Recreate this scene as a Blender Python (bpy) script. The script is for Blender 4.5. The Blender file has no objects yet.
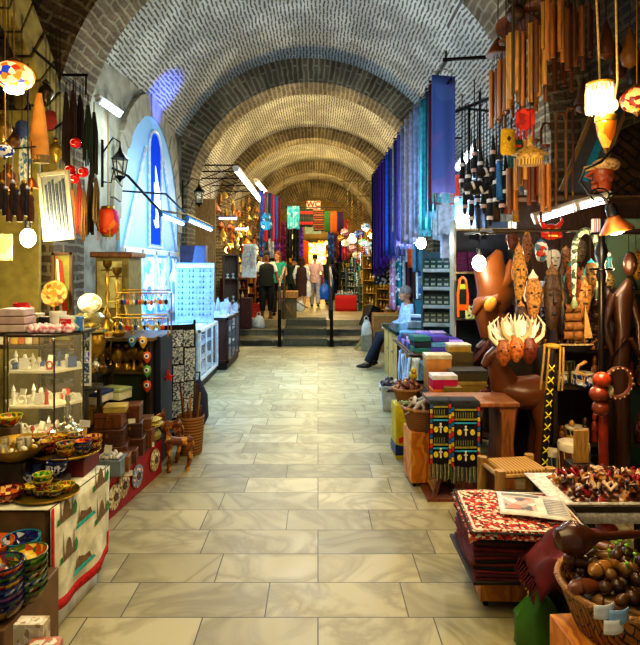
import bpy, math, random
from mathutils import Vector, Matrix, Euler
random.seed(7)
R = math.radians; PI = math.pi
SC = bpy.context.scene; COL = SC.collection
F = 560.0; VX = 318.0; VY = 268.0; EYE = 1.6
def P(px, py, Y): return Vector(((px-VX)/F*Y, Y, EYE-(py-VY)/F*Y))
def FL(py, z=0.0): return F*(EYE-z)/(py-VY)          # depth of a surface of height z seen at image row py
def XW(px, Y): return (px-VX)/F*Y
def ZW(py, Y): return EYE-(py-VY)/F*Y
# ---------------------------------------------------------------- materials
MATS = {}
def newmat(name):
    m = bpy.data.materials.new(name); m.use_nodes = True
    nt = m.node_tree; b = nt.nodes['Principled BSDF']
    return m, nt, b
def N(nt, t, **k):
    n = nt.nodes.new(t)
    for a, v in k.items():
        if a.startswith('i_'): n.inputs[a[2:].replace('_', ' ')].default_value = v
        else: setattr(n, a, v)
    return n
def rgba(c): return (c[0], c[1], c[2], 1)
def hexc(h):
    h = h.lstrip('#'); r = [int(h[i:i+2], 16)/255 for i in (0, 2, 4)]
    return tuple(((x/12.92) if x <= .04045 else ((x+.055)/1.055)**2.4) for x in r)
def ramp(nt, stops, const=False):
    r = N(nt, 'ShaderNodeValToRGB'); e = r.color_ramp.elements
    if const: r.color_ramp.interpolation = 'CONSTANT'
    while len(e) < len(stops): e.new(0.5)
    for i, (p, c) in enumerate(stops): e[i].position = p; e[i].color = rgba(c)
    return r
def mul(c, k): return tuple(max(0, min(1, x*k)) for x in c)
def mat(col, kind='plain', rough=.55, metal=0.0, scale=None):
    """procedural material: col is a hex string"""
    key = (col, kind, rough, metal, scale)
    if key in MATS: return MATS[key]
    c = hexc(col); m, nt, b = newmat(kind+'_'+col.lstrip('#')); L = nt.links.new
    tc = N(nt, 'ShaderNodeTexCoord'); co = tc.outputs['Object']
    b.inputs['Roughness'].default_value = rough; b.inputs['Metallic'].default_value = metal
    if kind == 'emit':
        b.inputs['Base Color'].default_value = rgba(c); b.inputs['Emission Color'].default_value = rgba(c); b.inputs['Emission Strength'].default_value = scale or 5
    elif kind == 'glass':
        b.inputs['Base Color'].default_value = rgba(c); b.inputs['Alpha'].default_value = .16; b.inputs['Roughness'].default_value = .05
        b.inputs['Specular IOR Level'].default_value = .6
    elif kind == 'tint':
        b.inputs['Base Color'].default_value = rgba(c); b.inputs['Alpha'].default_value = .6; b.inputs['Roughness'].default_value = .12
    else:
        s = scale or {'wood': 9, 'cloth': 60, 'plain': 14, 'metal': 20}.get(kind, 14)
        n = N(nt, 'ShaderNodeTexNoise'); n.inputs['Scale'].default_value = s; n.inputs['Detail'].default_value = 4
        if kind == 'wood':
            mp = N(nt, 'ShaderNodeMapping'); mp.inputs['Scale'].default_value = (1, 1, .18); L(co, mp.inputs[0]); L(mp.outputs[0], n.inputs['Vector'])
            n.inputs['Distortion'].default_value = 1.5; n.inputs['Scale'].default_value = s*3
            r = ramp(nt, [(.3, mul(c, .45)), (.5, c), (.72, mul(c, 1.35))])
        elif kind == 'carved':
            L(co, n.inputs['Vector']); n.inputs['Scale'].default_value = s*(4.5 if s > 10 else 2); n.inputs['Detail'].default_value = 6
            r = ramp(nt, [(.34, mul(c, .25)), (.5, c), (.7, mul(c, 1.55))])
        elif kind == 'cloth':
            L(co, n.inputs['Vector']); r = ramp(nt, [(.3, mul(c, .6)), (.7, mul(c, 1.25))])
            b.inputs['Roughness'].default_value = .85
        else:
            L(co, n.inputs['Vector']); r = ramp(nt, [(.3, mul(c, .72)), (.7, mul(c, 1.15))])
        L(n.outputs['Fac'], r.inputs[0]); L(r.outputs[0], b.inputs['Base Color'])
        bp = N(nt, 'ShaderNodeBump'); bp.inputs['Strength'].default_value = .5 if kind == 'carved' else .2; bp.inputs['Distance'].default_value = .01
        L(n.outputs['Fac'], bp.inputs['Height']); L(bp.outputs[0], b.inputs['Normal'])
    MATS[key] = m; return m
def mosaic(cols, scale=40, rough=.35, emit=0, metal=0, stretch=(1, 1, 1), metric='EUCLIDEAN'):
    """patterned surface: cells in the given colours"""
    key = ('mos', tuple(cols), scale, emit, stretch, metric)
    if key in MATS: return MATS[key]
    m, nt, b = newmat('pattern_'+cols[0].lstrip('#')); L = nt.links.new
    tc = N(nt, 'ShaderNodeTexCoord'); mp = N(nt, 'ShaderNodeMapping'); mp.inputs['Scale'].default_value = stretch
    L(tc.outputs['Object'], mp.inputs[0])
    v = N(nt, 'ShaderNodeTexVoronoi'); v.inputs['Scale'].default_value = scale; v.distance = metric
    L(mp.outputs[0], v.inputs['Vector'])
    sp = N(nt, 'ShaderNodeSeparateColor'); L(v.outputs['Color'], sp.inputs[0])
    n = len(cols); r = ramp(nt, [(i/n, hexc(c)) for i, c in enumerate(cols)], True)
    L(sp.outputs[0], r.inputs[0]); L(r.outputs[0], b.inputs['Base Color'])
    b.inputs['Roughness'].default_value = rough; b.inputs['Metallic'].default_value = metal
    if emit: L(r.outputs[0], b.inputs['Emission Color']); b.inputs['Emission Strength'].default_value = emit
    MATS[key] = m; return m
def stripes(cols, scale=10, axis=0, rough=.8, wob=0.0):
    key = ('str', tuple(cols), scale, axis, wob)
    if key in MATS: return MATS[key]
    m, nt, b = newmat('stripe_'+cols[0].lstrip('#')); L = nt.links.new
    tc = N(nt, 'ShaderNodeTexCoord'); sp = N(nt, 'ShaderNodeSeparateXYZ'); L(tc.outputs['Object'], sp.inputs[0])
    a = N(nt, 'ShaderNodeMath', operation='MULTIPLY'); a.inputs[1].default_value = scale; L(sp.outputs[axis], a.inputs[0])
    src = a.outputs[0]
    if wob:
        no = N(nt, 'ShaderNodeTexNoise'); no.inputs['Scale'].default_value = 6; L(tc.outputs['Object'], no.inputs['Vector'])
        ad = N(nt, 'ShaderNodeMath', operation='MULTIPLY_ADD'); ad.inputs[1].default_value = wob; L(no.outputs['Fac'], ad.inputs[0]); L(src, ad.inputs[2]); src = ad.outputs[0]
    fr = N(nt, 'ShaderNodeMath', operation='FRACT'); L(src, fr.inputs[0])
    n = len(cols); r = ramp(nt, [(i/n, hexc(c)) for i, c in enumerate(cols)], True)
    L(fr.outputs[0], r.inputs[0]); L(r.outputs[0], b.inputs['Base Color']); b.inputs['Roughness'].default_value = rough
    MATS[key] = m; return m
def brickmat(name, c1, c2, mortar, bw, bh, ms, bump=.6, uv=True, rough=.9, dirt=.5, off=.5, rot=0, dirtcol='#2a2218'):
    m, nt, b = newmat(name); L = nt.links.new
    tc = N(nt, 'ShaderNodeTexCoord'); src = tc.outputs['UV' if uv else 'Object']
    mp = N(nt, 'ShaderNodeMapping'); mp.inputs['Rotation'].default_value = (0, 0, rot); L(src, mp.inputs[0])
    ns = N(nt, 'ShaderNodeTexNoise'); ns.inputs['Scale'].default_value = 5; ns.inputs['Detail'].default_value = 5; L(mp.outputs[0], ns.inputs['Vector'])
    mx = N(nt, 'ShaderNodeMix', data_type='RGBA'); mx.blend_type = 'LINEAR_LIGHT'; mx.inputs[0].default_value = .035 if dirt else 0
    L(mp.outputs[0], mx.inputs[6]); L(ns.outputs['Color'], mx.inputs[7])
    br = N(nt, 'ShaderNodeTexBrick'); br.offset = off
    for k, v in (('Scale', 1), ('Mortar Size', ms), ('Brick Width', bw), ('Row Height', bh), ('Mortar Smooth', .3), ('Bias', 0)): br.inputs[k].default_value = v
    br.inputs['Color1'].default_value = rgba(hexc(c1)); br.inputs['Color2'].default_value = rgba(hexc(c2)); br.inputs['Mortar'].default_value = rgba(hexc(mortar))
    L(mx.outputs[2], br.inputs['Vector'])
    n2 = N(nt, 'ShaderNodeTexNoise'); n2.inputs['Scale'].default_value = 1.6; n2.inputs['Detail'].default_value = 6; L(mp.outputs[0], n2.inputs['Vector'])
    r = ramp(nt, [(.46, hexc(dirtcol)), (.6, (1, 1, 1))]); L(n2.outputs['Fac'], r.inputs[0])
    m2 = N(nt, 'ShaderNodeMix', data_type='RGBA'); m2.blend_type = 'MULTIPLY'; m2.inputs[0].default_value = dirt
    L(br.outputs['Color'], m2.inputs[6]); L(r.outputs[0], m2.inputs[7]); L(m2.outputs[2], b.inputs['Base Color'])
    b.inputs['Roughness'].default_value = rough
    ad = N(nt, 'ShaderNodeMath', operation='ADD'); ns2 = N(nt, 'ShaderNodeTexNoise'); ns2.inputs['Scale'].default_value = 22; L(mp.outputs[0], ns2.inputs['Vector'])
    L(br.outputs['Fac'], ad.inputs[0]); L(ns2.outputs['Fac'], ad.inputs[1])
    bp = N(nt, 'ShaderNodeBump'); bp.inputs['Strength'].default_value = bump; bp.inputs['Distance'].default_value = .03; L(ad.outputs[0], bp.inputs['Height']); L(bp.outputs[0], b.inputs['Normal'])
    return m
def marble():
    m, nt, b = newmat('marble_floor'); L = nt.links.new
    tc = N(nt, 'ShaderNodeTexCoord')
    br = N(nt, 'ShaderNodeTexBrick'); br.offset = .37; br.offset_frequency = 3; br.squash = .8; br.squash_frequency = 2
    for k, v in (('Scale', 1), ('Mortar Size', .0032), ('Brick Width', .66), ('Row Height', .285), ('Mortar Smooth', .2), ('Bias', 0)): br.inputs[k].default_value = v
    br.inputs['Color1'].default_value = (0, 0, 0, 1); br.inputs['Color2'].default_value = (1, 1, 1, 1); br.inputs['Mortar'].default_value = (.5, .5, .5, 1)
    L(tc.outputs['Object'], br.inputs['Vector'])
    sp = N(nt, 'ShaderNodeSeparateColor'); L(br.outputs['Color'], sp.inputs[0])
    cr = ramp(nt, [(0, hexc('#8f8868')), (.4, hexc('#b5aa82')), (.7, hexc('#a39871')), (1, hexc('#c4ba94'))]); L(sp.outputs[0], cr.inputs[0])
    ad = N(nt, 'ShaderNodeVectorMath', operation='ADD'); L(tc.outputs['Object'], ad.inputs[0])
    sc = N(nt, 'ShaderNodeVectorMath', operation='SCALE'); sc.inputs[3].default_value = 7; L(br.outputs['Color'], sc.inputs[0]); L(sc.outputs[0], ad.inputs[1])
    ns = N(nt, 'ShaderNodeTexNoise'); ns.inputs['Scale'].default_value = 1.7; ns.inputs['Detail'].default_value = 7; ns.inputs['Distortion'].default_value = 2.2; L(ad.outputs[0], ns.inputs['Vector'])
    vr = ramp(nt, [(.40, (1, 1, 1)), (.49, (.70, .69, .64)), (.51, (.62, .60, .55)), (.6, (1, 1, 1))]); L(ns.outputs['Fac'], vr.inputs[0])
    m1 = N(nt, 'ShaderNodeMix', data_type='RGBA'); m1.blend_type = 'MULTIPLY'; m1.inputs[0].default_value = .8; L(cr.outputs[0], m1.inputs[6]); L(vr.outputs[0], m1.inputs[7])
    m2 = N(nt, 'ShaderNodeMix', data_type='RGBA'); L(br.outputs['Fac'], m2.inputs[0]); L(m1.outputs[2], m2.inputs[6]); m2.inputs[7].default_value = rgba(hexc('#4c4635'))
    L(m2.outputs[2], b.inputs['Base Color'])
    n2 = N(nt, 'ShaderNodeTexNoise'); n2.inputs['Scale'].default_value = 6; n2.inputs['Detail'].default_value = 4; L(tc.outputs['Object'], n2.inputs['Vector'])
    rr = N(nt, 'ShaderNodeMapRange'); rr.inputs[3].default_value = .36; rr.inputs[4].default_value = .6; L(n2.outputs['Fac'], rr.inputs[0]); L(rr.outputs[0], b.inputs['Roughness'])
    bp = N(nt, 'ShaderNodeBump'); bp.inputs['Strength'].default_value = .35; bp.inputs['Distance'].default_value = .004; bp.invert = True; L(br.outputs['Fac'], bp.inputs['Height']); L(bp.outputs[0], b.inputs['Normal'])
    return m
# ---------------------------------------------------------------- mesh builder
class MB:
    def __init__(s): s.v = []; s.f = []; s.m = []
    def add(s, vs, fs, m=0, xf=None):
        o = len(s.v)
        s.v += [tuple(xf @ Vector(p)) for p in vs] if xf else [tuple(p) for p in vs]
        s.f += [tuple(o+i for i in q) for q in fs]; s.m += [m]*len(fs); return s
    def box(s, c, d, m=0, r=(0, 0, 0), t=(1, 1)):
        """box of centre c and size d; t = top taper"""
        x, y, z = d[0]/2, d[1]/2, d[2]/2
        vs = [(-x, -y, -z), (x, -y, -z), (x, y, -z), (-x, y, -z), (-x*t[0], -y*t[1], z), (x*t[0], -y*t[1], z), (x*t[0], y*t[1], z), (-x*t[0], y*t[1], z)]
        return s.add(vs, [(0, 3, 2, 1), (4, 5, 6, 7), (0, 1, 5, 4), (1, 2, 6, 5), (2, 3, 7, 6), (3, 0, 4, 7)], m, Matrix.Translation(c) @ Euler(r).to_matrix().to_4x4())
    def lathe(s, pr, n=16, c=(0, 0, 0), m=0, r=(0, 0, 0), sx=1, sy=1, cap=True):
        vs = []; fs = []
        for (q, z) in pr:
            for i in range(n): a = 2*PI*i/n; vs.append((q*math.cos(a)*sx, q*math.sin(a)*sy, z))
        for k in range(len(pr)-1):
            for i in range(n): j = (i+1) % n; fs.append((k*n+i, k*n+j, (k+1)*n+j, (k+1)*n+i))
        if cap:
            if pr[0][0] > 1e-4: fs.append(tuple(range(n-1, -1, -1)))
            if pr[-1][0] > 1e-4: fs.append(tuple((len(pr)-1)*n+i for i in range(n)))
        return s.add(vs, fs, m, Matrix.Translation(c) @ Euler(r).to_matrix().to_4x4())
    def ell(s, c, r, m=0, n=12, k=8, rot=(0, 0, 0)):
        pr = [(math.sin(PI*i/k), -math.cos(PI*i/k)) for i in range(k+1)]
        pr[0] = (0.001, -1); pr[-1] = (0.001, 1)
        o = MB(); o.lathe(pr, n)
        return s.add([(x*r[0], y*r[1], z*r[2]) for x, y, z in o.v], o.f, m, Matrix.Translation(c) @ Euler(rot).to_matrix().to_4x4())
    def tube(s, pts, rad, n=8, m=0, flat=1.0, cap=True):
        pts = [Vector(p) for p in pts]; k = len(pts)
        rs = rad if isinstance(rad, (list, tuple)) else [rad]*k
        up = None; vs = []; fs = []
        for i, p in enumerate(pts):
            d = (pts[min(i+1, k-1)]-pts[max(i-1, 0)])
            if d.length < 1e-9: d = Vector((0, 0, 1))
            d.normalize()
            if up is None: up = Vector((0, 0, 1)) if abs(d.z) < .9 else Vector((0, 1, 0))
            a = d.cross(up)
            if a.length < 1e-6: a = d.orthogonal()
            a.normalize(); b = a.cross(d).normalized(); up = b
            for j in range(n):
                t = 2*PI*j/n; vs.append(p+a*math.cos(t)*rs[i]+b*math.sin(t)*rs[i]*flat)
        for q in range(k-1):
            for j in range(n): w = (j+1) % n; fs.append((q*n+j, q*n+w, (q+1)*n+w, (q+1)*n+j))
        if cap: fs += [tuple(range(n-1, -1, -1)), tuple((k-1)*n+j for j in range(n))]
        return s.add(vs, fs, m)
    def loft(s, rings, n=14, m=0, cap=True):
        """rings: (x,y,z, rx, ry[, tiltmatrix])"""
        vs = []; fs = []
        for g in rings:
            mt = g[5] if len(g) > 5 else None
            for i in range(n):
                a = 2*PI*i/n; q = Vector((math.cos(a)*g[3], math.sin(a)*g[4], 0))
                if mt: q = mt @ q
                vs.append((g[0]+q.x, g[1]+q.y, g[2]+q.z))
        for k in range(len(rings)-1):
            for i in range(n): j = (i+1) % n; fs.append((k*n+i, k*n+j, (k+1)*n+j, (k+1)*n+i))
        if cap: fs += [tuple(range(n-1, -1, -1)), tuple((len(rings)-1)*n+i for i in range(n))]
        return s.add(vs, fs, m)
    def prism(s, poly, d, c=(0, 0, 0), m=0, r=(0, 0, 0), k=1.0):
        """outline in local x,z extruded +-d/2 along y"""
        n = len(poly)
        vs = [(x, -d/2, z) for x, z in poly]+[(x*k, d/2, z*k) for x, z in poly]
        fs = [tuple(range(n)), tuple(range(2*n-1, n-1, -1))]+[(i, i+n, (i+1) % n+n, (i+1) % n) for i in range(n)]
        return s.add(vs, fs, m, Matrix.Translation(c) @ Euler(r).to_matrix().to_4x4())
    def sheet(s, fn, nu, nv, m=0):
        vs = [fn(i/nu, j/nv) for j in range(nv+1) for i in range(nu+1)]
        fs = [(j*(nu+1)+i, j*(nu+1)+i+1, (j+1)*(nu+1)+i+1, (j+1)*(nu+1)+i) for j in range(nv) for i in range(nu)]
        return s.add(vs, fs, m)
    def build(s, name, mats, parent=None, smooth=True, uv=None, solid=0, bevel=0, loc=None, sub=0):
        me = bpy.data.meshes.new(name); me.from_pydata([tuple(p) for p in s.v], [], s.f)
        for mt in (mats if isinstance(mats, (list, tuple)) else [mats]): me.materials.append(mt)
        me.polygons.foreach_set('material_index', s.m)
        if smooth:
            me.polygons.foreach_set('use_smooth', [True]*len(s.f))
            me.update(); me.set_sharp_from_angle(angle=R(40))
        if uv:
            u = me.uv_layers.new(name='UVMap')
            for p in me.polygons:
                for li in p.loop_indices: u.data[li].uv = uv(me.vertices[me.loops[li].vertex_index].co, p)
        me.update(); o = bpy.data.objects.new(name, me); COL.objects.link(o)
        if parent: o.parent = parent
        if loc is not None: o.location = loc
        if sub: q = o.modifiers.new('s', 'SUBSURF'); q.levels = q.render_levels = sub
        if solid: q = o.modifiers.new('t', 'SOLIDIFY'); q.thickness = solid; q.offset = 0
        if bevel: q = o.modifiers.new('b', 'BEVEL'); q.width = bevel; q.segments = 2; q.limit_method = 'ANGLE'
        return o
def T(name, label, cat, loc=(0, 0, 0), rz=0, group=None, rx=0, ry=0):
    o = bpy.data.objects.new(name, None); o.empty_display_size = .05; COL.objects.link(o)
    o.location = loc; o.rotation_euler = (rx, ry, rz); o['label'] = label; o['category'] = cat
    if group: o['group'] = group
    return o
def tag(o, label, cat, group=None, kind=None, loc=None, rz=0):
    o['label'] = label; o['category'] = cat
    if group: o['group'] = group
    if kind: o['kind'] = kind
    if loc is not None: o.location = loc
    if rz: o.rotation_euler.z = rz
    return o
def st(o): o['kind'] = 'structure'; return o
def cp(root, loc, rz=None, label=None, group=None, sc=1.0, rot=None):
    def rec(o, par):
        c = o.copy(); COL.objects.link(c); c.parent = par
        for ch in list(o.children): rec(ch, c)
        return c
    c = rec(root, None); c.location = loc
    if rz is not None: c.rotation_euler = (0, 0, rz)
    if rot is not None: c.rotation_euler = rot
    c.scale = (sc, sc, sc) if not isinstance(sc, tuple) else sc
    if label: c['label'] = label
    if group: c['group'] = group
    return c
def textmesh(body, size, mt, parent=None, loc=(0, 0, 0), rot=(0, 0, 0), name='lettering', depth=.001):
    cu = bpy.data.curves.new('t', 'FONT'); cu.body = body; cu.size = size; cu.align_x = 'CENTER'; cu.align_y = 'CENTER'; cu.extrude = depth; cu.offset = size*.03
    o = bpy.data.objects.new('t', cu); COL.objects.link(o); dg = bpy.context.evaluated_depsgraph_get(); dg.update()
    me = bpy.data.meshes.new_from_object(o.evaluated_get(dg)); bpy.data.objects.remove(o)
    me.materials.clear(); me.materials.append(mt); q = bpy.data.objects.new(name, me); COL.objects.link(q)
    q.location = loc; q.rotation_euler = rot
    if parent: q.parent = parent
    return q
def jit(a): return random.uniform(-a, a)
# ================================================================ camera
cam = bpy.data.cameras.new('camera'); co = bpy.data.objects.new('camera', cam); COL.objects.link(co)
co.location = (0, 0, EYE); co.rotation_euler = (R(90), 0, 0)
cam.sensor_width = 36; cam.lens = F*36/645; cam.shift_x = 2/645; cam.shift_y = -54.5/645; cam.clip_start = .05
SC.camera = co
SC.view_settings.view_transform = 'Standard'; SC.view_settings.look = 'Medium High Contrast'; SC.view_settings.exposure = 0.0
w = bpy.data.worlds.new('world'); SC.world = w; w.use_nodes = True
w.node_tree.nodes['Background'].inputs[0].default_value = (.8, .75, .62, 1); w.node_tree.nodes['Background'].inputs[1].default_value = .35
SC.cycles.use_denoising = True; SC.cycles.max_bounces = 6; SC.cycles.transparent_max_bounces = 12; SC.cycles.caustics_reflective = False; SC.cycles.caustics_refractive = False
SC.cycles.sample_clamp_indirect = 6
# ================================================================ shell
CX = -.14; VR = 2.62; VZ = 2.72; UPZ = .40; YS = 12.95
m_vault = brickmat('vault_brick', '#757064', '#57544d', '#c6c2b4', .25, .056, .020, bump=.7, dirt=.36, dirtcol='#55524c')
m_rib = brickmat('rib_brick', '#85745a', '#6a583e', '#a3987a', .5, .085, .018, bump=.8, dirt=.45)
m_stone = brickmat('pier_stone', '#8b7c58', '#6d6044', '#5a5038', .42, .22, .02, bump=1.0, dirt=.8)
m_plaster = mat('#8c8468', 'plain', .9, scale=3)
def arcuv(vs, p):
    a = math.atan2(vs.z-VZ, vs.x-CX); return (vs.y, a*VR) if True else None
NS = 72
mb = MB()
def vp(u, v):
    a = PI*(1-u); y = -1.2+v*28.2
    rr = VR+.03*math.sin(y*1.7+u*9)
    return (CX+rr*math.cos(a), y, VZ+rr*1.0*math.sin(a))
mb.sheet(vp, NS, 110)
NB = MB(); VB = MB()
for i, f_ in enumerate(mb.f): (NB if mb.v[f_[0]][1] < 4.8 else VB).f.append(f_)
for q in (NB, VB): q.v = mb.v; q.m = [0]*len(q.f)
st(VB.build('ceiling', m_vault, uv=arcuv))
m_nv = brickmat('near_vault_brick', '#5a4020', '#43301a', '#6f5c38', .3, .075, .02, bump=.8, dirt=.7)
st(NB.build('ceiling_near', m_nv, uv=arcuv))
def rib(y0, y1, r0, name, z0=0.0, mt=m_rib):
    b = MB(); n = 60; ro = VR+.1
    pts = [(-ro, z0-VZ), (-r0, z0-VZ)]
    ins = [(r0*math.cos(PI*(1-i/n)), r0*math.sin(PI*(1-i/n))) for i in range(n+1)]
    out = [(ro*math.cos(PI*(1-i/n)), ro*math.sin(PI*(1-i/n))) for i in range(n+1)]
    ins = [(-r0, z0-VZ)]+ins+[(r0, z0-VZ)]; out = [(-ro, z0-VZ)]+out+[(ro, z0-VZ)]
    N_ = len(ins)
    vs = [(CX+x, y0, VZ+z) for x, z in ins]+[(CX+x, y0, VZ+z) for x, z in out]+[(CX+x, y1, VZ+z) for x, z in ins]+[(CX+x, y1, VZ+z) for x, z in out]
    fs = []
    for i in range(N_-1):
        fs += [(i, i+1, N_+i+1, N_+i), (2*N_+i, 3*N_+i, 3*N_+i+1, 2*N_+i+1), (i, 2*N_+i, 2*N_+i+1, i+1)]
    b.add(vs, fs)
    def uv(c, p):
        dx, dz = c.x-CX, c.z-VZ
        if dz < 0: s_ = (PI*r0+(-dz)) if dx < 0 else dz
        else: s_ = math.atan2(dz, dx)*r0
        if abs(p.normal.y) > .5: return (math.hypot(dx, max(dz, 0)), s_)
        return (c.y*1.0+.1, s_)
    return st(b.build(name, mt, uv=uv, smooth=False))
rib(4.95, 5.6, 2.2, 'trim_1'); rib(10.0, 10.7, 2.2, 'trim_2'); rib(14.7, 15.4, 2.3, 'trim_3', .0); rib(19.4, 20.1, 2.3, 'trim_4', .0); rib(24, 24.6, 1.9, 'trim_5', .0)
# side walls
def wall(name, x0, x1, y0, y1, z0, z1, mt):
    b = MB(); b.box(((x0+x1)/2, (y0+y1)/2, (z0+z1)/2), (x1-x0, y1-y0, z1-z0))
    def uv(c, p):
        n = p.normal
        if abs(n.x) > .5: return (c.y, c.z)
        if abs(n.y) > .5: return (c.x, c.z)
        return (c.x, c.y)
    return st(b.build(name, mt, uv=uv, smooth=False))
wall('wall_left', CX-VR-.25, CX-VR+.02, 5.5, 27, 0, VZ+.05, m_stone)
wall('wall_right', CX+VR-.02, CX+VR+.25, 5.5, 27, 0, VZ+.05, m_stone)
wall('wall_left_near', -3.75, -3.55, -1.2, 5.6, 0, 4.4, m_plaster)
wall('wall_right_near', 3.2, 3.4, -1.2, 5.6, 0, 4.4, mat('#3a3226', 'plain', .9, scale=3))
m_pierR = brickmat('herringbone_brick', '#7a5328', '#5e3e1d', '#3b2a17', .26, .07, .012, bump=1.0, dirt=.7, rot=R(38))
m_pierL = mat('#6b6234', 'plain', .9, scale=5)
wall('wall_left_pier', -3.6, CX-2.26, 5.0, 5.55, 0, 4.3, m_stone)
wall('wall_right_pier', CX+2.26, 3.3, 5.0, 5.55, 0, 4.6, m_pierR)
m_far = mat('#a08a50', 'plain', .9, scale=4)
wall('wall_back', -3, 3, 26.6, 26.8, 0, 5.6, m_far)
# floor
b = MB(); b.box((0, 5.4, -.05), (7.6, 13.2, .1)); st(b.build('floor', marble(), smooth=False))
m_up = marble.__call__() if False else brickmat('upper_floor', '#b8a878', '#a39468', '#6f6446', .6, .4, .006, bump=.2, uv=False, rough=.4, dirt=.3)
b = MB(); b.box((0, 20, UPZ-.2), (6, 14.1, .4)); st(b.build('floor_upper', m_up, smooth=False))
m_step = brickmat('step_stone', '#8a8264', '#77704f', '#4a452f', .9, .5, .006, bump=.3, uv=False, rough=.6, dirt=.7)
for i, (y0, z) in enumerate(((11.5, .133), (12.2, .267))):
    b = MB(); b.box((0, (y0+13)/2, z/2), (5.4, 13-y0, z)); b.box((0, y0-.012, z-.02), (5.4, .03, .035))
    st(b.build('trim_%d' % (6+i), m_step, smooth=False, bevel=.006))
# dark metal treads between the rails
t = T('step_ramp', 'dark ribbed metal treads laid over the middle of the stone steps', 'ramp', (-.27, 11.45, 0))
mt = mat('#5d5b46', 'metal', .45, .3)
for k, (y0, z) in enumerate(((0.0, .15), (.62, .285), (1.3, .415))):
    b = MB(); b.box((0, y0+.3, z), (.92, .62, .012)); b.box((0, y0, z-.07), (.92, .012, .14))
    for j in range(6): b.box((0, y0+.04+j*.1, z+.009), (.92, .02, .008))
    b.build('tread', mt, t, smooth=False)
wall('wall_left_bay', CX-VR-.1, CX-2.30, 5.58, 10.02, 0, 4.15, mat('#8a8676', 'carved', .9, 0, 1.6))
# side arch ring on the left bay (stone voussoirs) and its blue-lit niche
def archring(name, side, yc, w, zs, thick, proj, mt, x, a0=0, a1=180, dz=0):
    b = MB(); n = 26
    for i in range(n):
        aa = R(a0+(a1-a0)*(i+.04)/n); ab = R(a0+(a1-a0)*(i+.96)/n)
        r0 = w; r1 = w+thick
        pts = [(yc+r*math.cos(a), zs+r*math.sin(a)*1.15) for a, r in ((aa, r0), (aa, r1), (ab, r1), (ab, r0))]
        pr = proj+jit(.012)
        vs = [(x, y, z) for y, z in pts]+[(x+side*pr, y, z) for y, z in pts]
        b.add(vs, [(0, 1, 2, 3), (7, 6, 5, 4), (0, 4, 5, 1), (1, 5, 6, 2), (2, 6, 7, 3), (3, 7, 4, 0)])
    return b.build(name, mt, smooth=False, bevel=.008)
XL = CX-VR
st(archring('trim_8', 1, 8.2, 1.38, 2.2, .26, .07, mat('#a39d8a', 'plain', .9, scale=6), CX-2.31))
st(archring('trim_9', 1, 3.35, 1.5, 1.95, .32, .14, mat('#8a7838', 'carved', .9, 0, 4), -2.36))
# ================================================================ lamps (lights)
def plight(loc, col, e, r=.06, name='point_light'):
    l = bpy.data.lights.new(name, 'POINT'); l.color = col; l.energy = e; l.shadow_soft_size = r
    o = bpy.data.objects.new(name, l); COL.objects.link(o); o.location = loc; return o
def alight(loc, rot, size, col, e, name='area_light'):
    l = bpy.data.lights.new(name, 'AREA'); l.shape = 'RECTANGLE'; l.size, l.size_y = size; l.color = col; l.energy = e
    o = bpy.data.objects.new(name, l); COL.objects.link(o); o.location = loc; o.rotation_euler = rot; return o
WARM = (1, .62, .25); WARMW = (1, .82, .5); COOL = (.62, .8, 1); BLUE = (.1, .25, 1); WHITE = (1, .97, .9)
# ================================================================ people
def fingers(b, h, d, side, curl=.5, sp=None):
    """palm + five fingers at wrist point h, pointing along d (unit); side = unit vector across the palm towards the thumb"""
    h = Vector(h); d = Vector(d).normalized(); s = Vector(side).normalized(); nrm = d.cross(s).normalized()
    b.tube([h-d*.01, h+d*.035, h+d*.085], [.022, .034, .036], 8, flat=.45) if abs(nrm.z) > .7 else b.ell(h+d*.045, (.022, .032, .05), 0, 10, 6)
    for k, (o, L_) in enumerate(((.027, .068), (.009, .078), (-.009, .072), (-.026, .055))):
        p0 = h+d*.08+s*o; p1 = p0+d*L_*.5+nrm*.012*curl; p2 = p1+d*L_*.38*(1-curl*.3)+nrm*.03*curl
        b.tube([p0-d*.015, p0, p1, p2], [.0095, .0095, .0085, .0065], 6)
    p0 = h+d*.025+s*.03; b.tube([h+d*.015+s*.015, p0, p0+d*.035+s*.022, p0+d*.065+s*.02+nrm*.008], [.012, .0115, .0095, .007], 6)
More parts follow.
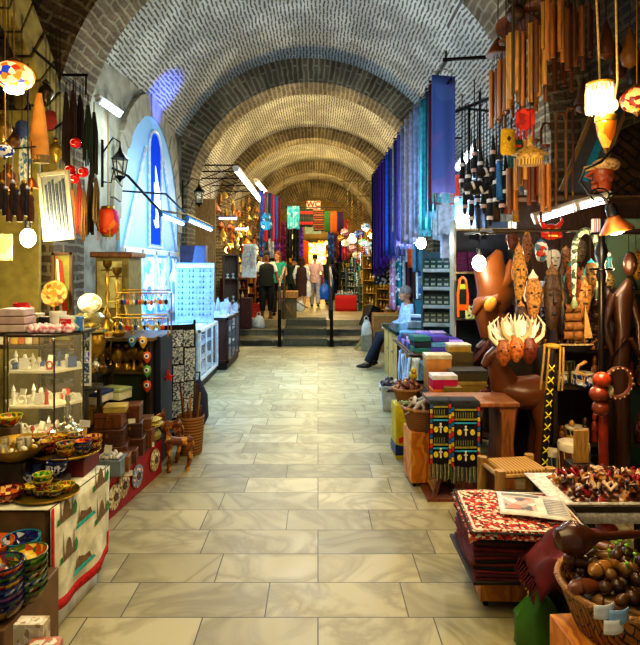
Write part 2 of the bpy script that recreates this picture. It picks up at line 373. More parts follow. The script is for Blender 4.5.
def person(name_label, loc, rz, H, J, skin, hair, clothes, cat='person', hairlen=.1, shoes='#1a1512', beard=False):
    """J: joints in metres for a 1.70 m figure, local frame, front = -y.  keys: hip, chest, neck, head, face(dir yaw), and L/R shoulder, elbow, wrist, hipj, knee, ankle, toe"""
    t = T('person', name_label, cat, loc, rz); k = H/1.70
    V_ = lambda p: Vector(p)
    b = MB()
    hip, ch, nk, hd = (V_(J[q]) for q in ('hip', 'chest', 'neck', 'head'))
    mid = (hip+ch)/2
    def el(p, rx, ry): return (p.x, p.y, p.z, rx, ry)
    b.loft([el(hip-V_((0, 0, .1)), .10, .085), el(hip, .165, .115), el(mid, .135, .10), el(ch, .165, .115), el(ch+V_((0, 0, .12)), .17, .10), el(nk-V_((0, 0, .03)), .07, .06)], 18)
    b.tube([nk-V_((0, 0, .05)), nk+V_((0, 0, .03)), hd-V_((0, 0, .05))], [.058, .05, .052], 12)
    rot = Euler((J.get('nod', 0), 0, J.get('yaw', 0)))
    hm = rot.to_matrix()
    def hp(x, y, z): return hd+hm @ V_((x, y, z))
    b.ell(hd+hm @ V_((0, .01, .02)), (.074, .092, .105), 0, 16, 12, rot=tuple(rot))
    b.ell(hp(0, -.028, -.055), (.052, .055, .055), 0, 12, 8, rot=tuple(rot))
    b.tube([hp(0, -.075, .02), hp(0, -.103, -.012), hp(0, -.08, -.022)], [.009, .014, .010], 6)
    for s in (-1, 1):
        b.ell(hp(s*.075, .01, -.005), (.010, .018, .03), 0, 8, 6, rot=tuple(rot)); b.ell(hp(s*.038, -.062, -.02), (.02, .02, .022), 0, 8, 6)
    b.ell(hp(0, -.078, .033), (.05, .014, .012), 0, 10, 6, rot=tuple(rot))
    b.ell(hp(0, -.083, -.05), (.022, .01, .007), 0, 8, 6, rot=tuple(rot))
    for s in 'LR':
        sh, eb, wr = (V_(J[q+s]) for q in ('sh', 'el', 'wr')); hj, kn, an, to = (V_(J[q+s]) for q in ('hj', 'kn', 'an', 'to'))
        b.tube([ch+V_((0, 0, .1)), sh, (sh+eb)/2, eb, (eb*2+wr)/3, wr], [.06, .056, .048, .038, .041, .026], 12)
        d = (wr-eb).normalized(); sd = V_(J.get('thumb'+s, (0, -1, 0))); sd = (sd-d*sd.dot(d)).normalized()
        fingers(b, wr, d, sd, J.get('curl', .6))
        b.tube([hip+(hj-hip)*.5, hj, (hj+kn)/2, kn, (kn*2+an)/3, an], [.09, .092, .078, .055, .058, .036], 14)
        b.tube([an+V_((0, 0, .01)), an-V_((0, 0, .04)), ], [.036, .034], 10); b.tube([an+(an-to)*.35-V_((0, 0, .05)), an-V_((0, 0, .055)), to], [.03, .04, .028], 10, flat=.7)
    b.v = [(x*k, y*k, z*k) for x, y, z in b.v]
    body = b.build('body', mat(skin, 'plain', .55, scale=6), t)
    q = body.modifiers.new('r', 'REMESH'); q.mode = 'VOXEL'; q.voxel_size = .0075; q.use_smooth_shade = True
    q = body.modifiers.new('s', 'SMOOTH'); q.iterations = 2; q.factor = .4
    # eyes
    e = MB()
    for s in (-1, 1): e.ell(hp(s*.031, -.077, .015)*k, (.013*k, .008*k, .008*k), 0, 8, 6, rot=tuple(rot))
    e.build('eyes', mat('#20140e', 'plain', .3), t)
    # hair
    if hair:
        h = MB(); h.ell(hp(0, .022, .056)*k, (.087*k, .099*k, .095*k), 0, 16, 10, rot=tuple(rot))
        if hairlen > .12:
            pts = [hp(0, .06, .03)*k, hp(0, .085, -.05)*k, hp(0, .09, -.05-hairlen)*k]; h.tube(pts, [.07*k, .075*k, .045*k], 12, flat=.6)
            for s in (-1, 1): h.tube([hp(s*.06, .02, .05)*k, hp(s*.078, .02, -.03)*k, hp(s*.07, .03, -.1-hairlen*.5)*k], [.03*k, .028*k, .012*k], 8)
        h.build('hair', mat(hair, 'cloth', .7, scale=40), t)
    for c in clothes: cloth(t, J, k, hip, ch, nk, c)
    if shoes:
        for s in 'LR':
            b = MB(); an, to = V_(J['an'+s]), V_(J['to'+s]); hl = an+(an-to)*.4; z = min(an.z, to.z)
            dz = V_((0, 0, .045)); b.tube([(hl-V_((0, 0, .052)))*k, (an-V_((0, 0, .045)))*k, (an*.4+to*.6-V_((0, 0, .02)))*k, (to+(to-an)*.18)*k], [.034*k, .05*k, .046*k, .024*k], 12, flat=.8)
            b.build('shoe', mat(shoes, 'plain', .4), t)
    return t
def cloth(t, J, k, hip, ch, nk, c):
    kind, col = c[0], c[1]; m_ = col if not isinstance(col, str) else mat(col, 'cloth', .85, scale=25)
    V_ = Vector; b = MB()
    def el(p, rx, ry): return (p.x*k, p.y*k, p.z*k, rx*k, ry*k)
    if kind in ('shirt', 'vest'):
        lo = c[3] if len(c) > 3 else 0.0; g = .012 if kind == 'shirt' else .024; up = V_((0, 0, 1))
        b.loft([el(hip-up*(.06+lo), .175+g, .13+g), el(hip+up*.02, .172+g, .125+g), el((hip+ch)/2, .148+g, .115+g), el(ch, .17+g, .122+g), el(ch+up*.1, .172+g, .108+g), el(ch+up*.155, .12+g, .085+g), el(nk-up*.035, .068+g*.6, .062+g*.6)], 22, cap=False)
        ln = c[2] if len(c) > 2 else 0
        for s in 'LR':
            sh, eb, wr = (V_(J[q+s]) for q in ('sh', 'el', 'wr'))
            if ln > 0:
                pts = [ch+up*.1+(sh-ch-up*.1)*.4, sh, sh+(eb-sh)*min(1, ln*1.9)*.5, sh+(eb-sh)*min(1, ln*1.9)]; rr = [.07, .07, .064, .058]
                if ln > .55: pts += [eb+(wr-eb)*(ln-.5)*1.9]; rr += [.046]
                b.tube([p*k for p in pts], [r*k for r in rr], 12, cap=False)
        b.build(kind, m_, t)
    elif kind in ('trousers', 'shorts', 'skirt'):
        ln = c[2] if len(c) > 2 else 1
        if kind == 'skirt':
            b.loft([el(hip+V_((0, 0, .05)), .155, .12), el(hip-V_((0, 0, .08)), .195, .145), el(hip-V_((0, 0, .08+ln*.5)), .22, .17)], 22, cap=False)
        else:
            b.loft([el(hip+V_((0, 0, .05)), .162, .125), el(hip-V_((0, 0, .05)), .185, .138), el(hip-V_((0, 0, .13)), .13, .11)], 20)
            for s in 'LR':
                hj, kn, an = (V_(J[q+s]) for q in ('hj', 'kn', 'an'))
                pts = [hip+(hj-hip)*.5, hj, (hj+kn)/2, kn]; rr = [.1, .104, .094, .078]
                if ln > .5: pts += [kn+(an-kn)*(ln-.5)*1.0, kn+(an-kn)*(ln-.5)*1.95]; rr += [.076, .068]
                b.tube([p*k for p in pts], [r*k for r in rr], 14, cap=False)
        b.build(kind, m_, t)
def stand(dx=0, stride=0.0, armL=None, armR=None, **kw):
    J = dict(hip=(0, 0, .93), chest=(0, .0, 1.22), neck=(0, .01, 1.43), head=(0, -.01, 1.57),
        shL=(.175, .01, 1.38), elL=(.215, .03, 1.10), wrL=(.225, -.04, .86), shR=(-.175, .01, 1.38), elR=(-.215, .03, 1.10), wrR=(-.225, -.04, .86),
        hjL=(.09, 0, .88), knL=(.10, -.02-stride*.5, .49), anL=(.10, -stride*.8+.02, .085), toL=(.115, -.13-stride*.8, .035),
        hjR=(-.09, 0, .88), knR=(-.10, -.02+stride*.3, .49), anR=(-.10, stride+.02, .085+stride*.12), toR=(-.115, -.13+stride, .035))
    J.update(kw); return J
# man in the dark vest, standing at the top of the steps
person('man in a dark vest and white shirt standing at the top of the steps', (XW(266.5, 13.3), 13.3, .40), R(8), 1.60,
    stand(nod=.3, yaw=.1, elL=(.25, .02, 1.12), wrL=(.30, -.03, .88), elR=(-.25, .02, 1.12), wrR=(-.29, -.05, .88)), '#7a4a2c', '#120d0a',
    [('shirt', '#d8d8c8', .4), ('vest', '#0b1412', 0, .04), ('trousers', '#0a0c10', .86)], shoes='#7a4a30')
person('young woman with light brown hair in a teal top beside the man in the vest', (XW(277.5, 14.1), 14.1, .40), R(-15), 1.62,
    stand(yaw=-.2, elL=(.24, -.02, 1.1), wrL=(.16, -.22, .98), elR=(-.24, -.02, 1.1), wrR=(-.1, -.25, .98)), '#c08a60', '#6e3d18',
    [('vest', '#1c8a7a', .2), ('trousers', '#1d2328', 1)], hairlen=.22)
person('person with short dark hair in a pale pink shirt walking away, blue bag in hand', (XW(315, 17.3), 17.3, .40), R(180), 1.62,
    stand(stride=.16, elL=(.24, .06, 1.1), wrL=(.30, -.02, .87), elR=(-.24, .04, 1.1), wrR=(-.28, -.08, .88)), '#b98863', '#22160f',
    [('shirt', '#d3aeb0', .42, .08), ('trousers', '#a8aab8', 1)])
person('woman with long brown hair in a white blouse and brown dress walking away', (XW(302, 17.0), 17.0, .40), R(172), 1.52,
    stand(stride=.12, elL=(.26, .06, 1.12), wrL=(.25, -.04, .88)), '#c49a78', '#2d180e',
    [('shirt', '#d9dde6', .8), ('vest', '#3b2120', 0, .0), ('skirt', '#3b2120', .9)], hairlen=.25, shoes='#c8b8a8')
person('woman with black hair in a black jacket and blue jeans beyond the blue bag', (XW(329, 18.2), 18.2, .40), R(160), 1.58,
    stand(stride=.1, elR=(-.26, -.05, 1.12), wrR=(-.2, -.2, 1.0)), '#b88f70', '#0c0a0c',
    [('shirt', '#10131c', .95, .02), ('trousers', '#27509a', 1)], hairlen=.2)
person('person in a dark green coat bending over goods beside the walking women', (XW(292, 18.0), 18.0, .40), R(140), 1.56,
    stand(chest=(0, -.03, 1.2), neck=(0, -.06, 1.40), head=(0, -.11, 1.53), nod=.3), '#9c7254', '#15110f',
    [('shirt', '#1b3436', .95, .12), ('trousers', '#17252a', 1)])
person('man in a black jacket standing far off behind the woman in blue jeans', (XW(336, 21), 21, .40), R(195), 1.72,
    stand(), '#a87c5c', '#17120f', [('shirt', '#0e1016', .95), ('trousers', '#20232a', 1)])
# seated trader behind the green-topped counter: sits facing the aisle (left), legs stretched out
J = dict(hip=(0, .0, .52), chest=(0, .05, .83), neck=(0, .02, 1.03), head=(0, -.02, 1.17), yaw=-.35, nod=.1,
    shL=(.175, .04, .98), elL=(.21, -.02, .72), wrL=(.12, -.24, .66), shR=(-.175, .04, .98), elR=(-.21, -.02, .72), wrR=(-.10, -.24, .66),
    hjL=(.09, -.02, .50), knL=(.11, -.44, .50), anL=(.11, -.66, .10), toL=(.12, -.81, .06),
    hjR=(-.09, -.02, .50), knR=(-.11, -.43, .50), anR=(-.13, -.50, .10), toR=(-.14, -.65, .05))
person('grey-haired man in a light blue shirt seated by the green-topped counter, legs out', (1.42, 9.05, .0), R(-82), 1.70, J, '#b07a58', '#6b6460',
    [('shirt', '#9db9dd', .9), ('trousers', '#0d1020', 1)], shoes='#0a0a0c')
t = T('stool', 'low dark wooden stool under the seated man in blue', 'stool', (1.42, 9.1, 0))
b = MB(); b.box((0, 0, .385), (.34, .34, .03)); b.build('seat', mat('#3a2414', 'wood'), t, bevel=.006)
for sx in (-1, 1):
    for sy in (-1, 1): b = MB(); b.box((sx*.14, sy*.14, .19), (.035, .035, .37)); b.build('leg', mat('#3a2414', 'wood'), t)
# bags they carry
def carrier(label, loc, col, w, h, cat='bag'):
    t = T('carrier_bag', label, cat, loc); b = MB()
    b.loft([(0, 0, 0, w*.42, w*.2), (0, 0, h*.12, w*.5, w*.28), (0, 0, h*.6, w*.46, w*.25), (0.01, 0, h*.85, w*.3, w*.13), (0, 0, h, w*.12, w*.05)], 16)
    b.v = [(x+jit(.012), y+jit(.012), z) for x, y, z in b.v]; b.build('sack', mat(col, 'plain', .3, scale=10), t)
    b = MB(); b.tube([(-.04, 0, h*.9), (-.035, 0, h*1.15), (0, 0, h*1.24), (.035, 0, h*1.15), (.04, 0, h*.9)], .008, 6); b.build('handle', mat(col, 'plain', .3), t)
carrier('big bright blue plastic bag in the hand of the person in pink', (XW(324.5, 17.3), 17.25, .63), '#1560d8', .36, .50)
carrier('white paper bag carried between the brown dress and the pink shirt', (XW(308, 17.1), 16.95, .72), '#dfe6f2', .22, .5)
carrier('pale crumpled plastic bag standing on the floor by the wooden box stand', (XW(300, 15.6), 15.6, .40), '#c8d4dc', .26, .3)
carrier('white plastic bag lying on the steps below the man in the vest', (XW(259, 12.6), 12.5, .267), '#cfd3c4', .28, .28)
# ================================================================ far end, beyond the steps
Z0 = .40
def slab(name, label, cat, c, d, col, kind='wood', group=None, bevel=.006, **k):
    b = MB(); b.box((0, 0, d[2]/2), d); o = b.build(name, mat(col, kind, **k) if isinstance(col, str) else col, bevel=bevel)
    return tag(o, label, cat, group, loc=c)
# two hand rails on the steps
for px, lab in ((279.5, 'left dark post rail of the steps, beside the wooden box stand'), (331.5, 'right dark post rail of the steps, beside the blue bag')):
    t = T('handrail', lab, 'handrail', (XW(px, 11.42), 11.42, 0))
    b = MB(); b.tube([(0, 0, 0), (0, 0, .75)], .035, 10); b.lathe([(.06, 0), (.06, .012), (.035, .02)], 12); b.build('lower_post', mat('#15120f', 'metal', .4, .6), t)
    b = MB(); b.tube([(0, 0, .75), (0, 0, 1.22), (0, .1, 1.3), (0, 1.5, 1.62), (0, 1.6, 1.56), (0, 1.6, .42)], .03, 10); b.build('rail', mat('#6c5a42' if px < 300 else '#4a4640', 'metal', .4, .5), t)
# WC sign
t = T('sign', 'white WC sign with red letters and arrow hanging under the far arch', 'sign', (XW(313.5, 18.5), 18.5, ZW(209.5, 18.5)))
b = MB(); b.box((0, 0, .12), (.46, .02, .32)); b.build('panel', mat('#b4b0a4', 'plain', .8), t)
textmesh('WC', .26, mat('#a00c0c', 'plain', .8), t, (0, -.014, .165), (R(90), 0, 0))
b = MB(); b.prism([(-.14, .02), (.1, .02), (.1, .0), (.15, .03), (.1, .06), (.1, .04), (-.14, .04)], .004, (0, -.013, -.01)); b.build('arrow', mat('#c01616'), t, smooth=False)
b = MB(); [b.tube([(s*.15, 0, .22), (s*.15, 0, 1.1)], .006, 5) for s in (-1, 1)]; b.build('chain', mat('#3a352c', 'metal'), t)
# rail with textiles
b = MB(); b.tube([(XW(283, 17), 17, ZW(207, 17)), (XW(345, 17), 17, ZW(208, 17))], .014, 6)
for q in (284, 344): b.tube([(XW(q, 17), 17, ZW(207.5, 17)), (XW(q, 17), 17, 4.6)], .008, 5)
tag(b.build('hanging_rail', mat('#2a2620', 'metal')), 'thin dark rail carrying the hung cloths across the far passage', 'rail')
def drape(name, label, cat, x0, x1, y, z0, z1, m_, group=None, amp=.02, fr=5, parent=None, dy=0, n=26):
    w = x1-x0; h = z1-z0
    b = MB(); ph = random.random()*6
    b.sheet(lambda u, v: (-w/2+w*u, amp*math.sin(u*fr*2*PI+ph)*(.35+.65*(1-v))+dy*(1-v), h*v+.008*math.sin(u*9+ph)*(1-v)), n, 10)
    o = b.build(name, m_, solid=.004)
    return tag(o, label, cat, group, loc=((x0+x1)/2, y, z0))
for a, bq, y0, y1, mt, lab in ((287, 299.5, 206, 229, mosaic(['#2f9ec0', '#57b8cf', '#8fd3de', '#2b86ad'], 9, .9, stretch=(1, 1, 1), metric='CHEBYCHEV'), 'turquoise checked cloth, leftmost of the far hanging textiles'),
    (299.8, 313, 209, 227, stripes(['#151212', '#b01c1c', '#1a2a22', '#303030'], 3.2, 2), 'black, red and grey woven bag hanging left of the WC sign'),
    (313.5, 324, 210, 231, stripes(['#2a1512', '#8a5a24', '#301414', '#7a2a1a'], 7, 2), 'dark brown striped kilim hanging just right of the WC sign'),
    (324.4, 330, 211, 232, mat('#2c6b34', 'cloth'), 'green cloth hanging in the far row of textiles'),
    (330.2, 337, 211, 233, mat('#a85a1c', 'cloth'), 'rust orange cloth hanging in the far row of textiles'),
    (337.2, 343, 212, 231, mat('#2e1650', 'cloth'), 'dark violet cloth, rightmost of the far hanging textiles')):
    drape('hanging_textile', lab, 'textile', XW(a, 17), XW(bq, 17), 16.98, ZW(y1, 17), ZW(y0, 17), mt, amp=.015)
slab('notice_board', 'pale green notice board over the passage below the WC sign', 'sign', (XW(313, 18.6), 18.6, ZW(234, 18.6)), (.55, .03, .27), '#b9c79a', 'plain')
# far back shopfront
b = MB(); b.box((0, 0, 1.25), (3.2, .1, 2.5)); tag(b.build('shop_backdrop', mosaic(['#3a1a0c', '#8a4a14', '#c8942a', '#5a2010', '#1a120c', '#e0b850', '#7a1a12', '#284a3a'], 5.5, .8, stretch=(1.6, 1, .8))), 'crowded warm-coloured goods wall at the far end of the passage', 'goods wall', loc=(0, 26.3, Z0))
b = MB(); b.box((0, 0, .5), (.85, .05, 1.0)); tag(b.build('light_box', mosaic(['#ffd860', '#fff0a0', '#e8a020', '#ffe890'], 9, .5, 2.4)), 'bright yellow lit shop window at the end of the passage', 'window', loc=(XW(316, 25.9), 25.9, 1.75))
b = MB(); b.box((0, 0, .15), (1.1, .05, .3)); tag(b.build('light_box', mat('#ffdf7a', 'emit', scale=3)), 'long pale lit sign strip below the yellow shop window', 'lamp', loc=(XW(316, 25.8), 25.8, 1.3))
b = MB(); b.box((0, 0, .5), (.35, .05, 1.05)); tag(b.build('hanging_cloth', mat('#b8481a', 'cloth')), 'orange-red cloth panel hanging left of the yellow shop window', 'textile', loc=(XW(305, 25.6), 25.6, 1.8))
# stall clutter on both sides: racks with goods
def rack(label, loc, w, d, h, n, col, fills, rz=0, back=None, cat='shelf'):
    """open shelf unit; returns shelf heights"""
    t = T('shelf_unit', label, cat, loc, rz); m_ = mat(col, 'wood') if isinstance(col, str) else col
    b = MB(); b.box((0, d/2-.01, h/2), (w, .02, h)); b.build('back_panel', back or m_, t)
    for s in (-1, 1): b = MB(); b.box((s*(w/2-.012), 0, h/2), (.024, d, h)); b.build('side_panel', m_, t)
    zs = []
    for i in range(n+1):
        z = i*(h-.02)/n+.01; b = MB(); b.box((0, -.002, z), (w-.05, d-.02, .02)); b.build('shelf', m_, t); zs.append(z+.01)
    return zs
def scatter(kind, label, cat, group, loc, w, zs, hh, mats, step, rz=0, yo=0.0):
    """rows of small goods, each a thing of its own"""
    out = []
    for z in zs:
        x = -w/2+step*.6
        while x < w/2-step*.4:
            b = MB(); hgt = hh*random.uniform(.6, 1); r_ = step*random.uniform(.3, .42)
            if kind == 'vase': b.lathe([(r_*.5, 0), (r_*.95, hgt*.25), (r_, hgt*.45), (r_*.4, hgt*.75), (r_*.55, hgt)], 10)
            elif kind == 'box': b.box((0, 0, hgt/2), (r_*2, r_*1.6, hgt))
            elif kind == 'stand': b.lathe([(r_, 0), (r_*.9, .015), (r_*.3, .03), (r_*.25, hgt*.6), (r_*.8, hgt*.7), (r_*.7, hgt*.9), (r_*.1, hgt)], 8)
            elif kind == 'plate': b.lathe([(r_*.3, 0), (r_, .02), (r_*1.05, .03)], 14, (0, 0, r_), r=(R(80), 0, 0))
            p = Vector(loc)+Matrix.Rotation(rz, 3, 'Z') @ Vector((x, yo, 0)); o = b.build(kind if kind != 'stand' else 'jewelry_stand', random.choice(mats))
            tag(o, label, cat, group, loc=(p.x, p.y, loc[2]+z), rz=rz); out.append(o); x += step*random.uniform(.9, 1.15)
    return out
BR = [mat('#c8962e', 'metal', .3, .7), mat('#8a6020', 'metal', .4, .6), mat('#e0c060', 'metal', .3, .7)]
JW = [mosaic(['#3aa0a8', '#c8d4d0', '#2a4a60', '#d8b040', '#a83a3a', '#e8e8e0'], 38, .4), mosaic(['#5a8a6a', '#d0d0c0', '#b06040', '#304048'], 42, .4), mosaic(['#e0e0d8', '#8ab0c0', '#405060', '#c05060'], 40, .4)]
# right side, jewellery racks
for px, Y, w, h, nm in ((349, 17.2, .75, 1.25, 'grey-green jewellery rack full of trinkets, far right beyond the red table'), (362, 15.6, .7, 1.35, 'jewellery rack full of trinkets nearer the purple scarves'), (342, 20.5, .8, 1.6, 'farthest jewellery rack on the right of the passage')):
    lc = (XW(px, Y)+.25, Y, Z0); zs = rack(nm, lc, w, .3, h, 6, '#5c6a5a', None, R(-52))
    scatter('stand', 'small coloured trinket stand on the %s' % ('rack beyond the red table' if px == 349 else 'rack nearer the purple scarves' if px == 362 else 'farthest right rack'), 'trinket', 'trinkets on rack at column %s' % {349: 'of the red table', 362: 'of the purple scarves', 342: 'of the far right'}[px], lc, w, zs[:-1], .17, JW, .12, R(-52), -.05)
# red-covered table with a tray of small goods
Y = 15.6; t = T('table', 'low table under a bright red cloth by the jewellery racks', 'table', (XW(346, Y), Y+.2, Z0))
b = MB(); b.sheet(lambda u, v: ((.29+.012*math.sin(u*60)*(1-v))*(-1 if u < 0 else 1)*math.cos(u*2*PI), (.3+.012*math.sin(u*70)*(1-v))*math.sin(u*2*PI), .44*v), 60, 4); b.v = [(max(-.29, min(.29, x*1.35)), max(-.28, min(.28, y*1.35)), z) for x, y, z in b.v]
b.build('cloth', mat('#c01a14', 'cloth'), t, solid=.005); b = MB(); b.box((0, 0, .45), (.58, .56, .02)); b.build('tabletop', mat('#5a4a38', 'wood'), t)
scatter('box', 'tiny packet set out on the red-covered table', 'packet', 'packets on the red table', (XW(346, Y), Y+.1, Z0+.46), .5, [0], .08, JW, .09)
scatter('box', 'tiny packet set out on the red-covered table', 'packet', 'packets on the red table', (XW(346, Y), Y+.28, Z0+.46), .5, [0], .1, JW, .09)
# mosaic lanterns hanging on the right
def lantern(label, p, r, cols, ztop, group=None, e=.25, sq=.8):
    t = T('mosaic_lantern', label, 'lantern', p, group=group)
    b = MB(); b.ell((0, 0, 0), (r, r, r*sq), 0, 16, 10); b.build('globe', mosaic(cols, 3.2/r, .25, e), t)
    b = MB(); b.lathe([(r*.42, r*sq*.88), (r*.3, r*sq*1.15), (r*.06, r*sq*1.3)], 12); b.lathe([(r*.05, -r*sq*1.3), (r*.2, -r*sq*1.05), (r*.3, -r*sq*.92)], 12); b.build('brass_cap', BR[1], t)
    b = MB(); b.tube([(0, 0, r*sq*1.2), (0, 0, ztop-p[2])], .004, 5); b.build('chain', BR[1], t)
    return t
LC = [('pale blue', ['#7ab8d8', '#2a6aa8', '#d0e8f0']), ('white', ['#e8e4d8', '#c8b890', '#fff4d8']), ('rose', ['#d8a0a0', '#f0d0c8', '#b05858']), ('green', ['#5aa888', '#a8d8c0', '#2a6a58']), ('blue', ['#2a5ac0', '#6a9ae0', '#183880']), ('amber', ['#d8a030', '#f0d070', '#9a6010'])]
LP = [(345, 232, 16.6, 2), (352, 240, 15.4, 1), (359, 234, 16.0, 4), (366, 227, 14.6, 0), (372, 233, 13.8, 5), (346, 243, 17.6, 1), (353, 248, 16.4, 2), (363, 243, 15.2, 3), (370, 246, 14.2, 0), (341, 238, 18.5, 5), (357, 255, 16.8, 1)]
for i, (px, py, Y, ci) in enumerate(LP):
    lantern('%s mosaic lantern, %s from the left in the far right cluster' % (LC[ci][0], ['second', 'fourth', 'seventh', 'ninth', 'last', 'third', 'fifth', 'eighth', 'tenth', 'first', 'sixth'][i]), tuple(P(px, py, Y)), .13+.01*(i % 3), LC[ci][1], 3.75, 'mosaic lanterns hanging on the far right')
b = MB()
for px, Y in ((350, 15), (362, 15), (374, 13.8)): b.tube([(XW(px, Y), Y-1.2, 3.77), (XW(px, Y), Y+3, 3.77)], .012, 5)
for px in (348, 358, 370, 376): b.tube([(XW(px, 14), 14, 3.75), (XW(px, 14), 14, 3.2)], .012, 5)
b.tube([(XW(340, 14), 14, 3.77), (2.4, 14, 3.77)], .015, 5); b.tube([(XW(344, 14), 14, 3.4), (2.4, 14, 3.4)], .012, 5)
tag(b.build('lantern_frame', mat('#5a5028', 'metal', .5, .4)), 'olive iron pole frame over the far right lanterns', 'frame')
# brass goods tower and patterned panel, upper right
for px, Y, w, h in ((369, 13.4, .5, 1.5), (382, 12.9, .45, 1.2)):
    lc = (XW(px, Y)+.12, Y, Z0 if px == 369 else .4); zs = rack('golden brassware shelf beside the %s' % ('lantern poles' if px == 369 else 'purple scarves'), lc, w, .3, h, 5, '#a07a28', None, R(-52))
    scatter('vase', 'small golden brass pot on the shelf beside the %s' % ('lantern poles' if px == 369 else 'purple scarves'), 'pot', 'brass pots beside the %s' % ('lantern poles' if px == 369 else 'purple scarves'), lc, w, zs[:-1], .2, BR, .1, R(-52), -.04)
b = MB(); b.box((0, 0, .26), (.42, .03, .5)); tag(b.build('studded_board', mosaic(['#101010', '#c8c0a8', '#14120f', '#1a1814'], 22, .6)), 'black panel dotted with white studs beside the brass shelf', 'panel', loc=tuple(P(384, 285, 11.8)))
# black loudspeaker leaning at the top of the steps, red crate and stand boxes
t = T('loudspeaker', 'black loudspeaker box tilted at the right end of the steps', 'loudspeaker', (XW(365.5, 12.4), 12.45, .267), R(20), ry=R(24))
b = MB(); b.box((0, 0, .27), (.24, .3, .5)); b.build('cabinet', mat('#17171b', 'plain', .5), t, bevel=.01)
b = MB(); b.lathe([(.09, 0), (.1, .01), (.03, .02)], 18, (0, -.155, .18), r=(R(90), 0, 0)); b.lathe([(.05, 0), (.055, .01), (.02, .016)], 16, (0, -.155, .4), r=(R(90), 0, 0)); b.build('speaker_cone', mat('#2c2c32', 'plain', .4), t)
t = T('box_stand', 'plain wooden box stand with a sloping brace behind the left rail', 'stand', (XW(288, 13.2), 13.2, Z0))
b = MB(); b.box((0, 0, .58), (.48, .36, .16)); b.build('tray', mat('#a87830', 'wood'), t, bevel=.005)
b = MB(); b.box((0, .02, .25), (.4, .3, .5)); b.build('cabinet', mat('#6a5a28', 'wood'), t); b = MB(); b.box((-.02, -.16, .3), (.03, .02, .42), r=(0, R(-35), 0)); b.box((.3, -.1, .36), (.03, .02, .4), r=(0, R(-60), 0)); b.build('brace', mat('#8a6a34', 'wood'), t)
t = T('crate', 'bright red plastic crate on the floor beside the man in the vest', 'crate', (XW(253, 13.75), 13.75, Z0))
b = MB(); b.box((0, 0, .02), (.34, .3, .03)); [b.box((s*.17, 0, .17), (.015, .3, .3)) for s in (-1, 1)]; [b.box((0, s*.15, .17), (.34, .015, .3)) for s in (-1, 1)]; b.build('basket', mat('#e03a10', 'plain', .4), t)
b = MB(); [b.box((0, -.16, z), (.36, .02, .02)) for z in (.1, .18, .26, .32)]; b.build('rib', mat('#b82808', 'plain', .4), t)
# left side: shelves of the shops past the arch
t = T('cabinet', 'dark red-brown upright box standing on the steps at the left', 'cabinet', (XW(244.5, 12.1), 12.35, .267))
b = MB(); b.box((0, 0, .34), (.24, .3, .68)); b.build('body', mat('#3a1512', 'wood'), t, bevel=.008); b = MB(); b.box((0, -.155, .34), (.18, .012, .58)); b.build('door', mat('#4c1d18', 'wood'), t); b = MB(); b.ell((.07, -.166, .36), (.01, .01, .01)); b.build('knob', BR[0], t)
lc = (XW(229, 10.9), 11.1, 0); zs = rack('tall brown wooden shelf unit behind the jewellery hands', lc, .30, .3, 1.86, 4, '#5a3e22', None, R(12))
scatter('stand', 'white shell-like ornament in the tall brown shelf unit', 'ornament', 'white ornaments in the brown shelf', lc, .26, zs[1:4], .14, [mat('#e8e4d8', 'plain', .4)], .11, R(12), -.05)
for k, (px, Y, h) in enumerate(((247, 13.1, .95), (255, 14.2, 1.1), (262, 16.4, 1.3), (272, 18.2, 1.4), (281, 20.5, 1.6))):
    nm = ['nearest', 'second', 'third', 'fourth', 'farthest'][k]
    lc = (XW(px, Y)-.3, Y, Z0); zs = rack('%s brown wooden shelf along the left of the raised passage' % nm, lc, .6, .3, h, 4, '#6a3e1c', None, R(48))
    scatter(['vase', 'box', 'stand', 'box', 'vase'][k], 'small amber or brown ware on the %s left shelf' % nm, 'ware', 'wares on the %s left shelf' % nm, lc, .6, zs[:-1]+[h-.0], .2, [mat('#8a4a18', 'wood'), BR[0], mat('#d8c890', 'plain'), mat('#5a2812', 'wood')], .11, R(48), -.04)
# overhead ornaments on the left: hanging gilt ware
HUNG = []
for i in range(90):
    px = 205+random.random()*52; Y = 10.6+(px-205)/52*5.0+jit(.4); py = 196+random.random()*52
    if px < 222 and py > 225: continue
    p = P(px, py, Y)
    if any((p-q_).length < .26 for q_ in HUNG): continue
    HUNG.append(p); t = T('hanging_ornament', 'small golden ornament hanging among the lamps on the left past the arch', 'ornament', tuple(p), random.random()*3, 'golden hanging ornaments left past the arch')
    k = random.choice([0, 1, 2]); s = random.uniform(.8, 1.3); b = MB()
    if k == 0: b.lathe([(.01, .12), (.03, .09), (.075, .02), (.085, 0), (.06, -.02), (.015, -.05)], 12)
    elif k == 1: b.lathe([(.005, .1), (.035, .06), (.05, 0), (.035, -.07), (.012, -.12)], 8)
    else: [b.tube([(.05*math.cos(a), .05*math.sin(a), 0), (.04*math.cos(a), .04*math.sin(a), -.1)], .008, 4) for a in (0, 1.2, 2.4, 3.6, 4.8)]; b.lathe([(.06, 0), (.05, .02), (.01, .05)], 10)
    b.v = [(x*s, y*s, z*s) for x, y, z in b.v]
    b.build('ornament_body', random.choice(BR+[mat('#b86a20', 'metal', .4, .4), mat('#6a3c18', 'wood')]), t); b = MB(); b.tube([(0, 0, .05), (0, 0, min(.5, 3.62-p.z))], .004, 4); b.build('cord', BR[1], t)
b = MB()
for Y in (10.9, 11.6, 12.5, 13.6, 14.6): b.tube([(-2.6, Y, 3.6), (-1.55, Y, 3.6)], .016, 6); b.tube([(-2.6, Y, 3.2), (-1.6, Y, 3.58)], .010, 5)
b.tube([(-1.6, 10.8, 3.6), (-1.6, 15, 3.6)], .012, 5); b.tube([(-2.0, 10.8, 3.6), (-2.0, 15, 3.6)], .012, 5)
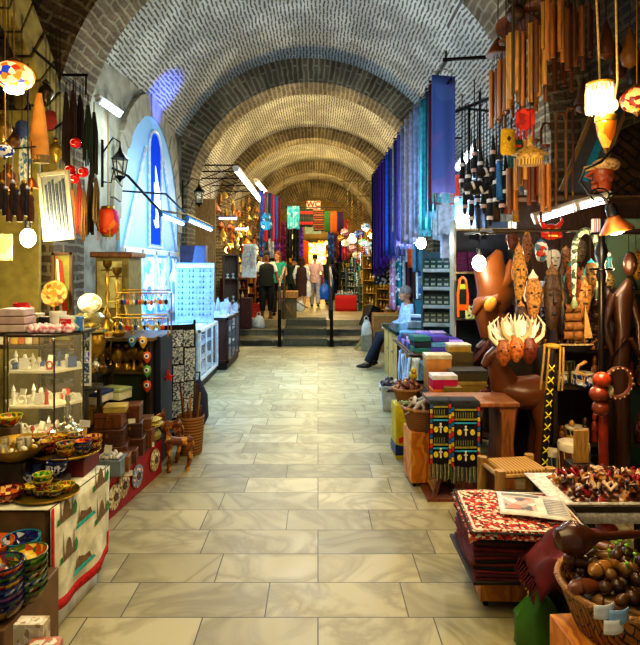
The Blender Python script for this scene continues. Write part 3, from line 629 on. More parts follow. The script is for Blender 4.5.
tag(b.build('bracket_frame', mat('#15120f', 'metal', .5, .5)), 'black iron bracket bars over the left shops past the arch', 'frame')
for i, (px, py, Y) in enumerate(((228, 218.5, 11.6), (240, 229, 13.0))):
    t = T('shelf_lamp', '%s white tube lamp strip among the golden ornaments' % ('nearer' if i == 0 else 'farther'), 'lamp', tuple(P(px, py, Y)))
    b = MB(); b.box((0, 0, .03), (.36, .2, .03)); b.build('fixture', mat('#6a5a8a', 'plain'), t); b = MB(); b.box((0, 0, 0), (.34, .18, .03)); b.build('tube', mat('#f4f4ff', 'emit', scale=4), t)
# light blue necklace board
t = T('display_board', 'pale blue board of hanging necklaces at the left of the man in the vest', 'board', tuple(P(249, 278, 13.0)))
b = MB(); b.box((0, 0, .4), (.34, .02, .78)); b.build('board', mat('#b8d4ea', 'plain'), t)
for k in range(6): b = MB(); x = -.13+k*.052; b.tube([(x-.015, -.02, .76), (x-.01, -.022, .2+.05*(k % 3)), (x+.005, -.022, .16+.05*(k % 3)), (x+.015, -.02, .76)], .005, 5); b.build('necklace', JW[k % 3], t)
# blue guitar-shaped bag + bright scarves beside it
t = T('toy_guitar', 'shiny blue toy guitar hanging among the scarves on the left', 'guitar', tuple(P(266.5, 230, 13.6)))
b = MB(); n = 24; pl = [((.125+.03*math.cos(2*a)*1.0-(.03 if .9 < a < 2.3 else 0))*math.cos(a-PI/2)*1.0, (.2)*math.sin(a-PI/2)+.2) for a in [2*PI*i/n for i in range(n)]]
b.ell((0, 0, .13), (.15, .035, .14), 0, 18, 10); b.ell((0, 0, .31), (.115, .033, .12), 0, 18, 10); b.build('soundbox', mat('#145a8c', 'plain', .2), t)
b = MB(); b.lathe([(.035, 0), (.04, .006)], 16, (0, -.035, .25), r=(R(90), 0, 0)); b.build('sound_hole', mat('#0a1a2a'), t); b = MB(); b.box((0, -.02, .58), (.04, .02, .45)); b.box((0, -.02, .84), (.06, .02, .1)); b.build('neck', mat('#20242c', 'wood'), t)
for k, (px, c, n_) in enumerate(((262, '#1c3f9a', 'royal blue'), (265.5, '#a81c2c', 'crimson'), (269, '#24345a', 'navy'), (272, '#b03a58', 'raspberry'), (275, '#2a64b0', 'sky blue'), (277.6, '#7a1c20', 'dark red'))):
    drape('scarf', '%s scarf hanging behind the blue toy guitar' % n_, 'scarf', XW(px-1.8, 14.3), XW(px+1.8, 14.3), 14.3+.1*k, ZW(238+3*(k % 2), 14.3), ZW(190+k, 14.3), mat(c, 'cloth'), 'scarves behind the blue toy guitar', .02, 2, n=12)
for k, (px, py, h, c, n_) in enumerate(((262, 262, 30, '#2a5ab0', 'blue'), (271, 258, 28, '#c8d0e8', 'white'), (277, 262, 34, '#6a3a9a', 'violet'), (283, 262, 40, '#8a3060', 'plum'), (289, 258, 36, '#1a1c1a', 'black'), (296, 262, 48, '#12201a', 'black-green'), (300, 262, 40, '#6a3aa0', 'purple'), (340, 262, 44, '#3a2a78', 'indigo'), (345, 260, 40, '#a03038', 'red'), (331, 262, 40, '#28406a', 'slate blue'), (336, 258, 36, '#7a3a20', 'rust'))):
    Y = 18.6+.35*(k % 4); drape('hung_garment', '%s garment hanging in the shops at the end of the passage' % n_, 'garment', XW(px-3.2, Y), XW(px+3.2, Y), Y, ZW(py, Y), ZW(py-h, Y), mosaic([c, c, '#%02x%02x%02x' % tuple(min(255, int(int(c[q:q+2], 16)*1.5+20)) for q in (1, 3, 5))], 12, .8), None, .03, 2, n=12)
for k in range(16):
    px = random.choice([random.uniform(283, 304), random.uniform(326, 345)]); Y = 22+random.random()*3
    t = T('bulb_lamp', 'small warm lamp glowing in the far shops', 'lamp', tuple(P(px, random.uniform(232, 262), Y)), 0, 'small lamps in the far shops')
    b = MB(); b.ell((0, 0, 0), (.07, .07, .09), 0, 10, 6); b.build('bulb', mat('#ffcf70', 'emit', scale=3), t); b = MB(); b.tube([(0, 0, .08), (0, 0, .4)], .006, 4); b.build('cord', BR[1], t)

# strands and hung goods crowding the right of the raised passage
for k in range(44):
    Y = random.uniform(13.2, 19.5); px = 345+(19.5-Y)*4.6+random.uniform(-7, 6); py = random.uniform(250, 292)
    c, nm = [('#c8a030', 'golden'), ('#3a9aa8', 'turquoise'), ('#d8d4c8', 'silver white'), ('#a83a3a', 'red'), ('#2a5a98', 'blue')][k % 5]
    if px < 340: continue
    p = P(px, py, Y); t = T('necklace_strand', '%s strand of beads hanging along the racks beyond the speaker' % nm, 'necklace', tuple(p), 0, '%s strands beyond the speaker' % nm)
    b = MB(); n = 7; [b.ell((.012*math.sin(i), 0, .05*i), (.026, .02, .024), 0, 6, 4) for i in range(n)]; b.build('beads', mat(c, 'plain', .25), t); b = MB(); b.tube([(0, 0, 0), (0, 0, max(.5, 2.75-p.z))], .005, 4); b.build('cord', BR[1], t)
for k in range(70):
    Y = random.uniform(11.0, 15.5); px = 219+(Y-11)*8+random.uniform(-5, 9); py = random.uniform(226, 262); p = P(px, py, Y)
    if any((p-q_).length < .24 for q_ in HUNG): continue
    HUNG.append(p)
    c, nm, sh = [('#b8641c', 'amber', 0), ('#e0b040', 'golden', 1), ('#8a3c14', 'russet', 2), ('#d8cfa8', 'ivory', 0)][k % 4]
    t = T('hung_ware', '%s pierced ornament hanging over the shelves past the arch' % nm, 'ornament', tuple(p), random.random()*3, '%s ornaments over the shelves past the arch' % nm); b = MB(); s_ = random.uniform(.8, 1.35)
    pr = [[(.01, -.08), (.05, -.04), (.065, 0), (.04, .05), (.01, .08)], [(.07, -.05), (.05, .0), (.02, .06), (.006, .09)], [(.02, -.1), (.035, -.05), (.02, 0), (.04, .05), (.01, .09)]][sh]
    b.lathe([(a*s_, z*s_) for a, z in pr], 10); b.build('ware', mat(c, 'metal', .35, .3), t); b = MB(); b.tube([(0, 0, .07), (0, 0, min(1.0, 3.2-p.z))], .004, 4); b.build('cord', BR[1], t)
for k, (px, Y, c, nm) in enumerate(((228, 11.8, '#ffd080', 'nearest'), (243, 13.6, '#ffd890', 'middle'), (256, 16.5, '#ffe0a0', 'far'), (372, 13.3, '#ffe0a0', 'brass-side'), (352, 16, '#fff0d0', 'rack-side'))):
    t = T('globe_lamp', 'small round glowing globe lamp of the raised passage, the %s one' % nm, 'lamp', tuple(P(px, 250 if px < 300 else 236, Y))); b = MB(); b.ell((0, 0, 0), (.07, .07, .07), 0, 12, 8); b.build('globe', mat(c, 'emit', scale=8), t); b = MB(); b.tube([(0, 0, .07), (0, 0, .9)], .005, 4); b.build('cord', BR[1], t)

for k in range(4):
    Y = 18.6+.35*k; b = MB(); b.tube([(-2.2, Y, ZW(224-2*k, Y)), (1.2, Y, ZW(224-2*k, Y))], .012, 6); tag(b.build('hanging_rail', BR[1]), 'thin brass rail across the far shops, %s of four behind one another' % ['first', 'second', 'third', 'fourth'][k], 'rail')
# ================================================================ left side, blue-lit jewellery shop and goods in front
WH = mat('#e8eef4', 'plain', .4); IRON = mat('#14120f', 'metal', .45, .6)
XWL = CX-2.30
# shop front inside the arch
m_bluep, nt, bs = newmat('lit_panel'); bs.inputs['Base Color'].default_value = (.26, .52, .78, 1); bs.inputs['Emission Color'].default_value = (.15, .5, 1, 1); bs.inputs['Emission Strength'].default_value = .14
t = T('shop_front', 'pale blue lit shop front with tall dark blue arched window, under stone arch', 'shop front', (XWL, 8.2, 0))
b = MB(); n = 24; pl = [(-1.38, .0), (1.38, .0)]+[(1.38*math.cos(PI*i/n), 2.2+1.38*1.15*math.sin(PI*i/n)) for i in range(n+1)]
b.add([(.03, y, z) for y, z in pl]+[(.0, y, z) for y, z in pl], [tuple(range(len(pl))), tuple(range(2*len(pl)-1, len(pl)-1, -1))]+[(i, i+len(pl), (i+1) % len(pl)+len(pl), (i+1) % len(pl)) for i in range(len(pl))])
b.build('panel', m_bluep, t, smooth=False)
m_deep, nt, bs = newmat('deep_blue'); bs.inputs['Base Color'].default_value = (.02, .06, .35, 1); bs.inputs['Emission Color'].default_value = (.0, .05, .8, 1); bs.inputs['Emission Strength'].default_value = .55; bs.inputs['Roughness'].default_value = .9; bs.inputs['Specular IOR Level'].default_value = 0
b = MB(); pl = [(-.27, 0), (.27, 0)]+[(.27*math.cos(PI*i/12), 1.35+.27*math.sin(PI*i/12)) for i in range(13)]
b.add([(.045, y+.05, z+1.95) for y, z in pl], [tuple(range(len(pl)))]); wdw = b.build('window_pane', m_deep, t, smooth=False)
b = MB(); pl2 = [(-.31, -.05), (.31, -.05)]+[(.31*math.cos(PI*i/12), 1.35+.31*math.sin(PI*i/12)) for i in range(13)]
for i in range(len(pl2)): a, c = pl2[i], pl2[(i+1) % len(pl2)]; b.tube([(.05, a[0]+.05, a[1]+1.95), (.05, c[0]+.05, c[1]+1.95)], .02, 6)
b.build('window_frame', WH, t)
b = MB()   # white flame-like motif on the dark window
for k, (y, z, h) in enumerate(((-.08, 2.5, .35), (-.02, 2.55, .55), (.06, 2.5, .45), (.1, 2.45, .25), (.0, 2.3, .2))): b.tube([(.055, .05+y, z), (.06, .05+y+.03, z+h*.5), (.055, .05+y-.01, z+h)], [.035, .03, .004], 6, flat=.3)
b.tube([(.055, -.05, 2.3), (.06, .05, 2.2), (.055, .15, 2.32)], [.01, .04, .01], 6, flat=.3)
b.build('motif', mat('#cfeaff', 'emit', scale=1.6), t)
b = MB()
for a, c in (((-.3, 1.9), (.35, 1.9)), ((-1.3, 1.85), (-.4, 3.3)), ((1.3, 1.85), (.45, 3.3)), ((-1.35, 1.85), (1.35, 1.85))): b.tube([(.05, a[0], a[1]), (.05, c[0], c[1])], .022, 6)
for y in (-1.34, -.65, .0, .68, 1.34): b.box((.05, y, .93), (.06, .06, 1.85))
for z in (.9, 1.82): b.box((.05, 0, z), (.06, 2.7, .06))
b.build('door_frame', WH, t, smooth=False)
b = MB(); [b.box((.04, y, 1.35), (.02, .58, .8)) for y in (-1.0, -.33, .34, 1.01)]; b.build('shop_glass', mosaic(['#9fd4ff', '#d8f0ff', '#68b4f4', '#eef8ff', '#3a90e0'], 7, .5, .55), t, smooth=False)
# strip tube near the arch + its fixture
def tubelamp(label, p0, p1, r=.018, fix='#d8dde0', e=9, col='#eef6ff', dz=.03):
    p0, p1 = Vector(p0), Vector(p1); t = T('tube_lamp', label, 'tube lamp', tuple((p0+p1)/2)); c = (p0+p1)/2
    b = MB(); b.tube([p0-c, p1-c], r, 10); b.build('tube', mat(col, 'emit', scale=e), t)
    d = (p1-p0).normalized(); b = MB(); b.tube([p0-c-d*.03+Vector((0, 0, dz)), p1-c+d*.03+Vector((0, 0, dz))], r*1.5, 6, flat=.5)
    for q in (p0, p1): b.tube([q-c-d*.02, q-c+d*.01], r*1.2, 8)
    b.build('fixture', mat(fix, 'plain', .4), t); return t
tubelamp('short cold white tube lamp on the wall above the left arch, beside the pier', P(99, 100, 5.75), P(119, 114, 6.05), .03)
tubelamp('nearer of the two low strip lamps before the blue shop front', P(161, 215, 6.1), P(183, 224, 6.9), .02, '#3a8ad0', 6, '#cfe6ff')
tubelamp('farther of the two low strip lamps, above the white pegboard', P(188, 220, 7.2), P(211, 230, 8.2), .02, '#3a8ad0', 6, '#cfe6ff')
b = MB(); b.tube([P(112, 168, 5.7), P(128, 176, 5.8), P(160, 211, 6.1), P(186, 214, 7.2), P(212, 226, 8.2)], .014, 6); b.tube([P(166, 194, 6.6), P(190, 218, 7.3)], .012, 6); b.tube([P(166, 194, 6.6), (-2.42, 6.9, 2.55)], .012, 6)
tag(b.build('lamp_rod', IRON), 'thin black rod carrying the low strip lamps and the wall lantern', 'rod')
tubelamp('long bright tube lamp running back over the left shops past the arch', P(236, 169, 10.8), P(260, 200, 15.0), .05, '#e8e4da', 12)
tubelamp('second farther tube lamp behind the long one on the left', P(256, 181, 14.0), P(265, 192, 16.6), .05, '#e8e4da', 10)
def iron_lantern(label, p, s=1.0, arm=(-.3, 0, 0)):
    t = T('iron_lantern', label, 'lantern', p); b = MB()
    for k in range(4):
        a = PI/4+k*PI/2; b.tube([(.045*s*math.cos(a), .045*s*math.sin(a), 0), (.07*s*math.cos(a), .07*s*math.sin(a), .15*s)], .006*s, 5)
    b.lathe([(.05*s, -.01), (.05*s, .0)], 4, r=(0, 0, 0)); b.lathe([(.08*s, .15*s), (.06*s, .17*s), (.02*s, .22*s), (.008*s, .26*s)], 8); b.lathe([(.0*s+.002, -.06*s), (.02*s, -.03*s), (.05*s, -.01*s)], 8); b.build('frame', IRON, t)
    b = MB(); b.lathe([(.043*s, .0), (.066*s, .15*s)], 4, cap=False); b.build('glass', mat('#cfd6c0', 'glass'), t)
    b = MB(); a = Vector(arm); b.tube([(0, 0, .26*s), (0, 0, .3*s), a*.4+Vector((0, 0, .34*s)), a+Vector((0, 0, .2*s))], .009, 6)
    b.tube([a+Vector((0, 0, .32*s)), a+Vector((0, 0, -.1*s))], .014, 6); b.tube([a+Vector((0, 0, -.05*s)), a*.5+Vector((0, 0, -.06*s)), a*.35+Vector((0, 0, .05*s))], .007, 6); b.build('bracket', IRON, t)
    return t
iron_lantern('black iron lantern on the pier, left of the blue window', tuple(P(120, 176, 5.7)), 1.15, (-.18, 0, 0))
iron_lantern('black iron lantern on a scrolled bracket beside the first brick arch', tuple(P(199, 203, 9.7)), 1.3, (-.32, .15, 0))
# pine board + box beyond
slab('pine_board', 'tall plain pine board standing beside the brick arch behind the pegboard', 'board', (XW(203, 10.95), 10.95, 0), (.5, .03, 2.95), '#a87a3c')
slab('cable_box', 'dark violet grey box behind the white pegboard', 'box', (XW(194, 9.3)-.0, 9.3, .79), (.42, .2, 1.18), '#3c3650', 'plain')
# white glass counter
def counter(label, x0, x1, y0, y1, h, frame, end, cat='display counter', glow=None):
    t = T('display_counter', label, cat, ((x0+x1)/2, (y0+y1)/2, 0)); w = x1-x0; d = y1-y0
    b = MB(); b.box((0, 0, .07), (w-.04, d-.04, .1)); b.box((0, 0, .015), (w-.1, d-.1, .03)); b.build('plinth', mat('#1a1a20', 'plain'), t)
    b = MB()
    for sx in (-1, 1):
        for sy in (-1, 1): b.box((sx*(w/2-.02), sy*(d/2-.02), h/2+.05), (.04, .04, h-.1))
    for z in (.13, h-.02): [b.box((0, sy*(d/2-.02), z), (w, .04, .045)) for sy in (-1, 1)]; [b.box((sx*(w/2-.02), 0, z), (.04, d, .045)) for sx in (-1, 1)]
    for k in range(1, 3): b.box((w/2-.015, -d/2+d*k/3, h/2+.05), (.025, .03, h-.15))
    b.build('frame', frame, t, bevel=.004)
    for k, z in enumerate((.14, h*.42, h*.68)): b = MB(); b.box((-.02, 0, z), (w-.1, d-.08, .012)); b.build('shelf', WH if k else frame, t)
    b = MB(); b.box((w/2-.01, 0, h/2+.05), (.006, d-.08, h-.18)); b.build('side_glass', mat('#bfe0ff', 'glass'), t); b = MB(); b.box((0, 0, h-.005), (w-.03, d-.03, .01)); b.build('top_glass', mat('#e4f2ff', 'tint', .1), t)
    b = MB(); b.box((0, -d/2+.03, h/2+.05), (w-.08, .012, h-.18)); b.build('end_panel', end, t); b = MB(); b.box((-w/2+.02, 0, h/2+.05), (.012, d-.08, h-.18)); b.build('back_panel', end, t)
    return t
counter('white glass jewellery counter on the left, below the white pegboard', -2.25, -1.53, 7.3, 8.6, .79, WH, mat('#a8ccf0', 'plain', .3))
counter('dark brown wooden glass counter holding white jewellery hands', -2.1, -1.40, 8.75, 10.0, .82, mat('#3a2018', 'wood'), mat('#4a2a20', 'wood'))
for k in range(18):
    x = -2.1+.17*(k % 3)+.12; y = 7.5+.19*(k // 3); z = [.155, .345, .55][k % 3]+.0
    b = MB(); b.box((0, 0, .03), (.10, .13, .05), t=(.9, .7)); tag(b.build('jewelry_tray', [WH, mat('#2a3a60', 'cloth'), JW[2]][k % 3]), 'small tray of jewellery on a shelf inside the white counter', 'tray', 'trays inside the white counter', loc=(-1.75, y, [.147, .338, .545][k % 3]))
# pegboard of necklaces
t = T('pegboard', 'white pegboard full of tiny hanging jewels, standing on the white counter', 'display board', (XW(196, 8.3), 8.2, .79), R(6), rx=R(-6))
b = MB(); b.box((0, 0, .45), (.56, .03, .88)); b.build('board', mat('#a4b4c8', 'plain', .5), t, bevel=.01); b = MB(); b.box((0, -.02, .84), (.54, .02, .05)); b.box((0, .08, .2), (.3, .16, .02), r=(R(50), 0, 0)); b.build('header', WH, t)
for r_ in range(9):
    for c_ in range(10):
        b = MB(); z = .78-r_*.08; x = -.23+c_*.051; b.tube([(x, -.018, z+.02), (x, -.03, z)], .003, 4); b.ell((x, -.03, z-.014), (.012, .006, .016), 0, 6, 4)
        b.build('pendant', [mat('#5a7a9a', 'metal', .3, .6), mat('#2a4a6a', 'plain'), mat('#9ab0c4', 'metal', .3, .6)][(r_*3+c_*7) % 3], t)
# white displays on brown counter: hand-shaped and bust-shaped
for k, (px, h, kind) in enumerate(((214, .24, 0), (218, .30, 0), (222, .22, 1), (226, .26, 1), (230, .20, 0), (224, .12, 1), (217, .1, 1), (231, .1, 0), (235, .17, 1))):
    Y = [9.0, 9.1, 9.2, 9.4, 9.6, 8.95, 8.85, 9.3, 9.8][k]; lab = 'white cone-shaped jewellery display' if kind == 0 else 'white curved jewellery bust'
    b = MB()
    if kind == 0: b.lathe([(.05, 0), (.045, .02), (.035, h*.5), (.02, h*.9), (.005, h)], 12)
    else: b.loft([(0, 0, 0, .06, .05), (0, .01, h*.3, .05, .03), (0, .03, h*.7, .06, .02), (0, .05, h, .03, .012)], 12)
    tag(b.build('jewelry_display', mat('#a8acb4', 'plain', .5)), lab+' on the dark brown counter', 'display', 'white %s displays on the brown counter' % ('cone' if kind == 0 else 'bust'), loc=(XW(px, Y), Y, .82))
for k in range(8):
    b = MB(); b.box((0, 0, .012), (.12, .1, .024)); b.box((0, 0, .03), (.1, .08, .012), t=(.8, .8)); tag(b.build('jewelry_pad', mat('#dfe2e6', 'plain', .5)), 'flat white jewellery pad lying on the brown counter', 'pad', 'flat pads on the brown counter', loc=(-1.5-.17*(k % 2), 8.86+.28*(k//2), .82))
for k in range(6):
    b = MB(); b.box((0, 0, .012), (.16, .14, .022)); b.ell((0, 0, .026), (.06, .05, .01), 0, 10, 5); tag(b.build('jewelry_pad', mat('#dceaf8', 'plain', .4)), 'pale blue jewellery pad lying on the white glass counter', 'pad', 'pads on the white counter', loc=(-1.66-.2*(k % 2), 7.4+.22*(k//2), .79))
# ---------------------------------------------------------------- cabinet with keychains
BRS = mat('#a8842c', 'metal', .32, .75); BRD = mat('#6e5418', 'metal', .4, .7); DKW = mat('#2c1e10', 'wood')
X0, X1, Y0 = XW(92, 4.6), XW(155, 4.6), 4.45
t = T('niche_cabinet', 'dark wooden cabinet with an open niche, under the keychain racks', 'cabinet', ((X0+X1)/2, 4.72, .0)); w = X1-X0
b = MB(); b.box((0, 0, 1.03), (w+.06, .56, .03)); b.build('top_board', mat('#5a4420', 'wood'), t, bevel=.005)
for s in (-1, 1): b = MB(); b.box((s*(w/2-.015), 0, .51), (.03, .5, 1.0)); b.build('side_panel', DKW, t)
b = MB(); b.box((0, .24, .51), (w-.06, .02, 1.0)); b.build('back_panel', mat('#39362a', 'wood'), t)
for z in (.3, .76): b = MB(); b.box((0, 0, z), (w-.06, .48, .02)); b.build('shelf', mat('#4a3a1c', 'wood'), t)
b = MB(); b.box((0, -.22, .53), (w-.07, .01, .42)); b.build('door_glass', mat('#506040', 'glass'), t)
slab('screen_panel', 'blue-black upright panel beside the dark niche cabinet', 'panel', (XW(160, 4.75)+.03, 4.75, 0), (.055, .36, 1.04), '#141e34', 'wood')
# brass reliefs in the niche
for k, (px, py, kind) in enumerate(((102, 372, 0), (110, 374, 1), (118, 372, 2), (126, 374, 0), (134, 373, 1), (142, 372, 2))):
    p = (XW(px, 4.6), 4.6+.02*(k % 2), .77); b = MB()
    if kind == 0: b.ell((0, 0, .10), (.035, .03, .06), 0, 12, 8); b.ell((0, 0, .19), (.028, .026, .032), 0, 12, 8); b.tube([(.03, 0, .13), (.06, -.02, .08)], .01, 6); b.tube([(-.03, 0, .13), (-.06, -.02, .08)], .01, 6); b.lathe([(.05, 0), (.045, .03), (.03, .05)], 12)
    elif kind == 1: b.ell((0, 0, .13), (.07, .02, .06), 0, 14, 8); b.prism([(.05, .13), (.11, .18), (.1, .13), (.11, .08)], .015); b.lathe([(.04, 0), (.02, .03), (.01, .08)], 10)
    else: b.lathe([(.045, 0), (.05, .02), (.03, .05), (.06, .11), (.045, .17), (.02, .19), (.028, .21)], 14); b.tube([(.05, 0, .15), (.09, 0, .12), (.055, 0, .07)], .007, 6)
    tag(b.build(['brass_figure', 'brass_fish', 'brass_jug'][kind], BRS), 'small brass %s in the niche cabinet, %s' % (['figure', 'fish', 'jug'][kind], 'left one' if k < 3 else 'right one'), ['figurine', 'fish ornament', 'jug'][kind], loc=p)
# keychain racks
for row, (pz, nm) in enumerate(((293, 'upper'), (317, 'lower'))):
    z = ZW(pz, 4.5); x0, x1 = XW(117, 4.5), XW(168, 4.5)
    t = T('keychain_rack', '%s golden bar rack of keychains on the dark niche cabinet' % nm, 'rack', (0, 4.5+row*-.1, z)); b = MB(); b.tube([(x0, 0, 0), (x1, 0, 0)], .006, 6); b.tube([(x0, .08, .02), (x1, .08, .02)], .006, 6)
    for x in (x0, x1): b.tube([(x, 0, 0), (x, .1, -.0), (x, .1, 1.045-z)], .006, 6)
    b.build('bar', BRS, t)
    for k in range(17):
        x = x0+.015+(x1-x0-.03)*k/16; c, cn = [('#c8a848', 'gold'), ('#c43a1a', 'red'), ('#1c3a7a', 'blue'), ('#d8d4c0', 'silver'), ('#1a1a18', 'black')][random.choice([0, 0, 1, 2, 3, 3, 4])]
        b = MB(); n = 10; b.tube([(.008*math.cos(2*PI*i/n), 0, -.01+.010*math.sin(2*PI*i/n)) for i in range(n+1)], .0022, 4); b.tube([(0, 0, -.02), (0, 0, -.045)], .002, 4)
        q = random.choice([0, 1, 2]); g = random.uniform(.8, 1.2)
        if q == 0: b.ell((0, 0, -.066*g), (.013, .006, .022), 0, 8, 6)
        elif q == 1: b.prism([(0, -.045), (.015, -.06), (.008, -.09), (-.008, -.09), (-.015, -.06)], .008)
        else: b.lathe([(.002, -.045), (.012, -.055), (.015, -.075), (.006, -.09)], 8)
        tag(b.build('keychain', mat(c, 'metal' if cn in ('gold', 'silver') else 'plain', .3, .7 if cn in ('gold', 'silver') else 0)), '%s charm keychain hanging on the %s keychain rack' % (cn, nm), 'keychain', '%s keychains on the %s rack' % (cn, nm), loc=(x, 4.5+row*-.1, z-.003), rz=jit(.6))
# hookah, samovar lamp, cup, plate
def hookah(label, p, h=.5, hose=1):
    t = T('hookah', label, 'water pipe', p); b = MB(); b.lathe([(.06, 0), (.075, .03), (.06, .08), (.025, .12), (.03, .15), (.012, .18), (.018, h*.55), (.008, h*.6), (.022, h*.75), (.008, h*.8), (.012, h*.86)], 16); b.build('stem', BRS, t)
    b = MB(); b.lathe([(.055, h*.86), (.06, h*.87), (.02, h*.88)], 16); b.lathe([(.012, h*.88), (.035, h*.93), (.038, h)], 14, cap=False); b.build('bowl', BRD, t)
    if hose: b = MB(); b.tube([(0, -.01, h*.55), (.05, -.03, h*.6), (.09, -.05, h*.4), (.11, -.05, h*.15), (.15, -.05, .02)], .009, 7); b.tube([(0, -.01, h*.5), (-.06, -.03, h*.5), (-.1, -.05, h*.3), (-.12, -.06, .03)], .009, 7); b.build('hose', mat('#b09a50', 'cloth'), t)
    return t
hookah('tall brass water pipe with two yellow hoses on the niche cabinet', (XW(113, 4.55)+.03, 4.56, 1.045), .56)
hookah('slim brass water pipe at the left edge of the niche cabinet', (XW(103, 4.7), 4.8, 1.045), .62, 0)
t = T('teacup', 'small golden teacup with a red flower on the niche cabinet edge', 'cup', (XW(107, 4.42), 4.46, 1.045)); b = MB(); b.lathe([(.012, 0), (.02, .005), (.032, .03), (.036, .045), (.032, .045), (.018, .012)], 16, cap=False); b.build('cup', mat('#d8b84a', 'plain', .3), t); b = MB(); b.lathe([(.02, 0), (.05, .006)], 16); b.build('saucer', mat('#e8dcae', 'plain', .3), t); b = MB(); b.ell((0, -.032, .026), (.01, .003, .01), 0, 8, 5); b.build('flower', mat('#c0281a'), t)
# big silver-gilt samovar with domed lamp
t = T('samovar', 'large shiny gilt samovar with a glowing domed top, left of the water pipes', 'samovar', (XW(87, 4.1), 4.15, .84))
b = MB(); b.lathe([(.09, 0), (.1, .02), (.05, .05), (.05, .08), (.10, .13), (.115, .2), (.10, .27), (.07, .29)], 22); b.build('urn', BRS, t)
b = MB(); b.lathe([(.13, .29), (.135, .3), (.12, .305), (.06, .32), (.1, .36), (.11, .4), (.08, .43)], 22); b.build('gallery', mat('#cfc088', 'metal', .25, .8), t)
b = MB(); b.ell((0, 0, .50), (.085, .085, .075), 0, 20, 10); b.build('dome', mosaic(['#fff0b0', '#e8d080', '#fffbe0', '#c8b060'], 30, .3, .5), t)
b = MB(); [b.tube([(s*.1, 0, .24), (s*.16, 0, .22), (s*.15, 0, .16), (s*.11, 0, .15)], .008, 6) for s in (-1, 1)]; b.tube([(0, -.1, .12), (0, -.17, .11), (0, -.175, .08)], .01, 6); b.build('handle', BRD, t)
t = T('table', 'dark side table carrying the gilt samovar', 'table', (XW(84, 4.15), 4.2, 0)); b = MB(); b.box((0, 0, .825), (.29, .4, .03)); b.build('tabletop', DKW, t)
for sx in (-1, 1):
    for sy in (-1, 1): b = MB(); b.box((sx*.12, sy*.16, .55), (.03, .03, .53)); b.build('leg', DKW, t)
# cream cupboard
t = T('wall_cupboard', 'cream cupboard with a wooden cornice behind the water pipes', 'cupboard', (XW(121, 5.3), 5.25, 0))
b = MB(); b.box((0, 0, .85), (.3, .36, 1.7)); b.build('carcass', mat('#8a7a3a', 'plain', .6), t); b = MB(); b.box((0, -.01, 1.72), (.38, .42, .05)); b.build('cornice', mat('#7a4e1c', 'wood'), t, bevel=.01); b = MB(); b.box((-.02, -.19, 1.45), (.22, .012, .42)); b.build('door', mat('#d8cf8c', 'plain', .5), t)
# pear-shaped eye charms
t0 = None
for k, (px, py, c) in enumerate(((132, 341, '#4a8ab0'), (143, 342, '#c89a30'), (147, 357, '#c05030'), (147, 371, '#5a9a50'), (147, 386, '#c84a2a'))):
    t = T('eye_charm', '%s charm hanging in front of the niche cabinet' % ['small blue heart-shaped', 'yellow drop-shaped', 'upper red-and-blue drop-shaped', 'green drop-shaped', 'lowest red drop-shaped'][k], 'charm', tuple(P(px, py, 4.38)))
    b = MB(); b.lathe([(.002, -.05), (.012, -.042), (.03, -.01), (.034, .012), (.026, .034), (.004, .045)], 14, sy=.35); b.build('drop', mat(c, 'plain', .25), t)
    b = MB(); b.lathe([(.02, 0), (.018, .004)], 12, (0, -.010, .008), r=(R(90), 0, 0)); b.build('iris', mat('#e8dfc0', 'plain', .3), t); b = MB(); b.lathe([(.011, 0), (.009, .004)], 12, (0, -.013, .008), r=(R(90), 0, 0)); b.build('pupil', mat('#183a8a', 'plain', .3), t)
    b = MB(); b.tube([(0, 0, .045), (0, 0, .075)], .003, 4); b.build('loop', BRS, t)
# postcard rack
t = T('card_rack', 'black stand hung with grey and white printed cards, beside the blue-black panel', 'rack', (XW(178, 5.3), 5.3, 0), R(30))
b = MB(); b.box((0, .03, .56), (.34, .02, 1.0)); b.box((0, .06, .03), (.36, .12, .04)); [b.tube([(s*.17, .03, 0), (s*.17, .03, 1.1)], .012, 6) for s in (-1, 1)]; b.build('stand', IRON, t)
for r_ in range(5):
    for c_ in range(3):
        x = -.11+.11*c_+jit(.006); z = .93-.165*r_+jit(.008); q = Vector((x, -.0-.006*(r_ % 2), 0)); q = Matrix.Rotation(R(30), 3, 'Z') @ q
        b = MB(); b.box((0, 0, 0), (.1, .003, .155)); tag(b.build('postcard', mosaic([['#b8c0c4', '#8a94a0', '#d8dce0', '#5a6470'], ['#a8b0b8', '#38425a', '#ccd4d8'], ['#c8ccc8', '#7a8490', '#98a8b0', '#2a3038']][(r_+c_) % 3], 75, .7)), 'grey printed card hung on the black card stand', 'card', 'printed cards on the black stand', loc=(XW(178, 5.3)+q.x, 5.3+q.y, z), rz=R(30))
# red felt stars / peppers
for k, (px, py) in enumerate(((162, 378), (169, 377), (165.5, 372))):
    b = MB(); pl = [((.042 if i % 2 == 0 else .018)*math.sin(i*PI/5), (.042 if i % 2 == 0 else .018)*math.cos(i*PI/5)) for i in range(10)]; b.prism(pl, .022); b.tube([(0, 0, .04), (0, 0, .16)], .002, 4)
    tag(b.build('felt_star', mat('#c8200e', 'cloth')), '%s red felt star hanging from a cord beside the cards' % ['left', 'right', 'upper'][k], 'ornament', loc=tuple(P(px, py, 4.7+.03*k)), rz=jit(.3))
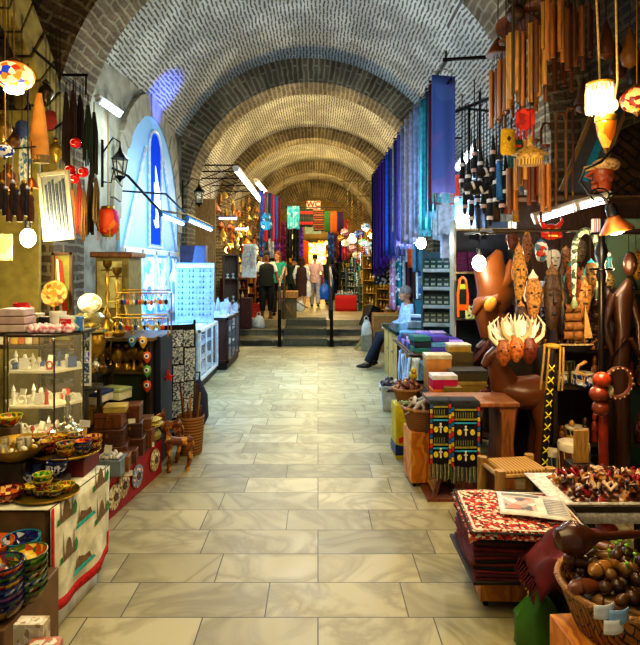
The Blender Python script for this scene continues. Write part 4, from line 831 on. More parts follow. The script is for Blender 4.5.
# wooden giraffe, antelope, stick basket, dark bag
def quad(label, cat, p, L_, H, neck, head, m_, rz=0, horn=False, leg=.018, name='animal_carving'):
    """standing carved animal: L_ body length, H back height, neck (dx,dz), head length; front = +x"""
    t = T(name, label, cat, p, rz); b = MB(); th = L_*.17
    b.loft([(0, 0, 0, .001, .001)], 3) if 0 else None
    b.tube([(-L_*.52, 0, H*.90), (-L_*.45, 0, H*.93), (-L_*.2, 0, H*.88), (L_*.1, 0, H*.90), (L_*.36, 0, H*.96), (L_*.48, 0, H*1.0)], [th*.5, th*.95, th*.9, th*1.05, th*1.05, th*.7], 12)
    nx, nz = L_*.42+neck[0], H+neck[1]; b.tube([(L_*.34, 0, H*.96), (L_*.42+neck[0]*.5, 0, H+neck[1]*.5), (nx, 0, nz)], [th*.75, th*.5, th*.38], 10)
    b.tube([(nx-.01, 0, nz+.005), (nx+head*.45, 0, nz-head*.15), (nx+head, 0, nz-head*.4)], [th*.42, th*.42, th*.24], 10)
    for s in (-1, 1): b.tube([(nx-.005, s*th*.3, nz+th*.2), (nx-.02, s*th*.75, nz+th*.7)], [th*.14, th*.05], 6)
    if horn: [b.tube([(nx+.005, s*th*.2, nz+th*.3), (nx-.005, s*th*.35, nz+th*1.3)], th*.09, 5) for s in (-1, 1)]
    b.build('torso', m_, t)
    for (x, fr) in ((-L_*.38, 0), (L_*.34, 1)):
        for s in (-1, 1): b = MB(); kx = x+(-.03 if fr else .035)*L_; b.tube([(x, s*th*.5, H*.86), (x+(.02 if fr else -.05)*L_, s*th*.6, H*.62), (x+(.02 if fr else -.10)*L_, s*th*.6, H*.40), (x, s*th*.6, H*.08), (x+.02*L_, s*th*.6, 0)], [leg*1.9, leg*1.3, leg*.95, leg*.7, leg*1.0], 8); b.build('leg', m_, t)
    b = MB(); b.tube([(-L_*.52, 0, H*.94), (-L_*.6, 0, H*.8), (-L_*.58, 0, H*.6)], [leg*.6, leg*.4, leg*.6], 6); b.build('tail', m_, t)
    return t
GIR = mosaic(['#8a4c18', '#6a3610', '#c08a3a', '#5a2c0c'], 30, .45)
quad('tall carved wooden giraffe on the floor by the card stand', 'giraffe carving', (XW(165, 4.6), 4.62, 0), .24, .34, (.02, .32), .09, GIR, R(185), True)
quad('shorter carved wooden giraffe in front of the tall one', 'giraffe carving', (XW(178, 4.42), 4.42, 0), .2, .26, (.03, .2), .07, GIR, R(200), True)
t = T('stick_basket', 'rattan basket full of wooden sticks at the end of the red plinth', 'basket', (XW(188, 4.75), 4.85, 0))
b = MB(); b.lathe([(.09, 0), (.1, .02), (.12, .32), (.11, .33), (.085, .03)], 18, cap=False); b.lathe([(.09, .0), (.09, .01)], 18); b.build('basket', stripes(['#8a5a24', '#5a3612', '#a8763a'], 40, 2, wob=.6), t)
for k in range(9): b = MB(); a = k*.7; b.tube([(.04*math.cos(a), .04*math.sin(a), .03), (.09*math.cos(a), .09*math.sin(a), .4+.1*(k % 3))], .008, 6); tag(b.build('walking_stick', mat(['#7a4818', '#a8742c', '#4a2a12'][k % 3], 'wood')), 'short wooden stick standing in the rattan basket', 'stick', 'sticks in the rattan basket', loc=(XW(188, 4.75), 4.85, .01))
t = T('cloth_bag', 'dark blue-grey bag slumped behind the rattan basket', 'bag', (XW(194, 5.7), 5.75, 0)); b = MB(); b.loft([(0, 0, 0, .1, .09), (0, 0, .08, .14, .11), (.01, 0, .3, .12, .09), (0, 0, .45, .06, .04)], 16); b.build('sack', mat('#2c2f42', 'cloth'), t); b = MB(); b.tube([(-.04, 0, .43), (-.05, 0, .53), (.05, 0, .53), (.04, 0, .43)], .01, 6); b.build('handle', mat('#1c1e2c', 'cloth'), t)
# ================================================================ left side, near: red plinth with boxes, showcase, bowls
RED = mat('#a0101a', 'plain', .45)
t = T('plinth', 'low red plinth along the aisle with round woven plates on its side', 'plinth', (0, 0, 0))
b = MB(); a0, a1 = XW(106, 3.51), XW(162, 4.39)
b.add([(-2.1, 3.51, 0), (a0, 3.51, 0), (a1, 4.39, 0), (-2.1, 4.39, 0), (-2.1, 3.51, .27), (a0, 3.51, .27), (a1, 4.39, .27), (-2.1, 4.39, .27)], [(0, 3, 2, 1), (4, 5, 6, 7), (0, 1, 5, 4), (1, 2, 6, 5), (2, 3, 7, 6), (3, 0, 4, 7)])
b.build('body', RED, t, smooth=False, bevel=.006)
b = MB(); b.add([(-2.12, 3.49, .27), (a0+.012, 3.49, .27), (a1+.012, 4.4, .27), (-2.12, 4.4, .27), (-2.12, 3.49, .285), (a0+.012, 3.49, .285), (a1+.012, 4.4, .285), (-2.12, 4.4, .285)], [(0, 3, 2, 1), (4, 5, 6, 7), (0, 1, 5, 4), (1, 2, 6, 5), (2, 3, 7, 6), (3, 0, 4, 7)]); b.build('top_board', mat('#3a3424', 'wood'), t, smooth=False)
ang = math.atan2(.88, a1-a0)
for k, (f, z, c) in enumerate(((.10, .13, '#c8b890'), (.24, .155, '#a89468'), (.48, .14, '#8a94b8'), (.82, .15, '#c0a868'))):
    o = T('woven_plate', '%s round woven plate fixed to the red plinth side' % ['nearest cream', 'second tan', 'third blue-grey', 'farthest straw'][k], 'plate', (a0+(a1-a0)*f+.008, 3.51+.88*f, z), ang-PI/2)
    b = MB(); b.lathe([(.082, 0), (.08, .008), (.06, .01), (.02, .014)], 28, r=(0, R(90), 0)); b.build('disc', mosaic([c, mat and '#7a6a4a', c, '#e0d8c0'], 60, .8), o); b = MB(); b.lathe([(.028, .012), (.026, .018)], 18, r=(0, R(90), 0)); b.build('centre', mat('#5a4a30', 'cloth'), o)
def wbox(label, x, y, z, d, col, kind='wood', rz=0, clasp=True, group=None, lidcol=None, mt=None):
    t = T('wooden_box' if kind == 'wood' or mt else 'gift_box', label, 'box', (x, y, z), rz, group); w, l, h = d
    m_ = mt or mat(col, kind, .4); b = MB(); b.box((0, 0, h*.34), (w*.97, l*.97, h*.68)); b.build('base', m_, t, bevel=.003)
    b = MB(); b.box((0, 0, h*.84), (w, l, h*.31)); b.build('lid', mat(lidcol, kind, .4) if lidcol else m_, t, bevel=.004)
    if clasp: b = MB(); b.box((0, -l/2-.003, h*.68), (.016, .006, .024)); b.build('clasp', BRS, t)
    return t
WB = ['#4a2812', '#5c3216', '#6a3c1a', '#3a2010', '#744a20']
GOLDC = mat('#a8802a', 'carved', .4, .5, 25)
zt = .285
# rows of boxes: (px centre, depth, z, w, l, h, colour index, label)
BX = [(88, 3.92, zt, .24, .22, .12, 0, 'dark brown wooden box at the bottom left of the box stack'), (88, 3.92, zt+.12, .22, .2, .12, 3, 'almost black wooden box under the gold carved box'),
 (87, 3.92, zt+.24, .17, .17, .15, 'g', 'gold carved casket under the blue and red gift box'),
 (110, 3.80, zt, .24, .22, .13, 1, 'large brown wooden box at the bottom centre of the stack'), (110, 3.80, zt+.13, .21, .2, .11, 0, 'long dark box in the middle of the stack, gold edged'), (111, 3.82, zt+.24, .18, .16, .10, 2, 'reddish wooden box on the long dark box'),
 (131, 4.0, zt, .20, .2, .12, 0, 'brown wooden box near the plinth edge, lowest of the right stack'), (131, 4.02, zt+.12, .17, .17, .10, 3, 'small dark box with a metal clasp on the right stack'), (130, 4.04, zt+.22, .16, .16, .12, 1, 'square brown box on top of the right stack'),
 (143, 4.18, zt, .17, .16, .13, 2, 'reddish brown box by the straw hats'), (143, 4.2, zt+.13, .14, .14, .07, 4, 'light brown flat box by the straw hats'),
 (121, 3.66, zt, .12, .12, .10, 4, 'small light brown box in front of the stack'), (130, 3.80, zt, .1, .1, .09, 1, 'smallest brown box at the plinth edge'), (113, 4.2, zt, .16, .2, .36, 3, 'tall dark chest behind the stack of boxes')]
for i, (px, Y, z, w_, l_, h_, c, lab) in enumerate(BX):
    if c == 'g': wbox(lab, XW(px, Y), Y, z, (w_, l_, h_), '', 'x', R(jit(5)), True, mt=GOLDC)
    else: wbox(lab, XW(px, Y), Y, z, (w_, l_, h_), WB[c], 'wood', R(8+jit(6)))
wbox('gold flat box on the reddish box in the stack', XW(116, 3.82), 3.82, zt+.34, (.15, .13, .045), '#a8924a', 'plain', R(10), False)
wbox('blue-lidded gift box with a red band on the gold casket', XW(89, 3.9), 3.9, zt+.39, (.26, .2, .075), '#c8bfa4', 'plain', R(-14), False, lidcol='#1a2856')
o = T('box_card', 'orange-white picture label on the blue-lidded gift box', 'card', (XW(90, 3.87), 3.87, zt+.467), R(-14)); b = MB(); b.box((0, 0, .002), (.14, .07, .003)); b.build('card', mosaic(['#e8a030', '#f4ead0', '#c05020', '#e8dcc0'], 30, .5), o)
wbox('green and white gift box behind the blue-lidded one', XW(114, 4.1), 4.12, zt+.36, (.2, .14, .08), '#c4c49a', 'plain', R(-20), False, lidcol='#98a06a')
# straw hats / woven discs at the plinth end
t = T('gourd_bowl', 'round olive-gold gourd bowl at the end of the red plinth', 'bowl', (XW(151, 4.28), 4.26, zt)); b = MB(); b.lathe([(.03, 0), (.075, .02), (.085, .05), (.07, .08), (.03, .095)], 20); b.build('gourd', mat('#8a7a20', 'plain', .35), t); b = MB(); b.lathe([(.035, .095), (.03, .105), (.008, .11)], 12); b.build('lid', mat('#b8a040', 'plain', .4), t)
for k in range(4):
    t = T('straw_disc', '%s yellow straw mat on the pile over the gourd bowl' % ['lowest', 'second', 'third', 'topmost'][k], 'mat', (XW(148, 4.28)+.015*(k % 2), 4.27, zt+.115+k*.013), k*.8, ry=R(3*(k % 2)-1)); b = MB(); b.lathe([(.10-.008*k, 0), (.105-.008*k, .006), (.09, .01), (.02, .012)], 20, sx=1.1); b.build('weave', stripes(['#c8b050', '#8a7a30', '#d8c878'], 60, 0), t); b = MB(); b.lathe([(.03, .011), (.028, .014)], 10); b.build('centre', mat('#7a3a1a', 'cloth'), t)
# blue-grey crate of shells at the corner
t = T('shell_box', 'pale blue-grey box of white shells and price card at the near plinth corner', 'box', (XW(110, 3.52)-.02, 3.60, zt)); b = MB(); b.box((0, 0, .05), (.17, .15, .1)); b.build('box', mat('#7c8a94', 'plain'), t, bevel=.003); b = MB(); b.box((0, -.06, .17), (.05, .003, .05), r=(R(-15), 0, R(-10))); b.box((0, -.055, .12), (.004, .004, .08)); b.build('price_card', mat('#e8e4d4', 'plain'), t)
for k in range(16): b = MB(); b.ell((0, 0, .01), (.022, .013, .014), 0, 8, 6, rot=(jit(1), jit(1), jit(3))); tag(b.build('shell', mat(['#d8d4cc', '#b8b4a8', '#e8e4e0'][k % 3], 'plain', .3)), 'small white shell heaped in the blue-grey box', 'shell', 'shells in the blue-grey box', loc=(XW(110, 3.52)-.08+.024*(k % 6), 3.55+.045*(k//6), zt+.10+.008*(k % 2)))
# dried brass tray between
# ---------------------------------------------------------------- glass showcase (hexagonal)
t = T('display_case', 'glass-sided showcase with three lit shelves of white souvenirs, above the bowls', 'showcase', (XW(41, 3.15), 3.2, .57))
W2, D2 = .225, .17; hx = [(-W2, -.02), (-.12, -D2), (.13, -D2), (W2, -.02), (.13, D2), (-.12, D2)]
def hexp(b, z, th, s=1.0, m=0): b.prism([(x*s, -y*s) for x, y in hx], th, (0, 0, z), m, (R(90), 0, 0))
b = MB(); hexp(b, .035, .07); b.build('base', mat('#1c1710', 'wood'), t, smooth=False, bevel=.004)
for k, z in enumerate((.085, .275, .465, .66)):
    b = MB(); hexp(b, z, .012 if k else .02, .985); b.build('shelf', mat('#e8e2c4', 'plain', .3) if k < 3 else mat('#2a2414', 'plain', .3), t, smooth=False)
b = MB(); [b.tube([(x, y, .07), (x, y, .67)], .005, 5) for x, y in hx]; b.build('frame', mat('#4a4430', 'metal', .3, .7), t)
b = MB(); b.add([(x, y, z) for z in (.09, .655) for x, y in hx], [(i, (i+1) % 6, 6+(i+1) % 6, 6+i) for i in (0, 1, 2, 3)]); b.build('glass_side', mat('#f4f0d0', 'glass'), t, smooth=False)
SCX, SCY = XW(41, 3.15), 3.2
KN = ['mug', 'tower', 'ring', 'plaque', 'tulip']
n_s = 0
for lv, z in enumerate((.095, .281, .471)):
    for k in range(15):
        fx = -.17+.34*((k % 8)/7.0)+jit(.01); fy = -.11+.11*(k//8)+jit(.01)
        if abs(fx) > .12 and fy < -.07: fy = -.04
        q = (k*3+lv) % 5; b = MB(); c = random.choice(['#f0ece0', '#f0ece0', '#e8e4d8', '#f4f0e8', '#c8402a', '#3a5a9a', '#f0e8d0'])
        if q == 0: b.lathe([(.016, 0), (.017, .035), (.015, .035), (.014, .004)], 12, cap=False); b.tube([(.017, 0, .008), (.028, 0, .017), (.017, 0, .028)], .003, 5)
        elif q == 1: b.lathe([(.014, 0), (.011, .01), (.009, .05), (.013, .055), (.009, .065), (.001, .09)], 10)
        elif q == 2: n = 12; b.tube([(.02*math.cos(2*PI*i/n), 0, .024+.02*math.sin(2*PI*i/n)) for i in range(n+1)], .005, 6); b.box((0, 0, .003), (.03, .02, .006))
        elif q == 3: b.box((0, 0, .03), (.045, .006, .06), r=(R(-15), 0, 0)); b.box((0, .01, .003), (.04, .03, .006))
        else: b.lathe([(.012, 0), (.005, .01), (.004, .03), (.013, .045), (.008, .065)], 8)
        tag(b.build('souvenir_'+KN[q], mat(c, 'plain', .3)), 'tiny %s %s souvenir on the %s shelf of the glass showcase' % ({'#c8402a': 'red', '#3a5a9a': 'blue'}.get(c, 'white'), KN[q], ['bottom', 'middle', 'upper'][lv]), 'souvenir', '%s %s souvenirs on the %s shelf' % ({'#c8402a': 'red', '#3a5a9a': 'blue'}.get(c, 'white'), KN[q], ['bottom', 'middle', 'upper'][lv]), loc=(SCX+fx, SCY+fy, .57+z), rz=jit(.8))
plight((SCX, SCY-.03, 1.205), (1, .85, .5), 1.2, .02); plight((SCX, SCY-.03, 1.01), (1, .85, .5), 1.0, .02); plight((SCX, SCY-.03, .81), (1, .85, .5), .8, .02)
# things on top of the showcase
zt2 = .57+.668
for k, (dx, dz, c) in enumerate(((-.16, 0, '#c8b0a0'), (-.16, .045, '#b89a90'), (-.165, .09, '#c0a8a0'))): slab('gift_box', '%s pinkish-brown flat gift box stacked on the showcase left' % ['lowest', 'middle', 'topmost'][k], 'box', (SCX+dx, SCY, zt2+dz), (.15, .12, .042), c, 'plain')
for k in range(14):
    b = MB(); b.loft([(0, 0, 0, .02, .014), (0, 0, .012, .028, .02), (0, 0, .03, .024, .016), (0, 0, .045, .006, .006)], 10); tag(b.build('pink_pouch', mosaic(['#e8a0a8', '#f4d8d8', '#c87080', '#f8e8e0'], 60, .5)), 'small pink and white sachet piled on top of the showcase', 'sachet', 'pink sachets on the showcase', loc=(SCX-.05+.042*(k % 6)+jit(.005), SCY-.07+.05*(k//6), zt2+.002), rz=jit(2))
slab('souvenir_box', 'blue and green picture box at the right end of the showcase top', 'box', (SCX+.17, SCY+.01, zt2), (.075, .06, .085), mosaic(['#3a78b0', '#7ab0a0', '#e0d8c0', '#2a5890'], 35, .4))
def flagmug(label, p, r=.045, h=.085, base='#e8e4dc', flag=True, rz=0):
    t = T('mug', label, 'mug', p, rz); b = MB(); b.lathe([(r*.9, 0), (r, .004), (r, h), (r*.93, h), (r*.9, .006)], 24, cap=False); b.lathe([(r*.9, .004), (r*.9, .006)], 20); b.build('cup', mat(base, 'plain', .25), t)
    b = MB(); b.tube([(r, 0, h*.8), (r*1.6, 0, h*.75), (r*1.65, 0, h*.4), (r, 0, h*.25)], .006, 8); b.build('handle', mat(base, 'plain', .25), t)
    if flag:
        b = MB(); n = 14; b.sheet(lambda u, v: ((r+.0012)*math.sin((u-.5)*1.7), -(r+.0012)*math.cos((u-.5)*1.7), h*(.14+.72*v)), n, 3); b.build('flag', mat('#c81018', 'plain', .3), t)
        def on(x, z): a = x/r; return ((r+.0028)*math.sin(a), -(r+.0028)*math.cos(a), h*.5+z)
        b = MB(); R1 = h*.24; pts = [on(-.006+R1*math.cos(a), R1*math.sin(a)) for a in [R(50+i*26) for i in range(11)]]; b.tube(pts, [.0012]+[.003, .0045, .0055, .006, .006, .006, .0055, .0045, .003, .0012], 6, flat=.4)
        st_ = [on(.014+(h*.1 if i % 2 == 0 else h*.04)*math.cos(i*PI/5+PI), (h*.1 if i % 2 == 0 else h*.04)*math.sin(i*PI/5+PI)) for i in range(10)]; b.add(st_+[on(.014, 0)], [(i, (i+1) % 10, 10) for i in range(10)]); b.build('crescent_star', mat('#f8f4f0', 'plain', .3), t)
    return t
flagmug('white mug with a red flag panel, crescent and star, on the showcase top', (SCX+.125, SCY+.02, zt2+.0), .05, .085, rz=0).location.z = zt2
flagmug('red mug with a white crescent and star at the left above the showcase', (XW(17, 3.35), 3.4, ZW(319, 3.35)), .045, .11, '#c81018', True)
flagmug('tall plain white mug standing behind the flag mug', (XW(58, 3.45), 3.45, ZW(331, 3.45)), .05, .12, '#f0ead8', False)
# back shelf behind the showcase with boxes
t = T('shelf_unit', 'dark shelf behind the showcase carrying mugs and boxes', 'shelf', (XW(35, 3.5), 3.52, 0)); b = MB()
for z in (ZW(331, 3.45)-.015,): b.box((0, 0, z), (.62, .3, .02))
b.build('shelf', DKW, t); b = MB(); [MB().box((s*.3, -.1, ZW(331, 3.45)/2-.014), (.03, .03, ZW(331, 3.45)-.03)).build('leg', DKW, t) for s in (-1, 1)]
zs_ = ZW(331, 3.45)
D_ = [(30, 'pale rosy souvenir box behind the showcase', ['#c8b8a0', '#a89078', '#d8c8b0'], .12, .11), (43, 'black and gold souvenir box behind the showcase', ['#1a1814', '#b89830', '#14120e'], .08, .09), (12, 'black box with gold dots left of the rosy box', ['#14120e', '#0e0c0a', '#c8a848'], .13, .065), (68, 'blue and white printed box right of the tall white mug', ['#4a78c0', '#e8e4d8', '#88a8d0'], .07, .09)]
for px, lab, cs, w_, h_ in D_: slab('souvenir_box', lab, 'box', (XW(px, 3.42), 3.45, zs_), (w_, .08, h_), mosaic(cs, 40, .4))
bpy.data.objects['mug.001'].location.z = zs_+.066
# postcard tower
t = T('postcard_stand', 'upright postcard strip stand on a round base, right of the showcase', 'postcard stand', (XW(83, 3.3), 3.33, .82)); b = MB(); b.box((0, 0, .20), (.10, .012, .38)); b.box((0, .02, .17), (.02, .02, .34)); b.build('panel', mat('#d8d4c4', 'plain', .4), t); b = MB(); b.lathe([(.11, 0), (.115, .006), (.1, .012), (.02, .02)], 26, (0, .02, 0)); b.build('base', mat('#3a361c', 'metal', .3, .6), t)
for k, cs in enumerate((['#2a4a7a', '#88a0b8', '#d8d8d0'], ['#4a5a48', '#a8b0a8', '#283848'], ['#2a3a98', '#8890c8', '#e0e0e8'], ['#1a3a6a', '#7aa0c8', '#203048'], ['#384858', '#c8ccd0', '#586878'])): b = MB(); b.box((0, -.008, .345-.07*k), (.082, .003, .062)); b.build('postcard', mosaic(cs, 90, .4), t)
t = T('table', 'narrow dark table under the postcard stand and showcase', 'table', (XW(66, 3.45), 3.5, 0)); b = MB(); b.box((0, 0, .805), (.32, .28, .025)); b.build('tabletop', DKW, t)
for sx in (-1, 1):
    for sy in (-1, 1): b = MB(); b.box((sx*.14, sy*.11, .54), (.025, .025, .505)); b.build('leg', DKW, t)
t.location = (-1.62, 3.68, 0)
bpy.data.objects['postcard_stand'].location = (-1.525, 3.64, .818)
# ---------------------------------------------------------------- display table for the bowls
TX0, TX1, TY0, TY1 = -1.95, XW(60, 2.5), 2.42, 3.1
t = T('display_table', 'box table under a white cloth printed with mosques and edged in red', 'table', (0, 0, 0))
b = MB(); b.add([(TX0, TY0, 0), (TX1-.03, TY0, 0), (TX1-.0, TY1-.12, 0), (TX0, TY1, 0), (TX0, TY0, .545), (TX1-.03, TY0, .545), (TX1, TY1-.12, .545), (TX0, TY1, .545)], [(0, 3, 2, 1), (4, 5, 6, 7), (0, 1, 5, 4), (1, 2, 6, 5), (2, 3, 7, 6), (3, 0, 4, 7)]); b.build('carton', mat('#7a5c34', 'plain', .8), t, smooth=False)
c0 = Vector((TX1-.01, TY0-.01, 0)); c1 = Vector((XW(106, 2.93), 2.95, 0)); dv = c1-c0; nrm = Vector((dv.y, -dv.x, 0)).normalized()
def cpnt(u, v, off=0):   # u along, v height 0..1
    p = c0+dv*u; z = .11+.45*v-.03*math.sin(u*PI)*(1-v); return p+nrm*(.012+.012*math.sin(u*11)*(1-v)+off)+Vector((0, 0, z))
b = MB(); b.sheet(lambda u, v: tuple(cpnt(u, v)), 20, 10); b.sheet(lambda u, v: (c0.x-.5*u, c0.y+.0+.02*u, .56-.0*v) if 0 else tuple(c0+dv*v-Vector((.35*u, 0, 0))+Vector((0, 0, .558))), 4, 8); b.build('cloth', mat('#dfdcc0', 'cloth', .8, scale=12), t, solid=.003)
b = MB(); b.sheet(lambda u, v: tuple(cpnt(u, .0+.10*v, .004)), 20, 1); b.sheet(lambda u, v: tuple(cpnt(.0+.035*u, v, .004)), 1, 10); b.sheet(lambda u, v: tuple(cpnt(.965+.035*u, v*.25, .004)), 1, 4)
b.build('red_border', mat('#c01a10', 'cloth'), t, solid=.002)
def mark(b, u, v, poly, m=0): b.add([tuple(cpnt(u+x, v+y, .005)) for x, y in poly], [tuple(range(len(poly)))], m)
mo = MB(); gr = MB(); tq = MB()
for u, v in ((.25, .42), (.82, .50), (.22, .80), (.80, .86)):
    mark(mo, u, v, [(-.085, 0), (.085, 0), (.08, .06), (.055, .07), (.05, .12), (.03, .17), (0, .2), (-.03, .17), (-.05, .12), (-.055, .07), (-.08, .06)]); mark(mo, u-.1, v, [(0, 0), (.022, 0), (.016, .2), (.008, .30)]); mark(mo, u+.085, v, [(0, 0), (.022, 0), (.014, .2), (.006, .27)])
    mark(gr, u+.11, v, [(0, -.01), (.05, 0), (.06, .07), (.03, .13), (0, .09)]); mark(gr, u-.15, v, [(0, -.01), (.05, 0), (.04, .06), (.01, .05)])
for u, v in ((.5, .18), (.52, .62)): mark(tq, u, v, [(-.17, 0), (.18, .01), (.15, .05), (-.1, .045)]); mark(mo, u, v+.05, [(-.13, 0), (.12, 0), (.09, .07), (.03, .06), (-.06, .10), (-.08, .05)]); mark(mo, u-.1, v+.05, [(0, 0), (.015, 0), (.008, .2)])
mo.build('mosque_print', mat('#7a6040', 'cloth'), t, smooth=False); gr.build('tree_print', mat('#3a8a48', 'cloth'), t, smooth=False); tq.build('water_print', mat('#30a8a0', 'cloth'), t, smooth=False)
b = MB(); b.sheet(lambda u, v: tuple(c0+dv*u*.8+nrm*(-.005)+Vector((0, 0, .005+.13*v))), 6, 2); b.build('white_board', mat('#d4d8dc', 'plain'), t, solid=.006)
# lower carton with shrink-wrapped parcels at the corner
slab('carton', 'brown cardboard carton at the bottom left under the stacked bowls', 'carton', (-1.375, 2.18, 0), (.54, .42, .325), '#6e4f2a', 'plain')
for k, (px, py, c) in enumerate(((32, 600, '#c8b8a0'), (45, 612, '#b86a50'), (22, 590, '#8a9a50'))):
    t = T('wrapped_parcel', '%s parcel in clear plastic at the bottom left corner' % ['cream', 'red-printed', 'green-tinted'][k], 'parcel', (XW(px, 1.90-.05*k), 1.90-.05*k, .0), R(10*k)); t.scale = (1, 1, 1.5-.15*k); b = MB(); b.box((0, 0, .14), (.1, .05, .26)); b.build('contents', mosaic([c, '#d8d0c0', c, '#a08868'], 60, .5), t)
    b = MB(); b.box((0, 0, .15), (.125, .075, .3), t=(.7, .4)); b.v = [(x+jit(.012), y+jit(.01), z) for x, y, z in b.v]; b.build('plastic_wrap', mat('#d0d4c8', 'glass'), t, sub=1)
# bowls
PAL = {'red': ['#8a2418', '#c86a2a', '#e8c070', '#5a1810'], 'orange': ['#e07018', '#f09838', '#c04a10'], 'turquoise': ['#1888a8', '#38a8c0', '#0c6080', '#c8d8c8'], 'green': ['#4a8a20', '#88b830', '#c8c858', '#2a5a18'], 'navy': ['#101c5a', '#1c2c7a', '#0a1038', '#c8ccd8'], 'multi': ['#1a2a5a', '#c89a30', '#8a2418', '#3a6a4a', '#d8d0a8'], 'purple': ['#4a2858', '#6a3878', '#8a5898'], 'blue': ['#2858b0', '#4880c8', '#183878', '#e0e0d8'], 'yellow': ['#d8b020', '#e8cc50', '#4a6a20', '#b84818'], 'brown': ['#4a3018', '#2a1c10', '#8a6a3a']}
def bowlobj(parent, r, h, z, out, inn, rim):
    b = MB(); b.lathe([(r*.45, 0), (r*.5, .003), (r*.85, h*.45), (r*.97, h*.85)], 28, cap=False); b.lathe([(r*.45, 0), (.001, .001)], 28, cap=False); b.v = [(x, y, q+z) for x, y, q in b.v]; o = b.build('outside', mosaic(PAL[out], 3.6/r, .25), parent)
    b = MB(); b.lathe([(r*.97, h*.85), (r, h), (r*.95, h*1.0), (r*.93, h*.93)], 28, (0, 0, z), cap=False); b.build('rim', mat(rim, 'plain', .25), parent)
    b = MB(); b.lathe([(r*.93, h*.93), (r*.8, h*.45), (r*.5, .012), (.001, .008)], 28, (0, 0, z), cap=False); b.build('inside', mosaic(PAL[inn], 3.6/r, .25), parent)
def bowl(label, x, y, z, r, h, out, inn, rim, group=None):
    t = T('bowl', label, 'bowl', (x, y, z), jit(2), group); bowlobj(t, r, h, 0, out, inn, rim); return t
# left column stacks
zb = .33
for name, px, Y, r, n, outs, dz, z0 in (('green-rimmed stack', 27, 2.14, .074, 6, ['brown', 'multi', 'blue', 'multi', 'brown', 'green'], .026, zb), ('leftmost stack', 3, 2.04, .072, 7, ['brown', 'multi', 'purple', 'blue', 'yellow', 'green', 'orange'], .024, zb), ):
    for k in range(n):
        top = k == n-1; o_ = outs[k]
        bowl('%s bowl %s of the %s at the bottom left' % (o_ if o_ != 'multi' else 'multicoloured', ['lowest', 'second from the bottom', 'third from the bottom', 'fourth from the bottom', 'fifth from the bottom', 'sixth from the bottom', 'seventh from the bottom'][k] if not top else 'with a flowery inside, topmost', name), XW(px, Y), Y, z0+k*dz, r, .058, o_, 'yellow' if name[0] == 'g' else 'multi', '#3a5a1c' if name[0] == 'g' else '#141c5a')
for k in range(2): bowl('turquoise bowl, %s of the pair behind the green-rimmed stack' % ['lower', 'upper'][k], XW(24, 2.36), 2.34, .40+k*.022, .075, .055, 'turquoise', 'navy', '#2090b0')
slab('bowl_riser', 'small cardboard riser under the turquoise and orange bowls', 'box', (XW(16, 2.38)-.02, 2.315, .33) , (.3, .14, .07), '#5a4426', 'plain')
bowl('bright orange bowl left of the turquoise pair', XW(12, 2.36)-.045, 2.30, .40, .08, .075, 'orange', 'orange', '#e07010')
# table-top items (z .56)
def tray(label, x, y, z, r, col='#8a7420'):
    t = T('tray', label, 'tray', (x, y, z)); b = MB(); b.lathe([(r*.9, 0), (r*.96, .004), (r, .014), (r*.97, .015), (r*.93, .006)], 34, sx=1.15); b.build('dish', mat(col, 'metal', .3, .6), t); b = MB(); n = 34; b.tube([(r*1.15*math.cos(2*PI*i/n), r*math.sin(2*PI*i/n), .014) for i in range(n+1)], .004, 6); b.build('rim', BRS, t); return t
tray('large oval golden tray of small bowls near the front of the table', XW(46, 2.56)-.0, 2.56, .562, .125)
for k, (dx, dy, z, o_, n_) in enumerate(((-.07, .0, 0, 'brown', 'brown'), (.0, .06, 0, 'red', 'red'), (.05, -.03, 0, 'multi', 'multicoloured'), (-.0, -.03, 0, 'multi', 'black and white'), (-.0, -.03, .04, 'red', 'orange-red'), (-.0, -.03, .065, 'green', 'bright green'), (.08, .02, 0, 'yellow', 'yellow'))): bowl('small %s bowl on the front golden tray' % n_, XW(46, 2.56)+dx, 2.56+dy, .569+z, .042, .038, o_, 'green' if o_ == 'green' else 'yellow', '#c8b040')
RZ = T('riser', 'wooden riser box holding the upper tray of patterned bowls', 'box', (XW(64, 2.85), 2.88, .56)); b = MB(); b.box((0, 0, .045), (.26, .2, .09)); b.build('body', mat('#6a1c14', 'plain'), RZ, bevel=.004); b = MB(); b.box((0, 0, .095), (.28, .22, .012)); b.build('top_board', mat('#3a2a18', 'wood'), RZ)
ZU = .662
tray('wide golden tray carrying a ring of patterned bowls at the table corner', XW(65, 2.83), 2.84, ZU, .145)
for k, (px, dy, o_, n_) in enumerate(((40, .06, 'brown', 'orange-speckled'), (49, -.03, 'red', 'rusty red'), (65, -.07, 'yellow', 'yellow and red'), (82, -.03, 'multi', 'violet-banded'), (92, .04, 'red', 'bright red'), (60, .06, 'red', 'dark red back'), (75, .07, 'blue', 'blue-rimmed back'))):
    for j in range(2): bowl('%s bowl, %s of its pair on the wide golden tray' % (n_, ['lower', 'upper'][j]), XW(px, 2.83+dy), 2.84+dy, ZU+.008+j*.026, .046, .042, o_ if j == 0 else ['multi', 'red', 'yellow'][k % 3], ['red', 'yellow', 'multi', 'orange'][k % 4], ['#b87820', '#a83a18', '#c8a030', '#1c2c7a'][k % 4])
